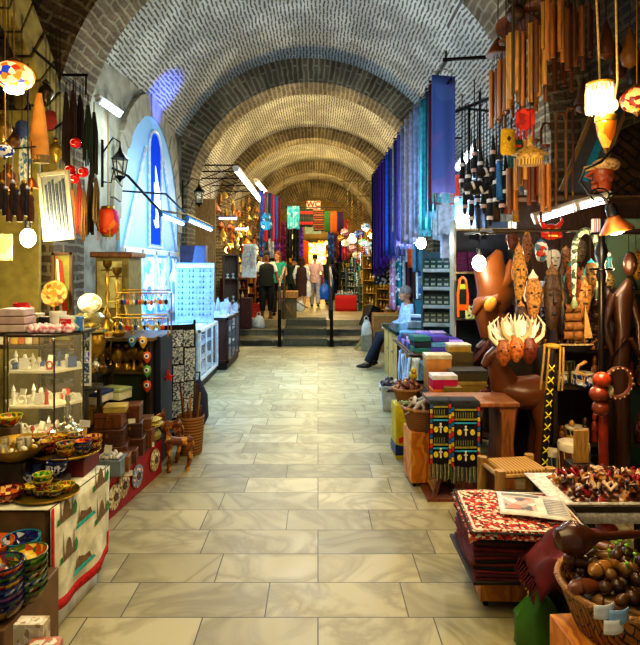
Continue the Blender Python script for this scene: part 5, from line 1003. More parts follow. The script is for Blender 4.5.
# navy bowls with lettering
for px, Y, n_, r in ((30, 2.66, 'plain navy', .062), (52, 2.62, 'navy and white lettered', .05)):
    t = bowl('%s bowl behind the front golden tray' % n_, XW(px, Y), Y+.05, .562 if n_[0] == 'p' else .612, r, .07, 'navy', 'navy', '#101c5a')
    if n_[0] == 'n':
        b = MB()
        for k in range(9): a = -1.2+k*.3; b.box(((r*.93)*math.sin(a), -(r*.93)*math.cos(a), .045), (.004, .004, .022), r=(0, 0, a))
        b.build('white_marks', mat('#d8dce4', 'plain', .3), t)
slab('bowl_riser', 'low dark block under the lettered navy bowl', 'box', (XW(52, 2.62), 2.67, .56), (.1, .09, .05), '#2a2016', 'wood')
bowl('dark red and black bowl at the left edge under the big brass dish', XW(8, 2.5), 2.5, .562, .07, .05, 'red', 'red', '#6a1418')
bowl('green and yellow bowl high at the left edge above the brass dish', XW(4, 2.9), 2.95, .77, .065, .055, 'yellow', 'yellow', '#c8b820')
slab('riser', 'dark wooden block holding the big brass dish', 'box', (XW(6, 2.78), 2.84, .56), (.28, .3, .10), '#3a2a18', 'wood')
slab('riser', 'small tall block under the green and yellow bowl', 'box', (XW(4, 2.9)-.03, 2.96, .66), (.12, .1, .11), '#4a3418', 'wood')
t = T('brass_dish', 'big brass dish heaped with glass and metal trinkets at the left edge', 'dish', (XW(10, 2.7), 2.76, .66)); b = MB(); b.lathe([(.06, 0), (.1, .02), (.155, .07), (.16, .08), (.15, .075), (.1, .035), (.001, .02)], 32, cap=False); b.build('dish', mat('#b8962c', 'metal', .3, .5), t)
for k in range(18): b = MB(); a = k*2.4; q = .02+.085*math.sqrt(k/18); b.ell((0, 0, .015), (.02, .014, .016), 0, 8, 6, rot=(k, k*2, 0)) if k % 3 else b.lathe([(.014, 0), (.02, .02), (.018, .05), (.01, .05)], 10); tag(b.build('trinket', [mat('#d8d8d0', 'metal', .2, .7), BRS, mat('#e8e4c8', 'plain', .2)][k % 3]), 'small %s trinket heaped in the big brass dish' % ['silver', 'golden', 'ivory'][k % 3], 'trinket', '%s trinkets in the brass dish' % ['silver', 'golden', 'ivory'][k % 3], loc=(XW(10, 2.7)+q*math.cos(a), 2.76+q*math.sin(a), .695+.01*(k % 2)))
# red box with silver dish + flask
slab('red_box', 'flat red box carrying the silver stand, below the showcase', 'box', (XW(63, 3.02), 3.02, .675), (.2, .16, .05), '#a01410', 'plain')
slab('riser', 'dark block under the flat red box', 'box', (XW(63, 3.02), 3.06, .56), (.26, .14, .115), '#2a1c12', 'wood')
t = T('silver_candlestick', 'silver candlestick on a wide round dish, on the flat red box', 'candlestick', (XW(68, 3.02), 3.02, .725)); b = MB(); b.lathe([(.08, 0), (.085, .006), (.05, .014), (.045, .03), (.02, .05)], 26); b.build('dish', mat('#c8c4a8', 'metal', .2, .8), t); b = MB(); b.lathe([(.012, .05), (.02, .07), (.01, .09), (.016, .12), (.008, .15), (.016, .17), (.012, .19)], 16); b.build('stem', mat('#d0ccb8', 'metal', .2, .8), t)
t = T('price_tag', 'white price card on a yellow peg beside the silver candlestick', 'price card', (XW(84, 2.96), 2.97, .675)); b = MB(); b.box((0, 0, .10), (.055, .004, .035), r=(0, R(5), 0)); b.build('card', mat('#e4e0d4', 'plain'), t); b = MB(); b.box((0, .004, .045), (.014, .006, .09)); b.build('peg', mat('#d8b838', 'plain'), t)
# ---------------------------------------------------------------- hanging things at the left
b = MB(); b.tube([P(20, 38, 4.3), P(63, 75, 4.6), P(88, 75, 4.6)], .012, 6); b.tube([P(86, 75, 4.6), P(86, 95, 4.6)], .008, 5); b.tube([(-3.0, 4.3, ZW(38, 4.3)), P(20, 38, 4.3)], .012, 6); b.tube([P(63, 75, 4.6), (XW(63, 4.6), 5.0, ZW(75, 4.6))], .012, 6)
tag(b.build('hanging_bracket', IRON), 'bent black iron bracket on the near pier at the left', 'bracket')
lantern('orange and blue mosaic dome lamp glowing at the top left corner', tuple(P(14, 76, 3.3)), .115, ['#e8701c', '#f4d8a8', '#2a48b8', '#f8a840', '#c83a1a', '#ffe0a0', '#e88a30'], 3.9, None, .7, .72)
t = bpy.data.objects['mosaic_lantern.011']; b = MB(); b.ell((0, 0, -.085), (.055, .055, .02), 0, 18, 8); b.build('bulb', mat('#fff6d8', 'emit', scale=14), t)
def hangit(name, label, cat, px, py, Y, group=None): return T(name, label, cat, tuple(P(px, py, Y)), jit(.5), group)
t = hangit('leather_horn', 'long tan leather funnel hanging below the mosaic dome lamp', 'leather funnel', 39, 160, 3.7); b = MB(); b.loft([(0, 0, .44, .018, .014), (0, 0, .3, .04, .03), (0, 0, .1, .06, .045), (.01, 0, 0, .055, .04)], 16); b.build('funnel', mat('#b07a34', 'cloth', .7, scale=10), t); b = MB(); b.loft([(.01, 0, .03, .058, .043), (.015, 0, -.02, .05, .038)], 14); b.build('cuff', mat('#6a5a34', 'cloth'), t)
t = hangit('copper_bell', 'small copper bell hanging beside the tan leather funnel', 'bell', 31.5, 188, 3.6); b = MB(); b.lathe([(.045, 0), (.04, .01), (.028, .04), (.018, .06), (.004, .07)], 18); b.build('bell', mat('#a05a1c', 'metal', .35, .7), t); b = MB(); b.tube([(0, 0, .07), (0, 0, .3)], .003, 4); b.tube([(0, 0, 0), (0, 0, -.1)], .006, 5); b.build('cord', mat('#3a2410', 'cloth'), t)
t = hangit('oval_plate', 'oval blue and white patterned plate hanging at the left', 'plate', 27, 163, 3.9); b = MB(); b.lathe([(.05, 0), (.11, .012), (.115, .016)], 28, (0, 0, 0), r=(R(90), 0, 0), sx=.52); b.v = [(x, y, z*1.6) for x, y, z in b.v]; b.build('dish', mosaic(['#e0e0d8', '#4a78a8', '#a8c0a0', '#f0ecd8'], 45, .3), t)
lantern('dark blue mosaic ball lamp at the left edge below the dome lamp', tuple(P(5, 151, 3.3)), .05, ['#1a2a6a', '#3a58a0', '#c8c0a8'], 3.9, None, .3)
for k in range(9):
    px = 2+k*3.6; t = hangit('tassel', 'dark beaded tassel hanging in the row at the left edge', 'tassel', px, 200+6*(k % 3), 3.4, 'dark tassels at the left edge'); b = MB(); b.lathe([(.012, .1), (.02, .08), (.016, .06), (.022, 0), (.018, -.06)], 8); b.build('fringe', mat(['#2a1810', '#1c1c2c', '#4a2414'][k % 3], 'cloth'), t); b = MB(); b.ell((0, 0, .11), (.014, .014, .016), 0, 8, 6); b.tube([(0, 0, .12), (0, 0, .3)], .002, 4); b.build('bead', [BRS, mat('#b8b8c8', 'metal', .3, .6)][k % 2], t)
b = MB(); b.tube([(XW(-4, 3.4), 3.4, ZW(200, 3.4)+.3), (XW(36, 3.4), 3.4, ZW(196, 3.4)+.3)], .005, 5); tag(b.build('hanging_rail', IRON), 'thin dark rod holding the tassels at the left edge', 'rail')
# framed picture
t = hangit('picture_frame', 'white-framed picture of dark vertical figures, hanging above the showcase', 'picture', 56.5, 206, 3.9); t.rotation_euler = (R(4), R(-3), R(-14)); b = MB(); fw, fh = .112, .225
for s in (-1, 1): b.box((s*fw, 0, 0), (.03, .02, 2*fh+.03)); b.box((0, 0, s*fh), (2*fw, .02, .03))
b.build('frame', mat('#a39a80', 'plain', .6), t, bevel=.003); b = MB(); b.box((0, .004, 0), (2*fw, .008, 2*fh)); b.build('mount', mat('#7c7c70', 'plain', .8), t)
b = MB(); [b.box((-.07+.028*k, -.002, .0), (.014+.005*(k % 2), .004, .3+.03*(k % 3))) for k in range(6)]; b.build('artwork', mat('#3a4250', 'carved', .5, 0, 20), t)
# crescent balls
for k, (px, py) in enumerate(((75.5, 143), (70, 170), (83, 172), (74, 178))):
    t = hangit('flag_ball', 'glossy red ball with a white crescent, %s of the hanging cluster' % ['topmost', 'left', 'right', 'lowest'][k], 'ornament', px, py, 4.3); t.rotation_euler.z = 0
    b = MB(); b.ell((0, 0, 0), (.045, .045, .04), 0, 18, 10); b.build('ball', mat('#c8140c', 'plain', .15), t)
    b = MB(); pts = [Vector((.02*math.cos(R(50+i*26)), -.04, .02*math.sin(R(50+i*26)))) for i in range(11)]; pts = [p.normalized()*.0455 for p in pts]; b.tube(pts, [.001, .003, .004, .005, .005, .005, .005, .005, .004, .003, .001], 5, flat=.5); b.build('crescent', mat('#f4f0ec', 'plain', .3), t)
    b = MB(); b.tube([(0, 0, .04), (0, 0, ZW(78, 4.3)-t.location.z)], .003, 4); b.build('cord', mat('#2a1a10', 'cloth'), t)
for k, (px, y0, y1, c, w_) in enumerate(((66, 92, 165, '#2c1a14', .05), (73, 90, 140, '#3a2018', .05), (80, 95, 150, '#1c1512', .05), (88, 105, 165, '#1c3024', .06), (94, 112, 178, '#20241c', .05), (90, 175, 232, '#281a10', .05), (96, 178, 225, '#4a3a14', .04), (79, 180, 230, '#7a2410', .04), (72, 190, 235, '#a86014', .04), (84, 190, 238, '#5a3a10', .04))):
    Y = 4.35+.04*(k % 3); t = T('strap_bundle', ['dark brown', 'reddish brown', 'black', 'dark green', 'olive black', 'black brown', 'mustard', 'brick red', 'orange brown', 'tan brown'][k]+' bundle of straps hanging by the near pier', 'straps', tuple(P(px, y1, Y))); h = (y1-y0)/F*Y
    for j in range(5): b = MB(); x = (j-2)*w_/5; b.tube([(x*.3, 0, h), (x, .01, h*.7), (x*1.2, -.01*(j % 2), h*.3), (x*1.3, 0, jit(.04))], [.005, .009, .009, .006], 5); b.build('strap', mat(c, 'cloth', .6), t)
    b = MB(); b.tube([(0, 0, h), (0, 0, h+.08)], .004, 4); b.build('loop', IRON, t)
# round silk lantern
t = hangit('silk_lantern', 'magenta and orange silk lantern hanging left of the blue shop', 'lantern', 108, 221, 4.6); t.rotation_euler.z = 0
b = MB(); b.lathe([(.05, -.11), (.08, -.085), (.093, -.03), (.093, .04), (.08, .08), (.05, .10)], 12); b.build('shade', mosaic(['#b8186a', '#d84a18', '#c8202a', '#e07a18'], 9, .5, .12, stretch=(1, 1, .5)), t); b = MB(); b.lathe([(.055, .10), (.05, .12), (.02, .125)], 12); b.lathe([(.045, -.13), (.05, -.11)], 12); b.build('gold_cap', BRS, t)
b = MB(); [b.tube([(.085*math.cos(k*PI/3), .085*math.sin(k*PI/3), .04), (.088*math.cos(k*PI/3), .088*math.sin(k*PI/3), -.16)], .004, 4) for k in range(6)]; b.tube([(0, 0, .12), (0, 0, .9)], .004, 4); b.build('fringe', mat('#c8a030', 'cloth'), t)
# bare bulb glowing over the showcase, goods cards behind
t = T('bulb_lamp', 'dazzling bare bulb hanging above the showcase at the left', 'lamp', tuple(P(28, 238, 3.85))); b = MB(); b.ell((0, 0, 0), (.05, .05, .065), 0, 16, 10); b.build('bulb', mat('#fff2c0', 'emit', scale=45), t); b = MB(); b.lathe([(.02, .06), (.022, .12), (.01, .13)], 12); b.tube([(0, 0, .13), (0, 0, 1.2)], .005, 5); b.build('socket', IRON, t)
slab('back_panel', 'bright yellow-white shop back wall panel behind the bulb', 'panel', (-2.72, 4.62, 0), (.86, .04, 2.9), '#a09048', 'plain')
t = T('wall_mirror', 'narrow brown-framed picture with a red and white flag, right of the bulb', 'picture', (XW(59, 4.3), 4.36, 1.03)); b = MB(); [b.box((s*.07, 0, .34), (.022, .03, .7)) for s in (-1, 1)]; [b.box((0, 0, z), (.16, .03, .022)) for z in (.0, .68)]; b.build('frame', mat('#5a3c14', 'wood'), t); b = MB(); b.box((0, .006, .34), (.13, .01, .67)); b.build('picture', mat('#8a8430', 'plain'), t)
b = MB(); b.prism([(-.045, .66), (.0, .62), (.045, .2), (-.0, .1)], .006, (0, -.006, 0)); b.build('red_flag', mat('#c03a1a', 'cloth'), t); b = MB(); b.prism([(-.045, .64), (-.03, .64), (.01, .14), (-.01, .12)], .006, (0, -.01, 0)); b.build('white_stripe', mat('#e8e4d8', 'cloth'), t)
slab('ledge', 'dark ledge below the narrow flag picture', 'shelf', (XW(52, 4.3), 4.28, 1.0), (.4, .22, .03), '#3a2a14', 'wood')
t = T('gold_fan', 'round golden embroidered fan leaning right of the bulb', 'fan', (XW(44, 4.1), 4.2, 1.03), rx=R(-10)); b = MB(); b.lathe([(.10, 0), (.1, .01)], 24, (0, 0, .38), r=(R(90), 0, 0)); b.build('leaf', mosaic(['#9a7020', '#b0903c', '#7a4c12', '#b8a060'], 35, .4), t); b = MB(); b.tube([(0, 0, 0), (0, 0, .29)], .01, 6); b.build('handle', mat('#7a4e1c', 'wood'), t)
slab('wall_card', 'cream paper card pinned at the left edge above the red mug', 'card', tuple(P(5.5, 261, 3.9)), (.1, .01, .19), mosaic(['#a89868', '#988850', '#b0a478', '#80502a'], 8, .9))
for k in range(6): slab('goods_carton', '%s carton on the far wall shelf left of the bulb' % ['pale', 'brown', 'yellow', 'orange', 'cream', 'tan'][k], 'carton', (XW(3+k*7, 4.2), 4.2, 1.03+.0*k), (.05, .08, .14+.03*(k % 3)), ['#d8d0b0', '#8a5a28', '#d8a828', '#c86a28', '#e8dcb8', '#a8804a'][k], 'plain')
slab('wall_shelf', 'dark shelf board under the row of cartons by the bulb', 'shelf', (XW(20, 4.2)-.05, 4.26, 1.0), (.5, .24, .03), '#3a2a14', 'wood')

# more hung goods in the near left shop
for k, (px, py, Y, kind, c, nm) in enumerate(((3, 128, 3.9, 0, '#8a6a20', 'brass'), (12, 140, 4.1, 0, '#5a3a18', 'bronze'), (22, 130, 4.2, 1, '#3a4a7a', 'blue'), (50, 120, 4.3, 1, '#8a2a1c', 'red'), (56, 150, 4.4, 0, '#a88430', 'golden'), (20, 100, 4.4, 1, '#6a5a2a', 'olive'), (8, 178, 3.7, 0, '#7a4a1c', 'copper'), (46, 92, 4.5, 0, '#4a3a1c', 'dark bronze'), (60, 178, 4.45, 1, '#c8a848', 'straw'))):
    t = T('hung_lamp' if kind == 0 else 'hung_pouch', '%s %s hanging in the near shop below the bent bracket' % (nm, ['pierced lamp', 'woven pouch'][kind]), ['lamp', 'pouch'][kind], tuple(P(px, py, Y))); b = MB()
    if kind == 0: b.lathe([(.004, -.1), (.03, -.07), (.06, -.02), (.055, .02), (.02, .06), (.03, .075), (.008, .1)], 14)
    else: b.loft([(0, 0, -.07, .03, .012), (0, 0, -.03, .055, .02), (0, 0, .05, .05, .018), (0, 0, .07, .03, .01)], 12)
    b.build('vessel' if kind == 0 else 'pouch', mat(c, 'metal', .35, .6) if kind == 0 else mat(c, 'cloth'), t); b = MB(); b.tube([(0, 0, .06), (0, 0, max(.2, 3.5-t.location.z))], .003, 4); b.build('cord', IRON, t)
for k in range(9):
    b = MB(); h = .06+.02*(k % 3); b.lathe([(.02, 0), (.032, h*.3), (.03, h*.6), (.012, h*.8), (.018, h)], 12); tag(b.build('brass_vase', [BRS, BRD, mat('#c8c4b0', 'metal', .25, .7)][k % 3]), '%s little vase crowded at the foot of the gilt samovar' % ['golden', 'dark brass', 'silvery'][k % 3], 'vase', '%s vases by the samovar' % ['golden', 'dark brass', 'silvery'][k % 3], loc=(-1.88+.075*(k % 5)+.03, 4.03+.06*(k//5)-.0, .841))
for k in range(7):
    b = MB(); b.box((0, 0, .0), (.05, .002, .035)); tag(b.build('price_label', mat('#e4e0d0', 'plain')), 'small white price label stuck on the goods of the red plinth', 'label', 'price labels on the red plinth', loc=[(XW(117, 3.7), 3.55, .36), (XW(128, 3.62), 3.63, .27), (XW(150, 4.1), 4.12, .30), (XW(100, 3.7), 3.70, .47), (XW(124, 3.9), 3.90, .45), (XW(134, 4.0), 3.95, .52), (XW(141, 4.1), 4.05, .41)][k], rz=R(20))
# ================================================================ right side, middle: scarves, counter, purse table, shelves
XR = CX+VR-.02
# scarf rail and its bracket
RX, RZ_ = 1.2, 3.55
b = MB(); b.tube([(RX, 5.25, RZ_), (RX, 11.9, RZ_)], .014, 8); b.tube([(RX-.03, 5.25, RZ_), (XR-.4, 5.2, RZ_+.04)], .018, 8); n = 12; b.tube([(RX, 5.25+.03*math.sin(i*2*PI/n), RZ_+.05+.035*math.cos(i*2*PI/n)) for i in range(n+1)], .006, 5)
b.tube([(RX, 8.4, RZ_), (XR-.3, 8.4, RZ_)], .014, 6); b.tube([(RX, 11.6, RZ_), (XR-.3, 11.6, RZ_)], .014, 6); b.tube([(RX+.06, 5.3, RZ_-.16), (RX+.06, 8.0, RZ_-.1)], .010, 6)
tag(b.build('scarf_rail', IRON), 'long black iron rail running back overhead, carrying the scarves on the right', 'rail')
SCARF = [(5.42, '#2c5cc0', 'broad blue-violet', 1.22, .24, mosaic(['#4a6cd0', '#4668cc', '#5a68cc', '#4e74d4'], 3, .8)), (5.75, '#6a1428', 'dark crimson', 1.2, .16, None), (6.0, '#1c5a78', 'deep teal', 1.32, .14, None), (6.3, '#3aa0b8', 'turquoise', 1.5, .16, None), (6.6, '#88a0c8', 'pale blue', 1.45, .18, None),
    (6.9, '#a8b0cc', 'silver lilac', 1.55, .18, None), (7.25, '#c8bcc8', 'pale pink-grey', 1.5, .2, None), (7.6, '#8a98b8', 'steel blue', 1.6, .2, None), (7.95, '#5a4a9a', 'lavender', 1.55, .2, None), (8.3, '#1a1c4a', 'midnight blue', 1.75, .2, None),
    (8.65, '#c8c098', 'cream', 1.3, .14, None), (8.95, '#2a3a88', 'indigo', 1.7, .2, None), (9.3, '#1c4aa8', 'royal blue', 1.65, .2, None), (9.65, '#3a1a78', 'deep purple', 1.7, .2, None), (10.0, '#5a2490', 'bright violet', 1.75, .22, None), (10.35, '#4a1c80', 'purple', 1.85, .22, None), (10.75, '#2c1258', 'dark purple', 1.95, .24, None), (11.15, '#3c1a70', 'plum violet', 2.0, .24, None), (11.5, '#1c1040', 'near-black violet', 2.05, .24, None)]
for i, (Y, c, nm, L_, w_, mt) in enumerate(SCARF):
    t = T('scarf', '%s scarf hanging from the long rail on the right' % nm, 'scarf', (RX+.02, Y, RZ_-L_))
    b = MB(); ph = i*1.7
    nz = 12; fx = (lambda u, v: ((u-.5)*w_*1.0, .03*math.sin(u*4*PI+ph)*(.3+.7*(1-v))+.12*u, L_*v-.02)) if i else (lambda u, v: ((u-.5)*.24-.0, .016*math.sin(u*3*PI)*(1.1-v)+.05*u, (L_-.08)*v))
    b.sheet(fx, 22, nz); b.build('fabric', mt or mat(c, 'cloth', .7, scale=18), t, solid=.004)
    b = MB(); x0_, x1_ = ((-.12, .12) if i == 0 else (-w_/2, w_/2))
    for k in range(14): x = x0_+(x1_-x0_)*(k+.5)/14; b.tube([(x, .02+.1*(k/14), .0), (x+jit(.008), .02+.1*(k/14), -.09)], .004, 4)
    b.build('fringe', mat(c if i else '#38b8d0', 'cloth'), t)
    b = MB(); cx_ = 0; b.tube([(cx_*.3, 0, L_), (cx_*.3, .0, L_-.04)], .004, 4); b.tube([(cx_-w_*.5, 0, L_-.06), (cx_*.3, 0, L_-.02), (cx_+w_*.5, .05, L_-.06)], .006, 5); b.build('hanger', mat('#b8b8b8', 'metal', .3, .6), t)
# lower layer of hung garments behind, down to the trader
for i, (px, Y, y0, y1, c, nm, w_) in enumerate(((389, 11.9, 236, 275, '#1a1838', 'black-violet', .25), (395, 10.6, 232, 310, '#d89ac0', 'pink spotted', .2), (401, 10.2, 225, 306, '#1c7a88', 'teal sequinned', .2), (406, 9.9, 215, 300, '#e4e8f4', 'white', .12), (413, 9.3, 218, 268, '#e0682a', 'orange-red', .18), (410, 9.6, 262, 300, '#3c1418', 'dark maroon', .16), (419, 9.0, 205, 272, '#3a6a80', 'blue-green', .2), (398, 11, 205, 235, '#283a98', 'ink blue', .2))):
    mt = mosaic([c, c, c, '#f0f0f4'], 22, .7) if 'spotted' in nm or 'sequin' in nm else mat(c, 'cloth', scale=15)
    drape('garment', '%s long cloth hanging below the scarves, above the seated man' % nm, 'garment', XW(px, Y)-w_/2, XW(px, Y)+w_/2, Y, ZW(y1, Y), ZW(y0, Y), mt, None, .025, 2, n=14)
b = MB(); b.tube([(1.15, 10.9, 2.3), (2.3, 10.9, 2.3)], .012, 6); b.tube([(1.3, 9.0, 2.65), (1.3, 12, 2.35)], .01, 6); tag(b.build('garment_rail', IRON), 'lower black rail holding the long cloths above the seated man', 'rail')
# cardboard boxes
t = T('carton', 'brown cardboard carton with a white label beyond the seated man', 'carton', (XW(383, 10.9)+.05, 10.9, 0)); b = MB(); b.box((0, 0, .36), (.5, .45, .72)); b.build('box', mat('#9a6a30', 'plain', .8), t, bevel=.006); b = MB(); b.box((-.02, -.228, .5), (.16, .004, .1)); b.build('label', mat('#d8d8d0', 'plain'), t); b = MB(); b.box((0, -.227, .7), (.5, .004, .03)); b.build('tape', mat('#b89858', 'plain', .3), t)
for k, (px, py, c) in enumerate(((376, 312, '#8a5a28'), (385, 306, '#a87838'), (392, 300, '#7a4e24'), (397, 292, '#b8863c'))):
    t = T('carpet_roll', '%s roll of packing leaning on the cardboard carton' % ['lowest brown', 'tan', 'dark brown', 'topmost golden'][k], 'roll', (XW(px, 11.2), 11.35+.05*k, .0), 0, rx=0, ry=R(18+4*k)); b = MB(); b.tube([(0, 0, 0), (0, 0, .9+.05*k)], .045, 10); b.build('roll', mat(c, 'cloth'), t); b = MB(); b.lathe([(.048, .3), (.048, .34)], 12); b.lathe([(.048, .8), (.048, .84)], 12); b.build('band', mat('#d8c8a0', 'cloth'), t)
for k, (px, py, Y) in enumerate(((355, 343, 11.0), (362, 338, 11.1))):
    t = T('wooden_trestle', '%s pale wooden plank leaning at the foot of the steps' % ['left', 'right'][k], 'plank', (XW(px, Y), Y, 0), ry=R(38+6*k)); b = MB(); b.box((0, 0, .28), (.05, .07, .56)); b.build('board', mat('#a89458', 'wood'), t)
carrier('crumpled white sack on the floor before the cardboard carton', (XW(366, 10.9)-.0, 10.85, .3), '#d8d4c4', .2, .3, 'sack')
slab('low_box', 'small grey box under the crumpled white sack', 'box', (XW(366, 10.9), 10.85, 0), (.2, .2, .3), '#8a8468', 'plain')
# counter with green marble top
t = T('counter', 'pale wooden counter with a dark green marble top, right of the aisle', 'counter', (0, 0, 0)); PINE = mat('#b89250', 'wood', .5, scale=4)
q = [(XW(384.5, 8.6), 8.6), (XW(399, 7.5), 7.5), (XW(434, 7.45), 7.45), (XW(428, 8.6)+.1, 8.6)]
b = MB(); b.add([(x, y, z) for z in (0, .70) for x, y in q], [(0, 1, 2, 3), (7, 6, 5, 4), (0, 4, 5, 1), (1, 5, 6, 2), (2, 6, 7, 3), (3, 7, 4, 0)]); b.build('carcass', PINE, t, smooth=False, bevel=.006)
m_gm = mosaic(['#0e2a20', '#143a2c', '#1c4a38', '#0a2018', '#2a5a48'], 14, .2); q2 = [(q[0][0]-.03, 8.65), (q[1][0]-.04, 7.44), (q[2][0]+.02, 7.38), (q[3][0]+.02, 8.65)]
b = MB(); b.add([(x, y, z) for z in (.70, .745) for x, y in q2], [(0, 1, 2, 3), (7, 6, 5, 4), (0, 4, 5, 1), (1, 5, 6, 2), (2, 6, 7, 3), (3, 7, 4, 0)]); b.build('marble_top', m_gm, t, smooth=False)
for k in range(3):
    f0, f1 = k/3+.02, (k+1)/3-.02; A = Vector((q[1][0], q[1][1], 0)); B = Vector((q[0][0], q[0][1], 0)); nn = Vector((-(B-A).y, (B-A).x, 0)).normalized()*.008
    b = MB(); b.add([tuple(A+(B-A)*f+o_*nn+Vector((0, 0, z))) for o_ in (0, 1) for f, z in ((f0, .06), (f1, .06), (f1, .66), (f0, .66))], [(0, 1, 2, 3), (7, 6, 5, 4), (0, 4, 5, 1), (1, 5, 6, 2), (2, 6, 7, 3), (3, 7, 4, 0)]); d = b.build('door', mat('#c09a58', 'wood', .5, scale=4), t, smooth=False)
    b = MB(); pp = A+(B-A)*(f0+.03)+nn*1.6; b.ell((pp.x, pp.y, .42), (.012, .012, .02), 0, 8, 6); b.build('knob', mat('#8a8a80', 'metal', .3, .8), d)
ctop = .745
t = T('cash_machine', 'grey-blue till machine on the green marble top', 'till', (XW(418, 8.0), 8.0, ctop), R(-10)); b = MB(); b.box((0, 0, .05), (.3, .24, .1)); b.box((0, .03, .14), (.26, .16, .1), t=(.9, .6)); b.build('body', mat('#98a8b8', 'plain', .4), t, bevel=.01); b = MB(); b.box((0, -.07, .13), (.2, .01, .05), r=(R(-30), 0, 0)); b.build('screen', mat('#1a3040', 'plain', .1), t); b = MB(); [b.box((-.09+.045*i, -.125+.0, .105), (.03, .02, .012)) for i in range(5)]; b.build('key', mat('#e0e4e8', 'plain'), t)
t = T('monitor', 'dark computer monitor tilted behind the till', 'monitor', (XW(424, 8.35), 8.35, ctop), R(20)); b = MB(); b.box((0, 0, .26), (.34, .03, .28), r=(R(-12), 0, 0)); b.build('housing', mat('#16181c', 'plain', .4), t, bevel=.006); b = MB(); b.box((0, -.018, .26), (.31, .004, .25), r=(R(-12), 0, 0)); b.build('screen', mat('#2a5a70', 'plain', .1), t); b = MB(); b.box((0, .02, .06), (.05, .03, .14)); b.box((0, .02, .006), (.2, .14, .012)); b.build('stand', mat('#16181c', 'plain'), t)
carrier('small white plastic bag on the right end of the green counter', (XW(437, 7.9)-.02, 7.9, ctop), '#dce8ec', .2, .17)
# white glass shelf unit with blue bottles
def unit(label, x, y, z0, w, d, h, n, col, rz, mats, kind, lab, grp, step, hh, back=None, items_on=None, cat='shelf'):
    lc = (x, y, z0); zs = rack(label, lc, w, d, h, n, col, None, rz, back, cat); scatter(kind, lab, kind if kind != 'stand' else 'stand', grp, lc, w, zs[:-1] if items_on is None else items_on, hh, mats, step, rz, -d*.2); return zs
BB = [mat('#2a68c0', 'plain', .15), mat('#e4eef4', 'plain', .3), mat('#3a98b8', 'plain', .2), mat('#1a3a70', 'plain', .2)]
unit('white shelf unit of blue and white bottles behind the seated man', 2.02, 9.2, .0, .75, .28, 1.75, 6, '#c8d8e0', R(-30), BB, 'vase', 'small blue or white bottle on the white shelf unit', 'bottles on the white shelf unit', .10, .17)
# slanted green card shelves
t = T('card_display', 'tall white slanted display of dark green card packets, four shelves', 'display rack', (XW(448, 6.9), 7.0, 0), R(-14))
b = MB(); b.box((0, .14, .9), (.56, .02, 1.8)); [b.box((s*.29, .04, .9), (.025, .26, 1.8)) for s in (-1, 1)]; b.build('frame', mat('#2c5a6a', 'plain', .4), t)
for k in range(4): b = MB(); z = .88+.225*k; b.box((0, 0, z), (.56, .2, .015)); b.box((0, -.1, z+.02), (.56, .01, .035)); b.build('shelf', mat('#b8d0d8', 'plain', .3), t)
for k in range(4):
    for j in range(7):
        z = .895+.225*k; x = -.24+.08*j; q_ = Matrix.Rotation(R(-14), 3, 'Z') @ Vector((x, .0, 0)); b = MB(); b.box((0, .03, .08), (.068, .02, .15), r=(R(-18), 0, 0)); b.box((0, -.0, .05), (.05, .004, .03), 1, r=(R(-18), 0, 0)); b.box((0, .015, .11), (.05, .004, .02), 1, r=(R(-18), 0, 0))
        tag(b.build('card_packet', [mat('#0e4a48', 'plain', .3), mat('#a8c8b8', 'plain', .3)]), 'dark green packet with pale print on the slanted card display', 'packet', 'green packets on the slanted display', loc=(t.location.x+q_.x, t.location.y+q_.y, z), rz=R(-14))
# white slatted ladder rack above
t = T('wall_rack', 'white slatted wall rack rising above the green card display', 'rack', (2.25, 8.0, 1.75), R(-70)); b = MB(); [b.box((s*.22, 0, .6), (.03, .02, 1.2)) for s in (-1, 1)]; b.build('rail', WH, t); b = MB(); [b.box((0, -.01, .04+.085*k), (.44, .015, .05)) for k in range(14)]; b.build('slat', WH, t)
for k, (px, Y, y0, y1, c, nm, w_) in enumerate(((446, 6.9, 175, 240, '#dfe8f4', 'white', .2), (452, 6.5, 170, 235, '#a8b8c8', 'pale grey', .2), (461, 6.2, 175, 205, '#c84a3a', 'coral', .12), (474, 5.9, 196, 232, '#3a78b8', 'blue and white', .28), (458, 6.8, 232, 262, '#c8d0e0', 'pale lilac', .3), (487, 5.8, 205, 240, '#22304a', 'navy', .2))):
    drape('shirt_cloth', '%s cloth hanging on the right wall behind the bright bulbs' % nm, 'cloth', XW(px, Y)-w_/2, XW(px, Y)+w_/2, Y+.3, ZW(y1, Y+.3), ZW(y0, Y+.3), mosaic([c, '#e8eef4', c, '#284a78'], 14, .8) if k in (3,) else mat(c, 'cloth', scale=15), None, .02, 2, n=12)
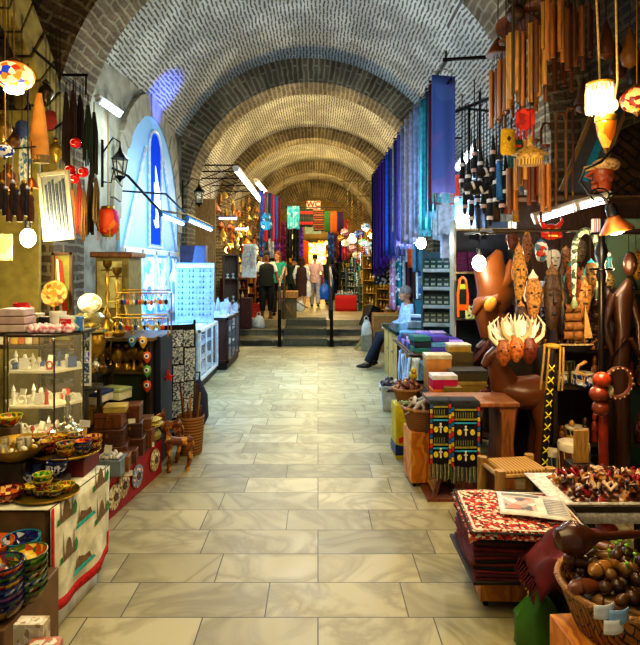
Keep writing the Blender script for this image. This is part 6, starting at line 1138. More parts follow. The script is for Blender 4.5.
# shelves with purses
t = T('shelf_unit', 'pale wooden shelves of folded purses on the right wall', 'shelf', (XW(480, 5.7)+.1, 5.95, 0), R(-6)); PL = mat('#a89878', 'wood')
for z in (1.07, 1.55, 2.0): b = MB(); b.box((0, 0, z), (.62, .32, .022)); b.build('shelf', PL, t)
b = MB(); b.box((0, .17, 1.05), (.62, .02, 2.1)); b.build('back_panel', mat('#3a4a68', 'plain'), t); [MB().box((s*.31, 0, 1.05), (.022, .34, 2.1)).build('side_panel', PL, t) for s in (-1, 1)]
for lv, z in enumerate((1.081, 1.561)):
    for k in range(14):
        c, nm = [('#1c1a2a', 'black'), ('#5a1c5a', 'plum'), ('#2a2c3a', 'dark grey'), ('#6a2a6a', 'purple'), ('#28405a', 'slate blue')][(k*2+lv) % 5]; b = MB(); b.box((0, 0, .035), (.11, .10, .065)); b.box((0, -.052, .04), (.08, .01, .02)); x = -.24+.12*(k % 5); zz = z+.07*(k//5)
        tag(b.build('purse', mat(c, 'cloth', .6), bevel=.014), '%s small purse piled on the %s pale wooden shelf' % (nm, ['lower', 'upper'][lv]), 'purse', '%s purses on the %s pale shelf' % (nm, ['lower', 'upper'][lv]), loc=(t.location.x+x, t.location.y-.07+.005*(k % 3), zz), rz=R(-6)+jit(.06))
t = T('toy_vest', 'orange and black toy figure pack standing on the purse shelf', 'toy', (XW(468, 5.5), 5.72, 1.081), R(-5)); b = MB(); b.box((0, 0, .2), (.13, .06, .38)); b.build('pack', mat('#181818', 'cloth'), t, bevel=.015); b = MB(); [b.tube([(s*.045, -.035, .02), (s*.05, -.04, .25), (s*.03, -.035, .4), (0, -.03, .43)], .014, 6, flat=.5) for s in (-1, 1)]; b.box((0, -.04, .12), (.07, .012, .06)); b.build('band', mat('#f06a10', 'plain', .3), t); b = MB(); b.box((0, -.035, .33), (.06, .01, .05)); b.build('badge', mat('#b8d838', 'plain', .3), t)
slab('price_sign', 'pale yellow-green price card leaning on the lower purse shelf', 'card', (XW(470, 5.5)+.05, 5.68, 1.081), (.1, .012, .14), mosaic(['#d0e0a0', '#c0d488', '#405030', '#d8e8b0'], 40, .6))
# bulbs
for px, py, Y, lab, c, e, r_ in ((421, 243, 8.0, 'dazzling white bulb farthest back beside the blue scarf', '#eaf6ff', 60, .07), (465, 222, 6.2, 'dazzling white bulb above the green card display', '#eef6ff', 60, .07), (479, 263, 5.1, 'dazzling warm bulb hanging before the purse shelves', '#fff0cc', 60, .06)):
    t = T('bulb_lamp', lab, 'lamp', tuple(P(px, py, Y))); b = MB(); b.ell((0, 0, 0), (r_, r_, r_*1.2), 0, 16, 10); b.build('bulb', mat(c, 'emit', scale=e), t); b = MB(); b.lathe([(.022, r_), (.024, r_+.07), (.008, r_+.08)], 12); b.tube([(0, 0, r_+.08), (0, 0, 1.3)], .005, 5); b.build('socket', IRON, t)
tubelamp('short bright tube lamp high on the right wall beyond the dark tassels', P(458, 168, 6.6), P(478, 146, 5.9), .035, '#e0e0e0', 12)
b = MB(); b.tube([P(455, 112, 6), P(490, 98, 5.3)], .018, 6); b.tube([P(460, 108, 6), P(500, 112, 5.3)], .014, 6); b.tube([P(480, 92, 5.6), P(480, 160, 5.6)], .014, 6); b.tube([P(469, 106, 5.8), P(469, 180, 5.8)], .014, 6); tag(b.build('bracket_frame', IRON), 'black iron bars beside the broad blue-violet scarf', 'frame')
# purse table with blue scarves
TBX, TBY = XW(404, 5.9), 5.35
t = T('table', 'long table carrying folded purses and hung with pale blue shawls', 'table', (TBX+.27, 5.95, 0)); b = MB(); b.box((0, 0, .76), (.56, 1.2, .03)); b.build('tabletop', mat('#6a4a28', 'wood'), t, bevel=.005)
for sx in (-1, 1):
    for sy in (-1, 1): b = MB(); b.box((sx*.24, sy*.55, .372), (.04, .04, .745)); b.build('leg', mat('#6a4a28', 'wood'), t)
for k in range(13):
    c, nm = [('#9ac0e0', 'pale blue'), ('#c8dcf0', 'ice white'), ('#5a8ac0', 'mid blue'), ('#a8b8d8', 'grey-blue')][k % 4]; Y = 5.37+.088*k if k < 9 else 5.345; x = TBX-.03 if k < 9 else TBX+.02+.07*(k-9)
    b = MB(); b.sheet(lambda u, v: (.008*math.sin(v*7+k), (u-.5)*.075+.01*math.sin(v*9+k), .40*v), 4, 10); [b.tube([(0, -.03+.012*i, 0), (.004, -.03+.012*i+jit(.004), -.06)], .003, 4) for i in range(6)]
    tag(b.build('shawl', mat(c, 'cloth', scale=30), solid=.005), '%s fringed shawl hung on the near edge of the purse table' % nm, 'shawl', '%s shawls on the purse table edge' % nm, loc=(x, Y-.01, .345-.02*(k % 3)), rz=0 if k < 9 else R(90))
b = MB(); b.tube([(TBX-.03, 5.33, .765), (TBX-.03, 6.5, .765)], .01, 6); b.tube([(TBX-.03, 5.335, .765), (TBX+.32, 5.335, .765)], .01, 6); b.tube([(TBX-.03, 5.6, .765), (TBX+.1, 5.6, .765)], .008, 5); b.tube([(TBX-.03, 6.4, .765), (TBX+.1, 6.4, .765)], .008, 5); tag(b.build('shawl_rail', IRON), 'thin rail on the edge of the purse table holding the pale blue shawls', 'rail')
PU = [('#1c6a68', 'teal'), ('#2858b8', 'royal blue'), ('#9a80c8', 'lilac'), ('#4a3aa8', 'violet'), ('#1a1c30', 'black'), ('#c8a8d0', 'pink-lilac'), ('#2a2a58', 'navy'), ('#5a9ad0', 'sky blue')]
for k in range(26):
    c, nm = PU[(k*3) % 8]; col_, row = k % 3, (k//3) % 4; lv = k//12; x = TBX+.10+.17*col_+jit(.008); y = 5.52+.27*row; b = MB(); b.box((0, 0, .026), (.165, .23, .048)); b.box((0, -.02, .05), (.15, .12, .01))
    tag(b.build('folded_purse', mat(c, 'cloth', .6), bevel=.016), '%s folded purse in the %s layer on the long table' % (nm, ['bottom', 'middle', 'top'][lv]), 'purse', '%s purses in the %s layer on the long table' % (nm, ['bottom', 'middle', 'top'][lv]), loc=(x, y, .777+.054*lv), rz=jit(.15))
# boxes in front of the purse table
t = T('table', 'low table of boxes and beads behind the woven textile', 'table', (XW(459, 4.7), 4.72, 0)); b = MB(); b.box((0, 0, .545), (.66, .9, .03)); b.build('tabletop', DKW, t)
for sx in (-1, 1):
    for sy in (-1, 1): b = MB(); b.box((sx*.29, sy*.4, .264), (.04, .04, .528)); b.build('leg', DKW, t)
zt3 = .56
def sbox(px, Y, z, w, d, h, col, lab, kind='plain', rz=0, lid=None): return wbox(lab, XW(px, Y), Y, z, (w, d, h), col, kind, R(rz), False, lidcol=lid)
sbox(443, 4.5, zt3, .20, .16, .08, '#d8701c', 'orange box under the magenta one, behind the woven textile', lid='#d8701c'); sbox(443, 4.5, zt3+.08, .20, .16, .11, '#c01858', 'magenta box with a white top', lid='#e4e0dc')
sbox(437, 4.85, zt3, .2, .2, .18, '#a8702c', 'light brown carton behind the magenta box'); sbox(437, 4.85, zt3+.18, .22, .18, .12, '#c88a3c', 'orange-brown carton with a pale lid under the purses', lid='#d8c8a0')
sbox(466, 4.72, zt3, .3, .2, .10, '#a88a3a', 'golden carved flat box in the middle of the low table', lid='#b89a48'); sbox(466, 4.74, zt3+.10, .32, .2, .09, '#5a5038', 'dark grey-brown box on the golden carved one', lid='#4a4a48'); sbox(460, 4.98, zt3+.0, .2, .16, .30, '#6a5a34', 'upright olive carton at the back of the low table'); sbox(458, 4.98, zt3+.30, .2, .15, .07, '#b8923c', 'pale gold box on the upright olive carton', lid='#d8ccb8'); sbox(452, 4.42, zt3, .14, .12, .11, '#8a7430', 'small olive box right of the magenta box')
for k in range(44):
    a = k*2.4; r_ = .115*math.sqrt(k/44); c, nm = [('#5a1420', 'maroon'), ('#7a1c2c', 'dark red'), ('#e0d4d0', 'white')][0 if k % 3 == 0 else 1 if k % 3 == 1 else (2 if k % 2 else 0)]
    b = MB(); b.ell((0, 0, .014), (.016, .016, .015), 0, 8, 6); tag(b.build('bead', mat(c, 'plain', .2)), '%s glossy bead heaped at the right end of the low table' % nm, 'bead', '%s beads on the low table' % nm, loc=(XW(489, 4.42)+r_*math.cos(a)*1.1, 4.45+r_*math.sin(a)*.7, zt3+.05*(1-r_/.115)+.04*random.random()*(1-r_/.12)))
b = MB(); b.lathe([(.13, 0), (.12, .02), (.05, .045), (.001, .05)], 20, sy=.7); tag(b.build('bead_heap', mosaic(['#5a1420', '#7a1c2c', '#d0c0c0', '#3a0c14'], 40, .25)), 'tight mound of maroon beads under the loose ones', 'beads', loc=(XW(489, 4.42), 4.45, zt3))
# baskets on the aisle
WEAVE = brickmat('basket_weave', '#8a5a28', '#6a4018', '#2a1808', .03, .012, .002, bump=.8, uv=False, rough=.7, dirt=.3); WEAVE2 = stripes(['#8a5a28', '#4a2c10', '#a8743a', '#5a3414'], 70, 2, wob=.5)
def basket(label, p, r, h, cat='basket', mt=None, sx=1, sy=1):
    t = T('basket', label, cat, p); b = MB(); b.lathe([(r*.7, 0), (r*.75, .01), (r, h), (r*.94, h), (r*.7, .02)], 30, cap=False, sx=sx, sy=sy); b.lathe([(r*.72, .0), (r*.70, .02)], 30, sx=sx, sy=sy); b.build('wicker', mt or WEAVE2, t)
    b = MB(); n = 40; b.tube([(r*.98*math.cos(2*PI*i/n)*sx, r*.98*math.sin(2*PI*i/n)*sy, h+.006*math.sin(i*PI)) for i in range(n+1)], .012, 8); n = 60; b.tube([((r*.98+.01*math.cos(i*1.4))*math.cos(2*PI*i/n)*sx, (r*.98+.01*math.cos(i*1.4))*math.sin(2*PI*i/n)*sy, h+.012*math.sin(i*1.4)) for i in range(n+1)], .005, 6); b.build('rim', mat('#9a6a34', 'wood'), t); return t
# white bin
t = T('plastic_bin', 'white plastic bin of dark pieces at the foot of the pale counter', 'bin', (XW(389.5, 6.35), 6.35, 0)); b = MB(); b.lathe([(.10, 0), (.105, .01), (.13, .27), (.12, .27), (.095, .02)], 4, cap=False, r=(0, 0, PI/4)); b.lathe([(.1, 0), (.1, .02)], 4, r=(0, 0, PI/4)); b.v = [(x*1.15, y*1.15, z) for x, y, z in b.v]; b.build('tub', mat('#c8d0d4', 'plain', .3), t, smooth=False); b = MB(); n = 4; b.tube([(.152*math.cos(PI/4+k*PI/2)*1.0, .152*math.sin(PI/4+k*PI/2), .27) for k in range(5)], .010, 6); b.build('rim', mat('#d8e0e4', 'plain', .3), t)
def heap(n, rad, p, kinds, lab, grp, cat, name, sy=1.0, hz=.06, s=1.0):
    for k in range(n):
        a = k*2.4; r_ = rad*math.sqrt(k/n); c, nm, kd = kinds[k % len(kinds)]; b = MB()
        if kd == 'ball': b.ell((0, 0, 0), (.026*s, .026*s, .024*s), 0, 12, 8); b.lathe([(.003, .02*s), (.004, .032*s)], 5)
        elif kd == 'egg': b.ell((0, 0, 0), (.03*s, .02*s, .02*s), 0, 12, 8, rot=(k, k*.7, k*2)); 
        elif kd == 'pod': b.tube([(-.05*s, 0, 0), (-.02*s, .01, .012), (.03*s, 0, .006), (.055*s, -.01, -.01)], [.006*s, .018*s, .016*s, .004*s], 10)
        elif kd == 'disc': b.lathe([(.03*s, -.006), (.034*s, 0), (.03*s, .008), (.01, .01)], 14, r=(jit(.8), jit(.8), 0))
        elif kd == 'ring': m_ = 12; b.tube([(.026*s*math.cos(2*PI*i/m_), .026*s*math.sin(2*PI*i/m_), .004*math.sin(i)) for i in range(m_+1)], .007*s, 6)
        tag(b.build(name, mat(c, 'plain', .3) if isinstance(c, str) else c), lab % nm, cat, grp % nm, loc=(p[0]+r_*math.cos(a), p[1]+r_*math.sin(a)*sy, p[2]+hz*(1-(r_/rad)**2)+.02*(k % 2)), rz=jit(3))
heap(14, .10, (XW(389.5, 6.35), 6.35, .26), [('#4a3038', 'dark brown', 'egg'), ('#6a5a68', 'grey', 'ball'), ('#b8a898', 'pale', 'disc')], '%s trinket heaped in the white plastic bin', '%s trinkets in the white bin', 'trinket', 'trinket', s=1.2)
b = MB(); b.lathe([(.115, .0), (.11, .03), (.001, .05)], 18); tag(b.build('trinket_filling', mosaic(['#3a2a30', '#5a4a54', '#8a7a78'], 30, .5)), 'dense dark filling of the white plastic bin', 'filling', loc=(XW(389.5, 6.35), 6.35, .215))
# yellow box with nut basket
t = T('printed_box', 'bright yellow upright box with a red and blue picture, beside the orange box', 'box', (XW(403, 4.75)+.01, 4.80, 0), R(4)); b = MB(); b.box((0, 0, .225), (.17, .2, .45)); b.build('box', mat('#c8b818', 'plain', .4), t, bevel=.004); b = MB(); b.prism([(-.085, .12), (0, .1), (.085, .16), (.085, .03), (-.085, .03)], .2, (-.004, -.004, 0)); b.build('blue_print', mat('#18306a', 'plain', .4), t, smooth=False); b = MB(); b.prism([(-.06, .17), (.07, .22), (.05, .16), (-.05, .13)], .205, (-.006, -.004, 0)); b.build('red_print', mat('#c8301c', 'plain', .4), t, smooth=False)
basket('round wicker basket of nuts on the yellow printed box', (XW(408, 4.8), 4.84, .451), .125, .11)
heap(26, .10, (XW(408, 4.8), 4.84, .55), [('#5a2c18', 'dark brown', 'ball'), ('#a87a58', 'light brown', 'egg'), ('#7a4428', 'reddish', 'ball')], '%s nut in the basket on the yellow box', '%s nuts in the yellow box basket', 'nut', 'nut')
b = MB(); b.lathe([(.11, 0), (.10, .03), (.001, .045)], 18); tag(b.build('nut_filling', mosaic(['#4a2414', '#7a4a2c', '#a87a58'], 30, .5)), 'dense nut filling of the basket on the yellow box', 'filling', loc=(XW(408, 4.8), 4.84, .52))
t = T('toy_bird', 'little yellow and green wooden bird perched behind the nut basket', 'toy', (XW(413, 5.1), 5.1, .56)); b = MB(); b.ell((0, 0, .06), (.04, .05, .045), 0, 14, 8); b.ell((0, -.03, .11), (.028, .028, .028), 0, 12, 8); b.build('torso', mat('#c8b020', 'plain', .4), t); b = MB(); b.prism([(-.01, 0), (.01, 0), (0, -.01)], .03, (0, -.07, .11)); b.build('beak', mat('#d86a18'), t)
slab('stand_block', 'plain stand block behind the yellow printed box', 'stand', (XW(416, 5.1), 5.12, 0), (.2, .2, .56), '#5a4020', 'wood')
# orange wood box with lizards basket
ORW = stripes(['#c87a1c', '#b86a14', '#d08828', '#a85c10', '#c87a1c', '#d89438'], 7, 0, .45, wob=1.6)
def orangebox(label, x, y, w, d, h, rz, z=0.03, skew=0):
    t = T('orange_box', label, 'box', (x, y, 0), rz); b = MB(); b.box((0, 0, h/2+z/2), (w, d, h-z)); b.build('box', ORW, t, bevel=.004); 
    for sx in (-1, 1):
        for sy in (-1, 1): b = MB(); b.lathe([(.012, 0), (.014, .02), (.008, z+.002)], 10, (sx*(w/2-.03), sy*(d/2-.03), 0)); b.build('foot', mat('#1a1a1c', 'metal', .3, .6), t)
    return t
orangebox('orange grained box on small black feet under the lizard basket', XW(424, 4.2)+.01, 4.22, .27, .27, .40, R(3))
basket('wide rope-like wicker basket heaped with toy lizards on the orange box', (XW(425, 4.15), 4.2, .401), .165, .16)
LZ = [('#a8988c', 'large grey-beige', (0, -.02, .18), .6, 1.5), ('#5a7a88', 'blue-green', (.07, .04, .17), 1.9, 1.1), ('#7a8a6a', 'olive', (-.08, .03, .16), 2.8, 1.0), ('#88949c', 'pale grey', (.04, .07, .20), -.4, 1.0), ('#4a6068', 'dark teal', (.1, -.05, .16), .9, .9), ('#b8a890', 'sandy', (-.05, .1, .17), 1.3, .9)]
for c, nm, o_, rz, s in LZ:
    t = T('toy_lizard', '%s soft toy lizard in the wide basket' % nm, 'toy lizard', (XW(425, 4.15)+o_[0], 4.2+o_[1], .40+o_[2]), rz, ry=R(-8)); b = MB(); b.tube([Vector(q)*s for q in ((-.12, .02, -.02), (-.08, -.01, .0), (-.03, 0, .01), (.03, 0, .012), (.06, .004, .012), (.085, .008, .012), (.11, .01, .004))], [.003*s, .009*s, .02*s, .022*s, .013*s, .017*s, .005*s], 12, flat=.75)
    for x, q in ((-.03, -1), (.045, 1)):
        for sy in (-1, 1): b.tube([Vector(p_)*s for p_ in ((x, sy*.012, .008), (x+q*.012, sy*.04, .012), (x+q*.03, sy*.055, -.012))], [.009*s, .007*s, .008*s], 7)
    b.build('torso', mat(c, 'cloth', scale=40), t); b = MB(); [b.ell((.088*s, sy*.011*s+.008*s, .022*s), (.004*s, .004*s, .004*s), 0, 6, 4) for sy in (-1, 1)]; b.build('eyes', mat('#101010', 'plain', .2), t)
# carved side table with textile
t = T('carved_table', 'brown carved wooden side table with slatted ladder-like legs', 'table', (XW(470, 3.85), 3.98, 0)); CW = mat('#6a3a18', 'wood'); CW2 = mat('#8a5220', 'wood')
b = MB(); b.box((.03, 0, .665), (.60, .34, .03)); b.build('tabletop', CW2, t, bevel=.006)
b = MB(); b.prism([(-.055, 0), (.055, 0), (.045, .2), (.035, .4), (.05, .6), (.07, .65), (-.07, .65), (-.05, .6), (-.045, .4), (-.06, .2)], .3, (.26, 0, 0)); b.build('carved_leg', CW2, t, smooth=False, bevel=.006)
for k in range(2):
    b = MB(); x = -.17+.17*k; [b.box((x+s*.0, -.13+sy*.26, .33), (.03, .03, .68), r=(0, R(14), 0)) for s in (0,) for sy in (0, 1)]; b.build('ladder_rail', CW, t)
    b = MB(); [b.box((x+(z-.33)*math.tan(R(14)), 0, z), (.025, .26, .018)) for z in [.06+.04*i for i in range(15)]]; b.build('rung', mat('#a87838', 'wood'), t)
b = MB(); b.box((-.02, 0, .01), (.55, .3, .02)); b.build('base', CW, t)
# woven textile: two panels side by side hanging from the table top
for k, (xo, w_, h_) in enumerate(((-.215, .15, .42), (-.045, .20, .44))):
    t2 = T('woven_runner', '%s black woven runner with coloured borders and fringe hanging on the carved table' % ['left narrower', 'right wider'][k], 'textile', (XW(470, 3.85)+xo, 3.80, .69-h_)); BK = mat('#0e1018', 'cloth', scale=50)
    b = MB(); b.sheet(lambda u, v: ((u-.5)*w_, .006*math.sin(u*9+v*3), h_*v), 14, 10); b.sheet(lambda u, v: ((u-.5)*w_, .16*v, h_+.0), 6, 3); b.build('cloth', BK, t2, solid=.004)
    def bl(nm_, col, rects): b = MB(); [b.box((x, -.010, z), (a, .006, c_)) for x, z, a, c_ in rects]; b.build(nm_, mat(col, 'cloth', scale=50), t2, smooth=False)
    hw = w_/2-.012
    for q, (nm_, col) in enumerate((('red_border_blocks', '#b8281a'), ('yellow_border_blocks', '#c8a828'), ('blue_border_blocks', '#1c5a9a'))): bl(nm_, col, [(s*hw, .02+.034*i, .016, .026) for i in range(int(h_/.034)) for s in (-1, 1) if (i+(s > 0)) % 3 == q])
    bl('blue_stripe', '#2a98c0', [(0, z, w_-.05, .010) for z in (.11, .30)]); bl('olive_band', '#8a8430', [(0, .135, w_-.05, .012), (0, .325, w_-.05, .012), (0, .39, w_-.05, .012)]); bl('comb_marks', '#7a7a38', [(-w_/2+.035+.016*i, z, .005, .035) for i in range(int((w_-.06)/.016)) for z in (.165, .355)])
    b = MB()
    for z in (.07, .24):
        for x, r_ in ((-w_*.22, .8), (w_*.22, .8)): b.lathe([(.012, 0), (.016, .006)], 12, (x, -.012, z), r=(R(90), 0, 0), sy=1.3)
    b.build('yellow_ovals', mat('#d8c030', 'cloth'), t2)
    b = MB()
    for z in (.05, .22): b.box((0, -.012, z+.02), (.010, .006, .05)); b.box((0, -.012, z+.035), (.026, .006, .006)); b.ell((0, -.012, z+.055), (.008, .004, .009), 0, 8, 5)
    b.build('figure_marks', mat('#e0dcc8', 'cloth'), t2)
    b = MB(); n = int(w_/.009); [b.tube([(-w_/2+.009*(i+.5), 0, .005), (-w_/2+.009*(i+.5)+jit(.004), -.005, -.05), (-w_/2+.009*(i+.5)+jit(.007), 0, -.105-jit(.012))], .0032, 4, i % 3) for i in range(n)]; b.build('fringe', [mat('#5a6a3a', 'cloth'), mat('#28304a', 'cloth'), mat('#a8a478', 'cloth')], t2)
# ================================================================ right side, near: carvings, chimes, rugs
DK = mat('#3c2412', 'carved', .5); AMB = mat('#6e3a10', 'plain', .4, scale=5); RDW = mat('#6e2c14', 'plain', .3, scale=6); TAN = mat('#b07a3c', 'carved', .5); OLV = mat('#6a4a20', 'carved', .5)
slab('partition', 'dark brown partition behind the carvings at the right', 'partition', (2.58, 4.82, 0), (1.75, .04, 2.2), '#4a2e18', 'wood')
t = T('shelf_unit', 'dark wooden shelving holding drums and carvings at the right', 'shelf', (2.21, 4.30, 0)); SHZ = [.30, .72, .99, 1.42]
for z in SHZ: b = MB(); b.box((0, .05, z), (.96, .5, .025)); b.build('shelf', DKW, t)
for x in (-.47, .47): b = MB(); b.box((x, .05, .75), (.03, .5, 1.5)); b.build('side_panel', DKW, t)
# big driftwood carving
t = T('root_carving', 'large smooth amber driftwood carving standing on a dark tangled base', 'carving', (XW(494, 5.3), 5.35, .0)); t.scale = (1.12, 1.12, 1.05)
b = MB(); b.tube([(0, 0, .9), (-.03, 0, 1.1), (.04, 0, 1.3), (-.02, 0, 1.5), (.06, 0, 1.68)], [.10, .13, .17, .14, .03], 16, flat=.6); b.tube([(.02, -.02, 1.25), (-.13, -.03, 1.2), (-.17, -.03, 1.1)], [.09, .055, .02], 12); b.tube([(0, 0, 1.3), (.12, -.02, 1.42), (.16, -.02, 1.6)], [.1, .07, .02], 12); b.tube([(0, 0, 1.1), (.13, -.03, 1.02), (.15, -.03, .88)], [.08, .05, .03], 12); b.build('upper_form', AMB, t)
b = MB(); b.ell((-.05, -.11, 1.2), (.05, .02, .07), 0, 12, 8, rot=(0, .5, 0)); b.build('inlay', mat('#d08a34', 'plain', .3), t)
b = MB()
for k in range(14): a = k*.9; b.tube([(.11*math.cos(a), .08*math.sin(a), .56), (.15*math.cos(a+.6), .1*math.sin(a+.6), .68), (.11*math.cos(a+1.3), .08*math.sin(a+1.3), .8), (.03, 0, .95)], [.035, .03, .035, .03], 8)
b.lathe([(.15, .0), (.15, .02), (.10, .05), (.10, .5), (.16, .57), (.1, .62)], 14); b.build('tangled_base', mat('#4a1c10', 'carved', .35), t)
# large carved horse body
t = T('horse_carving', 'large brown carved wooden horse body under the horned masks', 'carving', (XW(527, 4.1), 4.22, 0)); b = MB()
b.tube([(-.20, 0, .70), (-.15, 0, .69), (-.05, 0, .66), (.06, 0, .66), (.14, 0, .69), (.18, 0, .68)], [.04, .12, .145, .15, .13, .05], 18, flat=.85); b.tube([(-.12, 0, .72), (-.18, -.01, .86), (-.21, -.02, .96)], [.11, .075, .055], 14); b.tube([(-.19, -.02, .97), (-.25, -.03, .93), (-.29, -.03, .87)], [.05, .04, .028], 12); b.build('torso', mat('#6a3a14', 'plain', .3, scale=4), t)
for x, y in ((-.12, -.07), (-.10, .07), (.11, -.07), (.12, .07)): b = MB(); b.tube([(x, y*.8, .64), (x+(.03 if x > 0 else 0), y, .42), (x-.01, y, .22), (x+.01, y, .03), (x+.01, y, 0)], [.085, .055, .036, .034, .045], 12); b.build('leg', mat('#6a3a14', 'plain', .3, scale=4), t)
b = MB(); [b.tube([(-.2, s_*.03, 1.0), (-.205, s_*.05, 1.05)], [.018, .004], 6) for s_ in (-1, 1)]; b.build('ear', DK, t)
b = MB(); b.tube([(.17, .0, .74), (.23, -.02, .68), (.22, -.02, .42)], [.02, .03, .01], 8); b.build('tail', DK, t)
# carved masks and figures hanging / standing
def mask(label, px, py, Y, h, m_, kind=0, w=None, hair=None, stand_z=None, rz=0):
    """long carved mask or totem; py is its lower end"""
    w = w or h*.33; t = T('carved_mask' if kind == 0 else 'carved_totem', label, 'mask' if kind == 0 else 'carving', tuple(P(px, py, Y)), rz); b = MB()
    if kind == 0:
        b.loft([(0, 0, 0, w*.16, .012), (0, -.005, h*.12, w*.34, .026), (0, -.01, h*.4, w*.46, .036), (0, -.008, h*.7, w*.5, .036), (0, 0, h*.88, w*.42, .028), (0, 0, h, w*.15, .012)], 16)
        b.tube([(0, -.036, h*.68), (0, -.058, h*.48), (0, -.04, h*.42)], [w*.06, w*.11, w*.07], 8); b.tube([(-w*.36, -.03, h*.66), (0, -.05, h*.71), (w*.36, -.03, h*.66)], w*.07, 6); b.build('face', m_, t)
        d = MB(); [d.ell((s*w*.2, -.036, h*.60), (w*.11, .012, h*.028), 0, 10, 6) for s in (-1, 1)]; d.ell((0, -.036, h*.28), (w*.16, .012, h*.035), 0, 10, 6); d.build('eyes_and_mouth', mat('#120a06', 'plain'), t)
        e = MB(); [e.tube([(s*w*.45, 0, h*.75), (s*w*.62, -.01, h*.55), (s*w*.5, 0, h*.4)], w*.06, 6) for s in (-1, 1)]; e.lathe([(w*.3, h*.93), (w*.36, h*.98), (w*.12, h*1.08), (.003, h*1.16)], 12, sy=.5); e.build('headdress', hair or TAN, t)
    else:
        n = 4; z = 0; pr = [(w*.45, 0), (w*.45, h*.03)]
        for i in range(n): z0 = h*(.04+.23*i); pr += [(w*.28, z0), (w*.5, z0+h*.06), (w*.42, z0+h*.13), (w*.5, z0+h*.17), (w*.25, z0+h*.21)]
        pr += [(w*.35, h*.96), (w*.05, h)]; b.lathe(pr, 12, sy=.8); b.build('column', m_, t)
        for i in range(n):
            z0 = h*(.04+.23*i)+h*.1; d = MB(); [d.ell((s*w*.2, -w*.38, z0+h*.02), (w*.11, w*.07, h*.018), 0, 8, 5) for s in (-1, 1)]; d.tube([(0, -w*.36, z0+h*.02), (0, -w*.5, z0-h*.03)], w*.08, 6); d.build('carved_face', hair or TAN, t)
    if stand_z is None and kind == 0: c = MB(); c.tube([(0, .01, h*.95), (0, .02, 1.86-t.location.z if 1.86-t.location.z > h else h+.1)], .003, 4); c.build('cord', mat('#20160c'), t)
    return t
b = MB(); b.tube([(1.25, 4.02, 1.87), (2.75, 4.02, 1.87)], .012, 6); b.tube([(1.25, 4.32, 1.87), (2.75, 4.32, 1.87)], .012, 6); [b.tube([(x, 4.02, 1.87), (x, 4.95, 1.9)], .010, 6) for x in (1.3, 1.9, 2.7)]
tag(b.build('hanging_rail', DKW), 'dark wooden rails from which the carved masks hang at the right', 'rail')
mask('slim golden carved mask at the left end of the mask row', 519, 300, 4.0, .36, mat('#a87830', 'carved'), 0, .09)
mask('small dark bearded mask below the slim golden one', 521, 336, 3.98, .22, DK, 0, .085)
mask('woven-looking tan mask with a white face disc, second from the left', 533, 318, 4.02, .30, TAN, 0, .11, mat('#e8e0d0', 'plain'))
mask('pale blue and white painted mask high in the mask row', 541, 262, 4.3, .16, mosaic(['#e8e4dc', '#5a8aa0', '#c8401c', '#f0ece4'], 25, .4), 0, .10, mat('#2a6a88', 'plain'))
mask('white-faced mask with a dark crest in the upper mask row', 553, 272, 4.3, .18, mat('#d8d4cc', 'plain'), 0, .11, DK)
mask('dark elongated mask with curled ears in the centre of the row', 552, 330, 4.0, .42, DK, 0, .13, OLV)
mask('black slender mask right of the curled-ear mask', 563, 335, 4.04, .46, mat('#1c120c', 'carved', .4), 0, .10, DK)
mask('reddish brown mask with green beads, right of the black slender mask', 573, 300, 4.02, .26, mat('#7a3c1a', 'carved'), 0, .11, mat('#3a7a6a', 'plain'))
mask('tan grooved mask above the model ship', 583, 315, 4.04, .3, TAN, 0, .12, OLV)
mask('small turquoise-capped mask near the black trays', 591, 285, 3.9, .16, OLV, 0, .08, mat('#38a0b8', 'plain'))
mask('tan mask low behind the horned masks', 545, 345, 4.3, .2, TAN, 0, .11, DK)
mask('ochre mask with a dark beard at the far end of the mask row', 601, 330, 4.3, .36, mat('#8a6428', 'carved'), 0, .13, DK)
mask('narrow brown mask hung between golden mask and white-faced mask', 527, 262, 4.3, .22, mat('#7a4a20', 'carved'), 0, .07, BRS)
# totems stand on the shelf at 1.0
for k, (px, h, m_, nm) in enumerate(((538, .30, TAN, 'light tan'), (549, .34, DK, 'dark brown'), (560, .32, OLV, 'olive brown'), (572, .3, DK, 'blackish'), (584, .36, TAN, 'yellow-brown'), (600, .4, DK, 'tall dark'), (616, .38, OLV, 'olive tall'), (628, .34, mat('#3a2010', 'carved'), 'deep brown'))):
    o = mask('%s carved totem standing on the dark shelf, %s' % (nm, ['leftmost', 'second', 'third', 'fourth', 'fifth', 'sixth', 'seventh', 'last of the row'][k]), px, 340, 4.2, h, m_, 1, .085, TAN if m_ is not TAN else OLV); o.location.z = 1.003; o.location.y = 4.25
# red demon mask
t = T('red_mask', 'small bright red grinning mask with gold eyes under the tube lamp', 'mask', tuple(P(551, 240, 4.2))); b = MB(); b.ell((0, 0, .06), (.08, .03, .06), 0, 16, 10); [b.tube([(s*.05, 0, .1), (s*.08, -.01, .14), (s*.07, -.01, .17)], [.02, .014, .003], 8) for s in (-1, 1)]; [b.ell((s*.055, -.02, .03), (.03, .02, .018), 0, 8, 6) for s in (-1, 1)]; b.build('face', mat('#c02c10', 'plain', .3), t); b = MB(); [b.ell((s*.028, -.03, .075), (.015, .01, .015), 0, 8, 6) for s in (-1, 1)]; b.box((0, -.032, .03), (.07, .01, .014)); b.build('eyes_and_teeth', mat('#e8c860', 'plain'), t); b = MB(); b.tube([(0, .01, .1), (0, .02, .34)], .003, 4); b.build('cord', DKW, t)
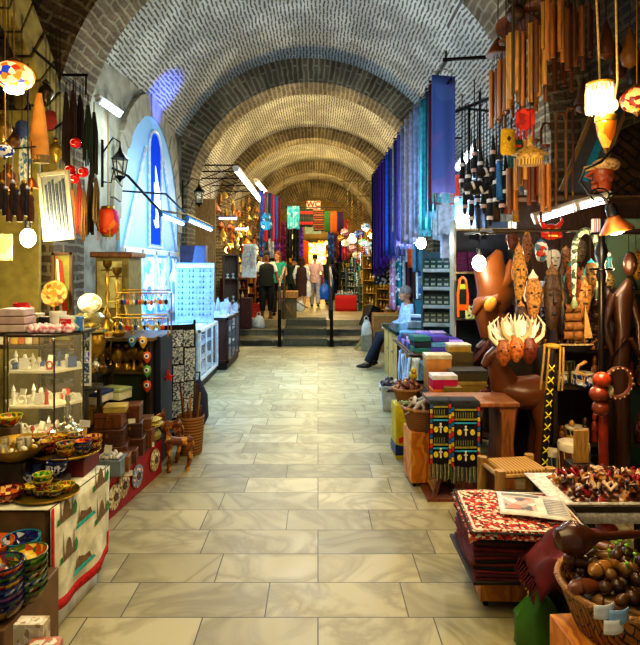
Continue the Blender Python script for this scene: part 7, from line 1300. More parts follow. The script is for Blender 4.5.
# snake arch
t = T('snake_carving', 'pale green arched carved snake looping above the ship', 'carving', tuple(P(586, 300, 3.95))); b = MB(); pts = [(-.085, 0, -.02)]+[(.085*math.cos(PI-PI*i/12), 0, .33+.16*math.sin(PI*i/12)) for i in range(13)]+[(.09, 0, .12), (.06, -.02, .0)]; b.tube(pts, [.012]+[.022]*13+[.02, .008], 10); b.build('snake', mosaic(['#b8c4a0', '#5a7050', '#e4e8d8', '#384a34'], 45, .4), t); b = MB(); b.ell((-.085, -.005, -.03), (.024, .02, .035), 0, 10, 8); b.build('head', mat('#8a9a70', 'plain', .4), t); b = MB(); b.tube([(0, 0, .5), (0, .05, .62)], .003, 4); b.build('cord', DKW, t)
# feathered horned masks
for k, (px, py, c, nm) in enumerate(((503, 366, '#8a4a1c', 'left'), (516, 362, '#b0622c', 'middle'), (529, 364, '#6a2c18', 'right'))):
    t = T('horned_mask', '%s of three horned masks with white feathers above the carved horse' % nm, 'mask', tuple(P(px, py, 3.85))); b = MB(); b.loft([(0, 0, 0, .015, .012), (0, -.01, .05, .05, .03), (0, -.01, .12, .055, .035), (0, 0, .18, .03, .02)], 14); b.build('face', mat(c, 'carved', .4), t)
    b = MB(); [b.tube([(s*.04, 0, .15), (s*.09, -.01, .2), (s*.10, -.01, .27), (s*(.05 if k else .03), -.01, .34)], [.016, .014, .010, .003], 8) for s in (-1, 1)]; b.build('horn', mat(['#e0d4b8', '#c8a878', '#d8ccb0'][k], 'plain', .4), t)
    b = MB(); [b.tube([(x, .01, .17), (x*2.2, .02, .25), (x*3, .02, .31+.02*math.cos(x*60))], [.004, .012, .002], 5, flat=.3) for x in [-.03+.01*i for i in range(7)]]; b.build('feathers', mat('#e8e4d8', 'cloth'), t)
    b = MB(); [b.ell((s*.022, -.036, .11), (.012, .008, .009), 0, 8, 5) for s in (-1, 1)]; b.build('eyes', mat('#100804'), t)
t = T('curved_horn', 'long cream curved horn standing above the horned masks', 'horn', tuple(P(512, 350, 3.9))); b = MB(); b.tube([(0, 0, -.02), (.02, 0, .1), (.08, 0, .17), (.17, 0, .21)], [.022, .02, .014, .005], 10); b.build('horn', mat('#d8c080', 'plain', .35), t); b = MB(); b.lathe([(.026, -.04), (.024, 0)], 12); b.build('collar', DK, t)
slab('riser', 'dark block behind the carved horse supporting the horned masks', 'box', (XW(516, 4.55), 4.56, 0), (.36, .12, .98), '#24140a', 'wood')
# beaded staff
t = T('beaded_staff', 'black staff wrapped with yellow crosses in front of the carved horse', 'staff', (XW(543, 3.55), 3.6, 0), ry=R(4)); b = MB(); b.tube([(0, 0, .3), (0, 0, 1.08)], .022, 12); b.build('shaft', mat('#14100c', 'plain', .4), t); b = MB()
for k in range(9): z = .36+.075*k; [b.tube([(-.018, -.018, z-s*.02), (0, -.026, z), (.018, -.018, z+s*.02)], .004, 5) for s in (-1, 1)]
b.build('cross_beads', mat('#d8c828', 'plain'), t); b = MB(); b.lathe([(.03, .28), (.036, .3), (.025, .33)], 12); b.lathe([(.005, 0), (.03, .02), (.028, .26), (.02, .28)], 12); b.build('ferrule', mat('#c8c0b0', 'metal', .3, .5), t); b = MB(); b.ell((0, 0, 1.1), (.06, .03, .02), 0, 12, 6); [b.tube([(x, -.01, 1.1), (x*1.1, -.015, .95), (x*1.15, -.01, .82)], .008, 5) for x in (-.05, -.02, .05, .07)]; b.build('tassels', mat('#8a6a20', 'cloth'), t)
# ship model
t = T('model_ship', 'wooden model sailing ship with brown sails on the dark shelf', 'model ship', (XW(585, 3.85), 3.98, 1.003)); b = MB(); b.loft([(0, 0, .005, .07, .014), (0, 0, .03, .11, .028), (0, 0, .05, .125, .032)], 16); b.build('hull', mat('#16161c', 'plain', .4), t); b = MB(); b.loft([(0, 0, .05, .126, .033), (0, 0, .056, .126, .033)], 16); b.build('deck', mat('#c8b078', 'wood'), t); b = MB(); [b.tube([(x, 0, .05), (x, 0, h)], .004, 5) for x, h in ((-.06, .32), (0, .38), (.06, .34))]; b.tube([(.1, 0, .06), (.18, 0, .1)], .003, 5); b.build('mast', mat('#8a5a24', 'wood'), t)
for x in (-.06, 0):
    for j in range(4): b = MB(); z = .09+.065*j; b.sheet(lambda u, v: ((u-.5)*.075*(1-.12*j)+x, -.012-.018*math.sin(v*PI), z+.058*v), 6, 6); b.build('square_sail', mat('#8a5a28', 'cloth'), t, solid=.002)
b = MB(); b.add([(.055, -.005, .1), (.115, -.005, .1), (.06, -.005, .34)], [(0, 1, 2)]); b.build('tall_sail', mat('#c89858', 'cloth'), t, solid=.002, smooth=False)
# black stand with trays, tall dark statues
t = T('tray_stand', 'black turned stand with two round trays holding a perfume box', 'stand', (XW(603, 3.7), 3.72, .0)); b = MB(); b.lathe([(.06, 0), (.06, .02), (.02, .05), (.02, 1.5), (.035, 1.55), (.02, 1.62), (.045, 1.7), (.02, 1.78), (.02, 1.83)], 14); b.build('column', mat('#120c0a', 'plain', .3), t); b = MB(); [b.lathe([(.07, z), (.075, z+.006), (.075, z+.014), (.02, z+.016)], 26) for z in (1.585, 1.82)]; b.build('tray', mat('#100c0c', 'plain', .2), t)
o = slab('perfume_box', 'white, blue and red striped little box on the upper black tray', 'box', (XW(596, 3.7)+.01, 3.72, 1.837), (.05, .04, .09), stripes(['#f0f0f4', '#c83030', '#f0f0f4', '#3a6ab8', '#e8e8ec'], 40, 0)); 
t = T('statuette', 'small turquoise and white figure on the lower black tray', 'figurine', (XW(603, 3.7)+.035, 3.69, 1.602)); b = MB(); b.lathe([(.02, 0), (.022, .01), (.012, .03), (.018, .06), (.008, .075)], 12); b.build('robe', mat('#58b0c8', 'plain', .3), t); b = MB(); b.ell((0, 0, .088), (.013, .013, .016), 0, 10, 6); b.build('head', mat('#e8e4dc', 'plain'), t)
for k, (px, Y, h, lean, nm) in enumerate(((622, 3.9, 1.75, .05, 'taller dark slender wooden statue with long folded arms at the right'), (612, 4.05, 1.5, -.04, 'shorter black wooden statue just left of the tallest one'))):
    t = T('statue', nm, 'statue', (XW(px, Y), Y, 0)); s = h/1.75; S_ = mat('#24140c', 'carved', .35) if k else mat('#3a2010', 'plain', .3); b = MB()
    b.lathe([(.09*s, 0), (.09*s, .04), (.05*s, .06)], 14); b.tube([(0, 0, .04*s), (.01, 0, .5*s), (-.01, 0, .9*s), (.01, 0, 1.15*s), (.0, 0, 1.4*s), (lean, 0, 1.52*s)], [.05*s, .045*s, .06*s, .045*s, .075*s, .02*s], 14, flat=.8); b.ell((lean, -.01, 1.63*s), (.045*s, .055*s, .085*s), 0, 14, 10); b.tube([(lean, -.05, 1.65*s), (lean, -.075*s, 1.61*s)], [.008, .012], 6)
    for sd in (-1, 1): b.tube([(sd*.06*s, 0, 1.42*s), (sd*.12*s, 0, 1.2*s), (sd*.09*s, -.05, 1.0*s), (sd*.02*s, -.08, 1.12*s)], [.03*s, .024*s, .022*s, .016*s], 10)
    b.build('torso', S_, t)
slab('painted_board', 'pale mottled green board behind the tall dark statue', 'board', (XW(634, 4.4), 4.55, .0), (.3, .03, 2.0), mosaic(['#6a8468', '#7a9274', '#5c745c', '#6f886c', '#64805e'], 5, .7))
# tambourine, shelf, drums
t = T('tambourine', 'round tambourine with a dark open frame hanging over the drums', 'tambourine', tuple(P(618, 383, 3.6)), rx=R(10)); b = MB(); n = 36; b.tube([(.085*math.cos(2*PI*i/n), 0, .10*math.sin(2*PI*i/n)) for i in range(n+1)], .016, 8, flat=1); b.build('hoop', mat('#5a2c18', 'wood'), t); b = MB(); [b.ell((.088*math.cos(a), -.012, .103*math.sin(a)), (.008, .008, .008), 0, 8, 5) for a in [i*PI/9 for i in range(18)]]; b.build('jingles', mat('#c8b088', 'metal', .3, .6), t); b = MB(); b.tube([(0, 0, .1), (0, .05, ZW(300, 3.6)-t.location.z)], .003, 4); b.build('cord', DKW, t)
t = T('snake_hook', 'small golden curled snake carving left of the tambourine', 'carving', tuple(P(577, 380, 3.9))); b = MB(); b.tube([(0, 0, .0), (.05, 0, -.01), (.06, 0, .03), (.0, 0, .06), (.01, 0, .10), (.05, 0, .12)], [.004, .009, .011, .012, .011, .012], 8); b.build('snake', mat('#c89850', 'plain', .3), t); b = MB(); b.ell((.055, 0, .125), (.018, .012, .012), 0, 8, 6); b.build('head', mat('#a87430', 'plain'), t)
def drum(label, x, y, z, r, h, col, top='#d8ccb0', ry=0):
    t = T('drum', label, 'drum', (x, y, z)); b = MB(); b.lathe([(r*.8, 0), (r, h*.15), (r*.96, h*.5), (r, h*.9)], 24); b.build('shell', col if not isinstance(col, str) else mat(col, 'carved', .4), t); b = MB(); b.lathe([(r*1.02, h*.88), (r*1.04, h*.96), (r*.98, h), (.001, h*1.0)], 24); b.build('skin', mat(top, 'plain', .6), t); b = MB(); [b.tube([(r*1.0*math.cos(a), r*1.0*math.sin(a), h*.9), (r*.98*math.cos(a+.25), r*.98*math.sin(a+.25), h*.12)], .003, 4) for a in [i*.5236 for i in range(12)]]; b.build('lacing', mat('#c8b070', 'cloth'), t); return t
BLD = mosaic(['#16307a', '#1c3a90', '#e0e0e8', '#142860'], 26, .3)
drum('blue drum with white curls on top of the drum pile', XW(587, 4.05), 4.12, .735, .075, .10, BLD)
drum('green-edged small drum on the upper shelf behind the blue drum', XW(582, 4.2)-.02, 4.4, .735, .06, .15, '#4a4a28', '#7a8a60')
drum('black and gold drum beneath the shelf of the blue drum', XW(583, 4.05), 4.15, .315, .08, .11, mosaic(['#14120c', '#c8a838', '#1c1812'], 25, .4)); drum('wide tan drum on the lower shelf, left of the gourd tower', XW(574, 4.05), 4.14, .425+.0, .0801, .12, '#8a6a30') if 0 else None
drum('wide brown goblet drum on the floor below the shelves', XW(577, 3.75), 3.80, 0, .10, .42, '#5a2c14'); drum('blue-grey drum on the floor beside the goblet drum', XW(562, 3.8)+.02, 4.0-.0, 0, .06, .30, '#28405a')
drum('small striped drum at the left end of the upper drum shelf', XW(566, 4.1), 4.2, .735, .055, .09, BLD)
for k in range(8): b = MB(); b.ell((0, 0, .02), (.03, .03, .02), 0, 12, 6); b.lathe([(.008, .036), (.006, .05)], 6); tag(b.build('rattle', mat(['#8a3a1c', '#a8642c'][k % 2], 'plain', .3)), 'round brown rattle in the row on the shelf below the ship', 'rattle', 'rattles on the shelf below the ship', loc=(XW(566, 4.05)+.07*k, 4.08, .735 if k > 5 else 1.003))
# gourd tower
t = T('gourd_tower', 'tower of three glossy red-brown wooden balls on a red post', 'carving', (XW(603, 3.35), 3.38, .0)); b = MB(); b.tube([(.03, .02, .0), (.03, .02, .94)], .028, 12); b.build('post', mat('#8a2814', 'plain', .25), t)
for k, (dx, z, r) in enumerate(((0, .93, .052), (-.02, .845, .055), (-.01, .76, .05))): b = MB(); b.ell((dx, -.02, z), (r, r, r*.92), 0, 18, 12); b.build('ball', RDW if k else mat('#9a3414', 'plain', .2), t)
b = MB(); b.ell((.055, -.01, .86), (.02, .02, .035), 0, 10, 6); b.build('tassel', mat('#d8c890', 'cloth'), t); b = MB(); b.lathe([(.08, 0), (.08, .03), (.04, .05)], 16, (.03, .02, 0)); b.build('base', mat('#5a1c10', 'plain', .3), t)
slab('wood_plaque', 'golden-brown plaque with a ring carved on it, beside the gourd tower', 'plaque', (XW(586, 3.3), 3.36, .43), (.09, .02, .2), '#a07830', 'wood'); slab('stand_block', 'dark block under the golden-brown plaque', 'stand', (XW(586, 3.3), 3.38, .0), (.14, .12, .43), '#24140a', 'wood')
# ---------------------------------------------------------------- stool
t = T('stool', 'low rustic stool with a rush seat and thick pale legs', 'stool', (XW(517, 3.35), 3.38, 0), R(8)); LG = mat('#a07a40', 'wood')
b = MB(); b.box((0, 0, .405), (.27, .24, .035)); b.v = [(x, y, z-.012*(1-abs(x)/.14)*(z > .41)) for x, y, z in b.v]; b.build('seat', stripes(['#a88040', '#7a5424', '#b8924c'], 45, 0, wob=.4), t, bevel=.01)
for sx in (-1, 1):
    for sy in (-1, 1): b = MB(); b.tube([(sx*.16, sy*.12, 0), (sx*.155, sy*.12, .43)], [.027, .03], 12); b.build('leg', LG, t)
b = MB(); [b.tube([(-.155, sy*.12, z), (.155, sy*.12, z)], .015, 8) for sy in (-1, 1) for z in (.2, .39)]; [b.tube([(sx*.155, -.12, z), (sx*.155, .12, z)], .015, 8) for sx in (-1, 1) for z in (.15, .39)]; b.build('stretcher', LG, t)
t = T('stone_jar', 'small grey-green stone jar standing behind the stool', 'jar', (XW(545, 3.5), 3.56, .0)) if 0 else None
# ---------------------------------------------------------------- rug stack
A = orangebox('orange grained box on black feet under the stack of rugs', .93, 2.78, .32, .3, .17, R(-2)); slab('rug_board', 'dark board carrying the stack of rugs on the orange box', 'board', (.95, 2.75, .17), (.5, .46, .018), '#2a1810', 'wood', bevel=.003)
RUGM = mosaic(['#a81c1c', '#e0d0b0', '#1c1814', '#b83028', '#d8c8a8', '#8a1818', '#c8603a'], 75, .9, metric='CHEBYCHEV')
nl = 13
for k in range(nl):
    z = .19+.0165*k; b = MB(); w_, d_ = .50+.012*math.sin(k*2.1), .42+.01*math.cos(k*1.7); ph = k*.8
    b.sheet(lambda u, v: ((u-.5)*w_+.004*math.sin(v*8+ph), (v-.5)*d_+.004*math.sin(u*9+ph), .003*math.sin(u*7+ph)*math.sin(v*6)-(.006 if u in (0, 1) or v == 0 else 0)), 18, 14)
    c = ['#6a1414', '#4a1010', '#7a2018', '#3a1418', '#5a1c14', '#14100e'][k % 6 if k != 3 else 5]; nm_ = {'#6a1414': 'deep red', '#4a1010': 'dark maroon', '#7a2018': 'brick red', '#3a1418': 'wine-black', '#5a1c14': 'red-brown', '#14100e': 'black'}[c]
    o = b.build('folded_rug', mat(c, 'cloth', scale=60), solid=.014); tag(o, '%s folded textile, %s from the bottom of the rug stack' % (nm_, ['lowest', 'second', 'third', 'fourth', 'fifth', 'sixth', 'seventh', 'eighth', 'ninth', 'tenth', 'eleventh', 'twelfth', 'thirteenth'][k]), 'rug', loc=(.97+.004*math.sin(k*3), 2.74, z), rz=R(-3+2*math.sin(k*1.3)))
t = T('patterned_rug', 'red, white and black patterned rug on top of the stack', 'rug', (.975, 2.73, .412), R(-4))
b = MB(); b.sheet(lambda u, v: ((u-.5)*.56, (v-.5)*.48, .004*math.sin(u*6)-(.02*max(0, abs(u-.5)*2-.86)*6 if abs(u-.5) > .43 else 0)-(.03 if v < .02 else 0)), 26, 22); b.build('pile', RUGM, t, solid=.012)
b = MB(); b.tube([(-.27, -.235, .0), (.27, -.235, .0), (.27, .235, .006), (-.27, .235, .006), (-.27, -.235, .0)], .008, 5, flat=.5); b.build('black_border', mat('#14120f', 'cloth'), t); b = MB(); b.tube([(-.25, -.215, .007), (.25, -.215, .007), (.25, .215, .008), (-.25, .215, .008), (-.25, -.215, .007)], .007, 5, flat=.4); b.build('white_border', mat('#d8d0bc', 'cloth'), t)
# printed sheet
t = T('newspaper', 'folded colour newspaper lying tilted on the patterned rug', 'newspaper', (1.05, 2.74, .434), R(-14)); b = MB(); b.sheet(lambda u, v: ((u-.5)*.32, (v-.5)*.27, .004+.003*math.sin(u*5)), 8, 6); b.build('sheet', mat('#d8d4c8', 'plain', .6), t, solid=.003)
b = MB(); b.sheet(lambda u, v: (-.05+(u-.5)*.17, -.0+(v-.5)*.15, .008+.003*math.sin(u*3+1)), 4, 4); b.build('picture', mosaic(['#a89890', '#c8a8a0', '#6a6870', '#e0d8d0', '#b87868'], 26, .5), t); b = MB(); [b.box((.10, -.09+.02*i, .0095), (.09, .008, .001)) for i in range(9)]; [b.box((-.05, .095+.015*i, .0095), (.18, .007, .001)) for i in range(2)]; b.build('text_lines', mat('#8a8a90', 'plain'), t)
# maroon cloth over a wire basket
t = T('wire_basket', 'black wire mesh basket under the maroon cloth', 'basket', (1.20, 2.42, 0)); b = MB(); BW, BD, BH = .17, .15, .30
for z in [.0+.03*i for i in range(11)]: b.tube([(-BW, -BD, z), (BW, -BD, z), (BW, BD, z), (-BW, BD, z), (-BW, -BD, z)], .003, 4)
for i in range(12): x = -BW+2*BW*i/11; b.tube([(x, -BD, 0), (x, -BD, BH)], .003, 4)
for i in range(10): y = -BD+2*BD*i/9; b.tube([(-BW, y, 0), (-BW, y, BH)], .003, 4); b.tube([(BW, y, 0), (BW, y, BH)], .003, 4)
b.build('mesh', IRON, t); b = MB(); b.tube([(-BW, -BD, BH), (BW, -BD, BH), (BW, BD, BH), (-BW, BD, BH), (-BW, -BD, BH)], .009, 6); b.build('rim', IRON, t)
b = MB(); b.box((0, 0, .14), (.30, .26, .27)); tag(b.build('packed_cloth', mat('#3a3c28', 'cloth', scale=20)), 'olive cloth packed inside the wire basket', 'cloth', loc=(1.20, 2.42, .0))
t = T('maroon_cloth', 'rumpled maroon fringed cloth heaped over the wire basket', 'cloth', (1.11, 2.45, .33)); b = MB()
b.sheet(lambda u, v: ((u-.5)*.42, (v-.5)*.36, .085*math.sin(u*PI)**.6*math.sin(v*PI)**.6+.02*math.sin(u*13+v*5)+.015*math.sin(v*17-u*4)-.07*max(0, .16-v)*5-.06*max(0, .15-u)*5+.012), 40, 34); b.build('fabric', mat('#5a0f18', 'cloth', scale=14), t, solid=.005); b = MB(); [b.tube([(-.2+jit(.01), -.17+.02*i, -.02), (-.23, -.175+.02*i, -.06), (-.225+jit(.01), -.17+.02*i, -.10)], .004, 4) for i in range(12)]; b.build('fringe', mat('#5a0f18', 'cloth'), t); b = MB(); [b.ell((-.225, -.1+.03*i, -.09), (.006, .006, .009), 0, 6, 5) for i in range(4)]; b.build('yellow_tassels', mat('#c8b828', 'cloth'), t)
for k in range(4): b = MB(); b.tube([(0, 0, 0), (.01, 0, .02), (.12, .03, .03), (.14, .03, .01)], [.01, .022, .02, .01], 8, flat=.45); tag(b.build('sandal_sole', mat(['#8a4a2c', '#b88a70', '#6a3a24', '#a86a4c'][k], 'plain')), 'leather slipper tucked at the edge of the wire basket, %s' % ['nearest', 'second', 'third', 'farthest'][k], 'slipper', loc=(1.045+.02*k, 2.29+.015*k, .305), rz=R(-40+15*k))
carrier('green and black printed bag hanging before the wire basket', (.93, 2.36, 0), '#3a6a1c', .22, .24); o = [q for q in bpy.data.objects if q.name.startswith('carrier_bag')][-1]
bpy.data.objects[o.name].children[0].data.materials[0] = mosaic(['#4a7a20', '#10140c', '#4a7a20', '#5a8a28', '#0c100a'], 14, .4)
# front orange box and big basket
orangebox('large orange grained box under the big woven basket', 1.11, 2.02, .42, .30, .27, R(4))
WV = brickmat('split_weave', '#b07a34', '#8a5620', '#2a1808', .034, .017, .002, bump=1.0, uv=False, rough=.6, dirt=.2)
bx, by = 1.13, 2.06
basket('big woven split-cane basket heaped with nuts and rattles at the bottom right', (bx, by, .272), .235, .165, mt=WV)
b = MB(); b.lathe([(.19, 0), (.16, .05), (.08, .09), (.001, .1)], 24); tag(b.build('nut_filling', mosaic(['#2a180c', '#4a2c14', '#6a4420', '#1c100a', '#7a5a28'], 28, .3)), 'dense brown nut filling of the big woven basket', 'filling', loc=(bx, by, .385))
heap(46, .18, (bx, by, .435), [('#3a2010', 'blackish brown', 'ball'), ('#5a3818', 'brown', 'egg'), ('#7a5424', 'golden brown', 'ball'), ('#4a2c14', 'dark brown', 'ball'), ('#8a5c28', 'tan', 'pod')], '%s seed nut in the big woven basket', '%s nuts in the big basket', 'nut', 'nut', hz=.085, s=.92)
for k in range(12): b = MB(); b.tube([(0, 0, 0), (.004, 0, .03)], .0018, 4); b.ell((.004, 0, .035), (.008, .008, .006), 0, 8, 6); tag(b.build('green_bead', mat('#78b818', 'plain', .3)), 'tiny bright green bead on a stalk among the nuts', 'bead', 'green beads in the big basket', loc=(bx+.12*math.cos(k*2.4)*math.sqrt(k/12), by+.12*math.sin(k*2.4)*math.sqrt(k/12), .545-.04*k/12))
def maraca(label, p, rz, L_, r, m_, ry=0):
    t = T('maraca', label, 'maraca', p, rz, ry=ry); b = MB(); b.lathe([(.003, -r*1.15), (r*.6, -r*.95), (r, -r*.2), (r*.98, r*.3), (r*.55, r*1.1), (r*.25, r*1.6), (r*.22, L_-r*.8), (r*.3, L_-r*.3), (.004, L_)], 22, r=(0, R(90), 0)); b.build('gourd', m_, t); b = MB(); n = 22; b.tube([(r*.15, r*1.0*math.cos(2*PI*i/n), r*1.0*math.sin(2*PI*i/n)) for i in range(n+1)], r*.03, 5); b.build('ring', mat('#2a1208', 'plain'), t); return t
maraca('large dark brown wooden maraca lying across the big basket', (.955, 2.10, .585), R(4), .40, .062, mat('#4a2410', 'plain', .25, scale=5), R(-2))
for k, (dx, dy, dz, rz, c, nm) in enumerate(((-.17, -.06, .19, 10, '#7a4020', 'reddish wooden spoon-shaped castanet at the left of the big basket'), (-.09, -.02, .235, 25, '#a8702c', 'golden wooden rattle lying below the large maraca'), (-.13, .05, .22, -30, '#6a3c1c', 'brown wooden clapper at the back left of the big basket'), (.06, -.13, .18, -10, '#7a4a24', 'thick brown rattle stick at the front rim of the big basket'), (-.1, -.11, .15, -35, '#8a6430', 'short pale bamboo tube at the front left of the basket'))):
    t = T('wooden_rattle', nm, 'rattle', (bx+dx, by+dy, .272+dz), R(rz)); b = MB(); b.tube([(-.07, 0, 0), (-.05, 0, .0), (0, 0, .004), (.07, 0, .0), (.11, 0, 0)], [.010, .026, .024, .014, .010], 12); b.build('shaft', mat(c, 'plain', .3, scale=6), t); b = MB(); b.lathe([(.026, -.004), (.028, 0), (.026, .004)], 14, (-.03, 0, 0), r=(0, R(90), 0)); b.build('band', DK, t)
for k, (px, py, c) in enumerate(((612, 613, '#d8dce4'), (626, 617, '#8ab0d8'), (620, 626, '#e8e8ec'))):
    b = MB(); b.sheet(lambda u, v: ((u-.5)*.075, -.012*math.sin(u*3)+.02*v*0, (v-.5)*.045), 5, 3); tag(b.build('paper_slip', mat(c, 'plain', .5), solid=.002), '%s folded paper slip stuck on the front of the big basket' % ['white', 'pale blue', 'lower white'][k], 'paper', loc=(XW(px-6, 1.80), 1.815-.006*k, ZW(py, 1.80)), rz=R(15))
# beads and shells on the white cloth table behind
t = T('table', 'low table under a white cloth carrying tangled bead strings', 'table', (1.52, 2.98, 0)); b = MB(); b.box((0, 0, .405), (.64, .42, .03)); b.build('tabletop', DKW, t); [MB().box((sx*.29, sy*.18, .195), (.035, .035, .39)).build('leg', DKW, t) for sx in (-1, 1) for sy in (-1, 1)]; b = MB(); b.sheet(lambda u, v: ((u-.5)*.68, (v-.5)*.46, .424-(.0 if 0 < v else .08)), 12, 10); b.build('white_cloth', mat('#d8d0c4', 'cloth'), t, solid=.004)
ST = [('#5a3018', 'dark brown'), ('#a8743c', 'tan'), ('#d8b898', 'pale shell'), ('#8a1c1c', 'red'), ('#3a1c10', 'blackish')]
for k in range(62):
    c, nm = ST[k % 5]; x = 1.30+.50*((k*7) % 31)/31; y = 2.82+.30*((k*11) % 29)/29; z = .432+.045*random.random()+.05*(1-abs(x-1.55)/.3); n = 9; r_ = random.uniform(.018, .035); b = MB(); ph = random.random()*6
    b.tube([(r_*math.cos(2*PI*i/n), r_*.7*math.sin(2*PI*i/n), .016*math.sin(i*1.9+ph)) for i in range(n+1)], [.007+.004*(i % 2) for i in range(n+1)], 6)
    tag(b.build('bead_string', mat(c, 'plain', .25)), '%s bead string in the tangle on the white-clothed table' % nm, 'bead string', '%s bead strings in the tangle' % nm, loc=(x, y, z), rz=jit(3))
b = MB(); b.sheet(lambda u, v: ((u-.5)*.56, (v-.5)*.34, .05*math.sin(u*PI)*math.sin(v*PI)+.01*math.sin(u*30)*math.sin(v*27)), 30, 20); tag(b.build('bead_heap', mosaic(['#5a3018', '#a8743c', '#3a1c10', '#d8b898', '#8a1c1c', '#6a3c20'], 42, .3)), 'dense underlayer of mixed beads on the white-clothed table', 'beads', kind='stuff', loc=(1.56, 2.98, .428))
# ---------------------------------------------------------------- overhead at the right
BAM = [mat('#8a5420', 'wood', .4), mat('#a86a2c', 'wood', .4), mat('#6a3c16', 'wood', .4), mat('#b8863c', 'wood', .4)]
b = MB(); HZ = 3.72
for y in (3.3, 3.7, 4.1): b.tube([(1.0, y, HZ), (2.7, y, HZ)], .014, 6)
[b.tube([(x, 3.1, HZ+.02), (x, 4.95, HZ+.02)], .014, 6) for x in (1.15, 1.8, 2.5)]
b.tube([(1.15, 3.3, 2.62), (1.15, 3.3, HZ)], .01, 5); tag(b.build('ceiling_frame', DKW), 'dark wooden frame overhead holding the bamboo chimes at the right', 'frame')
def chime(label, px, py, Y, n, L_, r, m_, top='cone', topm=None):
    """py = row of the lower end of the longest tube"""
    p = P(px, py, Y); zt_ = L_+.14; t = T('wind_chime', label, 'wind chime', tuple(p))
    for i in range(n):
        a = 2*PI*i/n; h = L_*(1-.10*(i % 3)); x, y = r*math.cos(a), r*math.sin(a); b = MB(); z0 = L_-h if i % 3 else 0; b.tube([(x, y, z0), (x, y, z0+h)], .014+.003*(i % 2), 8); b.build('tube', m_ if i % 2 else BAM[(i+n) % 4], t); 
    b = MB(); [b.tube([(r*math.cos(2*PI*i/n), r*math.sin(2*PI*i/n), L_*(1-.0)), (r*.5*math.cos(2*PI*i/n), r*.5*math.sin(2*PI*i/n), zt_)], .002, 4) for i in range(n)]; b.tube([(0, 0, zt_), (0, 0, max(zt_+.1, min(zt_+1.2, HZ-p.z)))], .004, 4); b.build('cords', mat('#3a2814', 'cloth'), t)
    b = MB()
    if top == 'cone': b.lathe([(r*1.7, zt_-.03), (r*1.75, zt_-.02), (r*.9, zt_+.05), (.01, zt_+.1)], 18)
    elif top == 'shell': b.ell((0, 0, zt_), (r*1.3, r*1.3, .06), 0, 16, 8)
    else: b.lathe([(r*1.1, zt_-.02), (r*1.1, zt_)], 18)
    b.build('top', topm or BAM[2], t); return t
chime('bamboo chime nearest the scarves under a brown cone top', 498, 128, 4.1, 6, .42, .05, BAM[1]); chime('slender bamboo chime second from the left, high tubes', 506, 118, 3.9, 6, .40, .045, BAM[0], 'disc')
chime('bamboo chime with a round coconut top', 516, 108, 3.8, 7, .5, .05, BAM[3], 'shell', DK); chime('dark bamboo chime behind the red pouch', 529, 112, 4.1, 7, .55, .055, BAM[2], 'disc')
chime('long pale bamboo chime in the middle of the overhead cluster', 538, 102, 3.7, 6, .52, .05, BAM[3], 'cone'); chime('thick-tubed bamboo chime reaching out of the picture top', 553, 62, 3.6, 5, .5, .06, BAM[1], 'disc')
chime('dark thick bamboo chime right of the thick-tubed one', 563, 92, 4.0, 6, .6, .06, BAM[2], 'disc'); chime('short bamboo chime next to the crystal lamp', 575, 70, 3.7, 6, .4, .05, BAM[0], 'cone'); chime('rearmost bamboo chime at the right behind the crystal lamp', 590, 60, 4.2, 6, .4, .06, BAM[2], 'disc')
chime('small bamboo chime hanging beside the yellow pouch', 521, 190, 4.0, 6, .35, .035, BAM[3], 'cone'); chime('narrow reddish chime right of the straw roof ornament', 534, 205, 4.1, 6, .34, .035, mat('#8a3c1c', 'wood'), 'disc'); chime('narrow tan chime with wooden tubes near the tube lamp', 545, 212, 4.0, 5, .34, .03, BAM[1], 'disc')
chime('single long brown chime left of the slanted board', 512, 215, 4.2, 5, .35, .03, BAM[2], 'shell')
def pend(name, label, cat, px, py, Y, zc=None): return T(name, label, cat, tuple(P(px, py, Y)), jit(.3))
def cordto(t, z0, x=0, z1=None): b = MB(); b.tube([(x, 0, z0), (x, 0, max(z0+.05, (z1 or HZ)-t.location.z))], .003, 4); b.build('cord', mat('#2a1c10', 'cloth'), t)
t = pend('conical_hat', 'brown leather sun hat hanging at the top of the chimes', 'hat', 518, 28, 3.9); b = MB(); b.lathe([(.15, 0), (.155, .01), (.08, .05), (.07, .12), (.04, .15), (.002, .155)], 24, r=(R(-12), R(8), 0)); b.build('crown', mat('#6a3a14', 'cloth', .6), t); b = MB(); b.lathe([(.078, .05), (.075, .07)], 20, r=(R(-12), R(8), 0)); b.build('band', mat('#3a1c0c', 'cloth'), t); cordto(t, .15)
t = pend('cloth_pouch', 'red tasselled cloth pouch hanging among the chimes', 'pouch', 525, 130, 3.75); b = MB(); b.loft([(0, 0, 0, .02, .01), (0, 0, .03, .06, .02), (0, 0, .11, .062, .022), (0, 0, .14, .05, .015)], 14); b.build('pouch', mosaic(['#b82014', '#8a1410', '#d03820'], 30, .8), t); b = MB(); [b.tube([(-.05+.02*i, 0, .02), (-.05+.02*i, 0, -.06)], .004, 4) for i in range(6)]; b.build('tassels', mat('#c02818', 'cloth'), t); cordto(t, .14)
t = pend('cloth_pouch', 'mustard yellow pouch with a dark diamond mark', 'pouch', 508, 155, 3.85); b = MB(); b.loft([(0, 0, 0, .045, .012), (0, 0, .02, .055, .018), (0, 0, .16, .05, .016), (0, 0, .18, .04, .01)], 14); b.build('pouch', mat('#c09a1c', 'cloth'), t); b = MB(); b.prism([(0, -.02), (.014, 0), (0, .02), (-.014, 0)], .006, (0, -.019, .11)); b.build('diamond_mark', mat('#1c1c30'), t); cordto(t, .18)
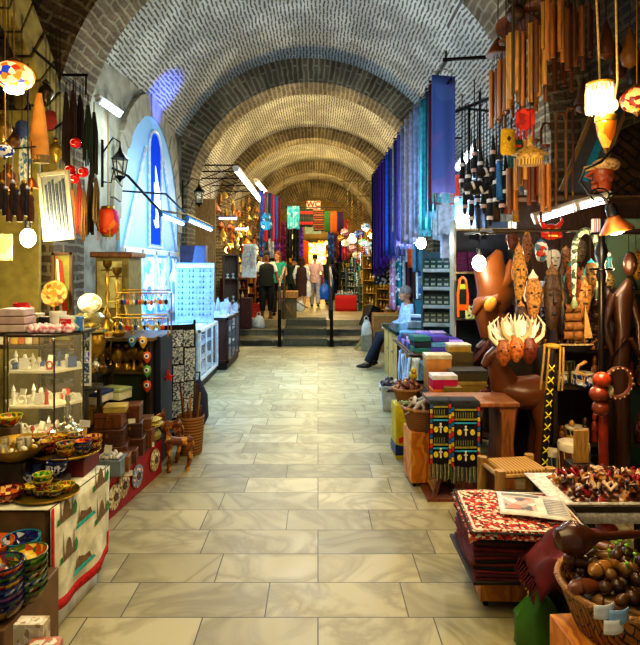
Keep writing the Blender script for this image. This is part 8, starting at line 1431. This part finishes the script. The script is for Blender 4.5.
t = pend('cloth_pouch', 'dark green pouch right of the mustard one', 'pouch', 517, 158, 3.95); b = MB(); b.loft([(0, 0, 0, .03, .012), (0, 0, .1, .045, .016), (0, 0, .15, .03, .01)], 12); b.build('pouch', mat('#1c4a34', 'cloth'), t); b = MB(); b.box((0, -.016, .08), (.05, .006, .02)); b.build('band', mat('#b83a20', 'cloth'), t); cordto(t, .15)
t = pend('straw_house', 'straw roof-shaped ornament with a pointed brass top', 'ornament', 530, 160, 3.6); b = MB(); b.lathe([(.085, 0), (.09, .03), (.12, .035), (.05, .075), (.02, .09), (.015, .14), (.003, .16)], 14, sy=.7); b.build('roof', mat('#9a7a38', 'carved', .6), t); b = MB(); b.lathe([(.08, -.035), (.085, 0)], 14, sy=.7); b.build('body', stripes(['#8a6a28', '#b89848', '#5a4018'], 60, 0), t); cordto(t, .16)
# black and white hair tassels near the scarves
for k in range(15):
    px = 462+3.1*k; py = [188, 214, 200, 226, 178, 208][k % 6]; Y = 5.0-.05*k; t = T('hair_tassel', 'black hair tassel with white bands hanging by the right wall brackets', 'tassel', tuple(P(px, py, Y)), 0, 'black and white tassels by the right wall brackets'); L_ = .34
    b = MB(); b.tube([(0, 0, 0), (.0, 0, .1), (.004, 0, .22), (0, 0, L_)], [.010, .024, .02, .008], 8); b.build('hair', mat('#121218', 'cloth', scale=60), t); b = MB(); [b.lathe([(.026, z), (.028, z+.012), (.024, z+.03)], 10) for z in (.05, .19)]; b.build('white_band', mat(['#d8d8e0', '#c8a8a8', '#e0e0e8'][k % 3], 'plain'), t); b = MB(); b.tube([(0, 0, L_), (0, 0, L_+.5)], .005, 5); b.build('stick', DKW, t)
for k, (px, py) in enumerate(((472, 186), (480, 190), (493, 180), (484, 172))):
    t = T('fur_roll', 'dark fur roll with a pale ring stuck across the tassels, %s' % ['leftmost', 'lower', 'rightmost', 'upper'][k], 'fur', tuple(P(px, py, 4.6)), jit(.3), ry=R(70)); b = MB(); b.tube([(0, 0, -.07), (0, 0, -.03), (0, 0, .04), (0, 0, .08)], [.02, .036, .034, .015], 12); b.build('fur', mat('#15141c', 'cloth', scale=70), t); b = MB(); b.lathe([(.036, 0), (.038, .01), (.036, .02)], 14); b.build('ring', mat('#c8c8d0', 'plain'), t)
for k, (px, py, c) in enumerate(((500, 200, '#2a6ab0'), (506, 214, '#8a3a20'), (511, 190, '#48a0b8'), (516, 222, '#b89030'), (497, 222, '#3a2418'))):
    t = T('cloth_strip', '%s cloth strip hanging between the tassels and the chimes' % ['blue', 'rust', 'turquoise', 'golden', 'dark brown'][k], 'cloth', tuple(P(px, py, 4.3+.05*k)), jit(.4)); b = MB(); b.sheet(lambda u, v: ((u-.5)*.05, .012*math.sin(u*6+v*3), .30*v), 6, 8); b.build('strip', mat(c, 'cloth'), t, solid=.004); b = MB(); b.tube([(0, 0, .3), (0, 0, .7)], .004, 4); b.build('cord', DKW, t)
# slanted framed board
t = T('slanted_board', 'slanted framed grey-blue board with a turquoise strip, right of the chimes', 'board', tuple(P(577, 190, 4.5)), ry=R(22)); b = MB(); b.box((0, 0, .4), (.22, .02, .9)); b.build('board', mat('#4a4c54', 'plain'), t); b = MB(); b.box((.02, -.014, .36), (.06, .008, .55)); b.build('turquoise_strip', mat('#2090b8', 'cloth'), t); b = MB(); [b.box((s*.12, -.005, .4), (.03, .03, .92)) for s in (-1, 1)]; b.build('frame', mat('#8a6a38', 'wood'), t)
# tube lamp and desk spot
tubelamp('bright white tube lamp above the red mask at the right', P(536, 219, 4.4), P(574, 207, 4.35), .035, '#d0c8b8', 14); tubelamp('second bright tube lamp right above the snake carving', P(578, 206, 4.2), P(606, 199, 4.15), .03, '#d0c8b8', 12)
slab('lamp_shelf', 'thin board carrying the tube lamps over the masks', 'shelf', (XW(572, 4.6), 4.55, ZW(199, 4.5)), (1.0, .3, .02), '#5a4028', 'wood')
t = T('spot_lamp', 'copper cone spot lamp on a looping black cable at the right', 'lamp', tuple(P(617, 232, 3.1)), ry=R(-14)); b = MB(); b.lathe([(.09, 0), (.085, .012), (.035, .075), (.03, .09)], 22, cap=False); b.build('shade', mat('#a85c28', 'metal', .35, .5), t, solid=.003); b = MB(); b.lathe([(.03, .09), (.032, .14), (.02, .16)], 14); b.build('socket', IRON, t); b = MB(); b.tube([(0, 0, .16), (-.04, 0, .22), (-.10, 0, .24), (-.13, 0, .32), (-.09, 0, .38), (.02, .02, .40), (.2, .1, .5)], .008, 6); b.build('cable', IRON, t); b = MB(); b.ell((0, 0, .015), (.05, .05, .03), 0, 14, 8); b.build('bulb', mat('#fff2d8', 'emit', scale=30), t)
# crystal lamp with amber glass tulip
t = T('crystal_lamp', 'glowing crystal-fringed hanging lamp at the top right', 'lamp', tuple(P(600, 102, 3.0))); b = MB(); b.lathe([(.07, .09), (.072, .1), (.02, .115)], 20); b.build('crown', BRS, t)
for k in range(18): a = 2*PI*k/18; b = MB(); b.lathe([(.003, -.06), (.009, -.045), (.010, .05), (.004, .085)], 6, (.066*math.cos(a), .066*math.sin(a), 0)); b.build('prism', mat(['#e8d8e8', '#b8a0c0', '#f0e0c0'][k % 3], 'tint', .1), t)
b = MB(); b.ell((-.01, 0, -.0), (.032, .032, .05), 0, 14, 8); b.build('bulb', mat('#fff4e0', 'emit', scale=45), t); b = MB(); b.tube([(0, 0, .1), (-.01, 0, .35), (-.03, 0, .8)], .006, 6); b.build('cord', mat('#b89a60', 'cloth'), t); b = MB(); b.ell((.055, -.05, -.03), (.018, .018, .03), 0, 10, 8); b.build('spare_bulb', mat('#f4ece0', 'tint', .1), t)
t = T('amber_lamp', 'amber glass tulip lamp with a brass band hanging below the crystals', 'lamp', tuple(P(606, 148, 2.95))); b = MB(); b.lathe([(.012, -.0), (.02, .02), (.04, .07), (.048, .12), (.05, .145)], 20, cap=False); b.build('tulip', mosaic(['#c8701c', '#a85410', '#e09030', '#7a3a0c'], 12, .15, .5, stretch=(1, 1, .3)), t, solid=.003); b = MB(); b.lathe([(.05, .135), (.056, .14), (.056, .165), (.05, .17)], 22); b.build('band', BRS, t); b = MB(); b.lathe([(.003, -.03), (.012, -.015), (.012, 0)], 10); b.build('finial', BRD, t); b = MB(); b.tube([(.03, 0, .17), (.06, 0, .35), (.05, 0, .9)], .006, 6); b.build('cord', mat('#b89a60', 'cloth'), t)
lantern('orange mosaic ball lamp cut off by the right edge', tuple(P(637, 100, 3.2)), .09, ['#c8301c', '#e8a040', '#7a1c10', '#f0c878'], 3.9, None, .5)
# carved face in profile with headdress
t = T('head_carving', 'red-brown carved wooden head in profile wearing a pale headdress, under the amber lamp', 'carving', tuple(P(601, 186, 3.5)), R(-10)); b = MB(); b.tube([(.02, 0, -.03), (.02, 0, .02)], [.04, .045], 12); b.ell((.015, 0, .07), (.062, .05, .075), 0, 16, 10); b.tube([(-.04, 0, .10), (-.085, 0, .06), (-.05, 0, .05)], [.012, .016, .01], 8); b.ell((-.04, 0, .025), (.02, .02, .012), 0, 8, 6); b.ell((-.03, 0, -.005), (.028, .026, .022), 0, 10, 6); b.build('face', mat('#8a3c18', 'plain', .35, scale=8), t); b = MB(); b.ell((.03, 0, .13), (.085, .06, .045), 0, 16, 8); b.tube([(-.06, 0, .12), (-.1, 0, .105), (-.02, 0, .125)], [.01, .018, .02], 8); b.build('headdress', mat('#a8885a', 'carved', .5), t); b = MB(); b.ell((.03, -.05, .05), (.012, .008, .016), 0, 8, 6); b.lathe([(.015, -.004), (.015, .004)], 12, (.035, -.055, .03), r=(R(90), 0, 0)); b.build('ear', mat('#6a2c10', 'plain'), t)
b = MB(); n = 24; b.tube([(.055*math.cos(2*PI*i/n), 0, .04*math.sin(2*PI*i/n)) for i in range(n+1)], .005, 6); b.tube([(.055, 0, 0), (.22, -.02, .1)], .008, 6); [b.ell((.1+.03*i, 0, .03+.018*i), (.012, .012, .01), 0, 8, 5) for i in range(4)]; tag(b.build('iron_ring_chain', IRON), 'black iron ring with a beaded chain running off to the right', 'ring', loc=tuple(P(600, 195, 3.4)))
b = MB(); b.tube([P(640, 168, 3.4), P(618, 188, 3.4)], .006, 5)
# hooks for the right bay frame
t = T('canes', '', 'x') if 0 else None
for k, (px, y0, y1, c, nm) in enumerate(((541, 130, 225, '#5a3414', 'dark'), (556, 120, 205, '#7a4a1c', 'brown'), (566, 115, 200, '#8a5a28', 'light brown'), (573, 112, 195, '#4a2810', 'darkest'))):
    t = T('walking_cane', '%s wooden cane hanging by its crook between chimes and slanted board' % nm, 'cane', tuple(P(px, y1, 4.25))); L_ = (y1-y0)/F*4.25; b = MB(); b.tube([(0, 0, 0), (0, 0, L_), (.02, 0, L_+.05), (.06, 0, L_+.05), (.07, 0, L_)], .011, 8); b.build('shaft', mat(c, 'wood'), t); b = MB(); b.lathe([(.013, 0), (.013, .03)], 8); b.build('tip', BRD, t)

# further small masks and figures filling the shelves
EX = [(566, 268, 'round laughing', '#8a5a2c'), (580, 262, 'long grey-brown', '#6a5a40'), (596, 300, 'copper-coloured', '#9a5424'), (608, 292, 'pale straw', '#b89a5c'), (630, 300, 'charcoal', '#2a2420'), (637, 280, 'ochre', '#a8782c'), (512, 250, 'mahogany', '#5a2414'), (560, 300, 'honey brown', '#a06a28'), (525, 288, 'sooty', '#2c2018'), (588, 332, 'chestnut', '#6e3a1c')]
for k, (px, py, nm, c) in enumerate(EX): mask('%s little carved mask in the back row under the wooden rails' % nm, px, py, 4.34, .15+.03*(k % 3), mat(c, 'carved', .45), 0, .085, [TAN, DK, OLV][k % 3])
FG = [('#7a4a20', 'brown'), ('#c89a50', 'straw-coloured'), ('#3a2414', 'dark'), ('#8a2c18', 'red-stained')]
for lv, z in enumerate((.315, .735, 1.005)):
    for k in range(11):
        c, nm = FG[(k+lv) % 4]; x = 1.80+.085*k; y = 4.13+.03*(k % 2) if lv != 2 else 4.42; h = .13+.03*((k*5) % 4); b = MB()
        b.lathe([(.026, 0), (.028, .01), (.018, h*.2), (.026, h*.45), (.02, h*.62), (.010, h*.68)], 10); b.ell((0, 0, h*.82), (.019, .019, h*.16), 0, 10, 6); b.tube([(.02, 0, h*.55), (.034, -.01, h*.4), (.015, -.025, h*.35)], .006, 5); b.tube([(-.02, 0, h*.55), (-.034, -.01, h*.4), (-.015, -.025, h*.35)], .006, 5)
        if lv == 1 and k < 3: continue
        tag(b.build('wooden_figurine', mat(c, 'plain', .4)), '%s turned wooden figurine on the %s dark shelf of drums' % (nm, ['low', 'middle', 'upper'][lv]), 'figurine', '%s figurines on the %s drum shelf' % (nm, ['low', 'middle', 'upper'][lv]), loc=(x, y, z), rz=jit(.5))
for k, (px, py, Y, c, nm) in enumerate(((606, 40, 3.9, '#6a3c16', 'brown'), (618, 60, 4.0, '#4a2a14', 'dark'), (630, 48, 3.8, '#8a5a24', 'tan'), (636, 70, 4.2, '#3a2414', 'blackish'), (583, 96, 4.3, '#5a3818', 'deep brown'))):
    t = T('hanging_gourd', '%s bottle gourd hanging behind the crystal lamp cords' % nm, 'gourd', tuple(P(px, py, Y))); b = MB(); b.lathe([(.005, -.14), (.05, -.11), (.065, -.05), (.04, .01), (.035, .05), (.02, .1), (.006, .14)], 16); b.build('gourd', mat(c, 'plain', .35), t); b = MB(); b.tube([(0, 0, .13), (0, 0, max(.2, HZ-t.location.z))], .004, 4); b.build('cord', DKW, t)
# near, over the walkway: unseen fill lights added, plus light of the visible bulbs
alight((-.2, 1.6, 3.4), (0, 0, 0), (1.6, 2.6), (1, .80, .42), 75)
plight((0, 2.6, 3.0), (1, .78, .4), 18, .2)
plight(P(28, 238, 3.75), (1, .85, .5), 34, .05)
plight(P(24, 92, 3.3), WARM, 10, .05)
plight((-1.5, 2.2, 1.7), (1, .82, .5), 10, .15)
plight(P(600, 108, 2.9), (1, .68, .3), 20, .05)
plight((1.15, 2.7, 1.7), (1, .70, .36), 20, .15); plight((1.6, 3.3, 1.25), (1, .66, .3), 16, .1)
plight(P(617, 238, 3.0), (1, .85, .6), 12, .04)
plight(P(480, 262, 5.0), (1, .88, .66), 26, .06)
plight(P(465, 222, 6.1), (.8, .92, 1), 55, .06); plight(P(420, 243, 7.9), (.75, .9, 1), 55, .06)
# bay one, cold light
plight((-2.0, 6.3, 3.0), (.8, .98, 1), 22, .06)
alight((-.5, 7.6, 3.3), (0, 0, 0), (1.2, 2.4), (.38, .70, 1), 95)
plight((.2, 7.8, 2.6), (.6, .8, 1), 40, .3); plight((-.1, 7.0, 3.2), (.72, .86, 1), 34, .3); plight((-1.9, 4.2, 2.0), (1, .8, .4), 8, .05); plight((2.0, 3.8, 1.6), (1, .72, .4), 8, .1); plight((.5, 4.4, 2.9), (.7, .85, 1), 14, .1)  # unseen fill lights, added to brighten floor, vault, pier, carvings and scarves
alight((-2.1, 8.2, 1.5), (0, R(-80), 0), (1.0, 2.0), (.12, .45, 1), 70)
l = bpy.data.lights.new('blue_spot', 'SPOT'); l.color = (.04, .10, 1); l.energy = 420; l.spot_size = R(36); l.spot_blend = .8; l.shadow_soft_size = .05
o = bpy.data.objects.new('blue_spot', l); COL.objects.link(o); o.location = (-1.5, 8.0, 3.0); o.rotation_euler = (Vector((-2.32, 8.3, 4.17))-Vector(o.location)).to_track_quat('-Z', 'Y').to_euler()
plight((-1.3, 9.3, 2.0), (.5, .75, 1), 8, .1)
# bay two and beyond, warm
plight((-.2, 12.2, 3.0), (1, .76, .34), 190, .3); plight((-.1, 15.9, 3.5), (1, .74, .28), 150, .3); plight((-.1, 18.1, 4.2), (1, .74, .28), 60, .3); plight((0, 21.6, 3.2), (1, .7, .26), 170, .3)
plight((-1.55, 13.2, 2.5), (1, .8, .45), 55, .1); plight((1.2, 14.6, 2.3), WHITE, 55, .1); plight((.4, 17.6, 2.4), WHITE, 22, .1); plight((0, 25.4, 2.6), WARM, 70, .2)
# ================================================================ sub-parts: hang details under the part they belong to
NEST = {'eyes_and_mouth': 'face', 'eyes_and_teeth': 'face', 'eyes': ('body', 'torso', 'face'), 'iris': 'drop', 'pupil': 'drop', 'crescent': 'ball', 'crescent_star': 'flag', 'flag': 'cup', 'artwork': 'mount', 'red_flag': 'picture', 'white_stripe': 'picture',
    'mosque_print': 'cloth', 'tree_print': 'cloth', 'water_print': 'cloth', 'red_border': 'cloth', 'fringe': ('cloth', 'fabric', 'shade', 'disc'), 'sound_hole': 'soundbox', 'postcard': 'panel', 'pendant': 'board', 'key': 'body', 'screen': ('housing', 'body'), 'red_border_blocks': 'cloth', 'yellow_border_blocks': 'cloth', 'blue_border_blocks': 'cloth', 'blue_stripe': 'cloth', 'olive_band': 'cloth', 'comb_marks': 'cloth', 'yellow_ovals': 'cloth', 'figure_marks': 'cloth',
    'clasp': 'lid', 'white_marks': 'outside', 'motif': 'window_pane', 'picture': 'sheet', 'text_lines': 'sheet', 'inlay': 'upper_form', 'headdress': None, 'cross_beads': 'shaft', 'jingles': 'hoop', 'rung': 'ladder_rail', 'shoe': None, 'diamond_mark': 'pouch', 'turquoise_strip': 'board', 'handle': 'door', 'tape': 'box', 'label': 'box', 'speaker_cone': 'cabinet', 'flower': 'cup', 'knob': 'door', 'lacing': 'shell', 'centre': ('disc', 'weave'), 'white_board': 'carton', 'badge': 'pack', 'ear': 'face', 'lettering': 'panel', 'arrow': 'panel', 'hair': 'body', 'horn': 'face', 'green_bead': None, 'ring': 'gourd', 'blue_print': 'box', 'red_print': 'box', 'white_band': 'hair'}
def base(n): return n.rsplit('.', 1)[0] if n[-3:].isdigit() else n
def ident(o): return all(abs(o.matrix_basis[i][j]-(1 if i == j else 0)) < 1e-6 for i in range(4) for j in range(4))
def loose(o, name):
    """split a part made of separate pieces into one object per piece"""
    me = o.data; par = list(range(len(me.vertices)))
    def fd(a):
        while par[a] != a: par[a] = par[par[a]]; a = par[a]
        return a
    for p in me.polygons:
        r0 = fd(p.vertices[0])
        for v in p.vertices[1:]: par[fd(v)] = r0
    comp = {}
    for p in me.polygons: comp.setdefault(fd(p.vertices[0]), []).append(p)
    if not 1 < len(comp) <= 24: return
    for ps in list(comp.values()):
        q = MB(); mp = {}
        for p in ps:
            for v in p.vertices:
                if v not in mp: mp[v] = len(q.v); q.v.append(tuple(me.vertices[v].co))
            q.f.append(tuple(mp[v] for v in p.vertices)); q.m.append(p.material_index)
        c = q.build(name, list(me.materials), o.parent, smooth=ps[0].use_smooth)
        c.matrix_basis = o.matrix_basis.copy()
        for md in o.modifiers:
            n_ = c.modifiers.new(md.name, md.type)
            for a in ('thickness', 'offset', 'width', 'segments', 'limit_method', 'levels', 'render_levels'):
                if hasattr(md, a): setattr(n_, a, getattr(md, a))
    bpy.data.objects.remove(o)
SPLIT = {'red_border_blocks', 'yellow_border_blocks', 'blue_border_blocks', 'comb_marks', 'stretcher', 'tree_print', 'mosque_print', 'water_print', 'cross_beads', 'blue_stripe', 'olive_band', 'yellow_ovals', 'figure_marks', 'brass_cap', 'gold_cap', 'eyes', 'handle', 'ladder_rail', 'leg', 'brace', 'mast', 'jingles', 'tray', 'white_band', 'eyes_and_mouth', 'horn', 'iron_foot', 'rail', 'rib', 'tassels', 'key', 'speaker_cone', 'text_lines', 'hose', 'torso_arm', 'pendant_row', 'yellow_tassels', 'side_panel', 'strap'}
for o in [q for q in bpy.data.objects if q.type == 'MESH' and q.parent and base(q.name) in SPLIT]: loose(o, {'eyes': 'eye', 'stretcher': 'stretcher', 'yellow_ovals': 'yellow_oval', 'red_border_blocks': 'red_block', 'yellow_border_blocks': 'yellow_block', 'blue_border_blocks': 'blue_block', 'comb_marks': 'comb_mark', 'figure_marks': 'figure_mark', 'jingles': 'jingle', 'tassels': 'tassel', 'text_lines': 'text_line', 'cross_beads': 'bead_stroke', 'yellow_tassels': 'yellow_tassel', 'eyes_and_mouth': 'eye_or_mouth'}.get(base(o.name), base(o.name)))
NEST.update({'red_block': 'cloth', 'yellow_block': 'cloth', 'blue_block': 'cloth', 'comb_mark': 'cloth', 'eye': ('body', 'torso', 'face'), 'yellow_oval': 'cloth', 'figure_mark': 'cloth', 'jingle': 'hoop', 'text_line': 'sheet', 'bead_stroke': 'shaft', 'eye_or_mouth': 'face'})
for o in [q for q in bpy.data.objects if q.parent and not q.parent.parent and base(q.name) in NEST and NEST[base(q.name)]]:
    w_ = NEST[base(o.name)]; w_ = (w_,) if isinstance(w_, str) else w_; root = o.parent
    if root.type != 'EMPTY' or o.children: continue
    tg = next((c for c in root.children if c != o and base(c.name) in w_ and c.type == 'MESH' and ident(c) and not (base(c.name) in NEST and NEST[base(c.name)] and c.parent != root)), None)
    if tg: o.parent = tg
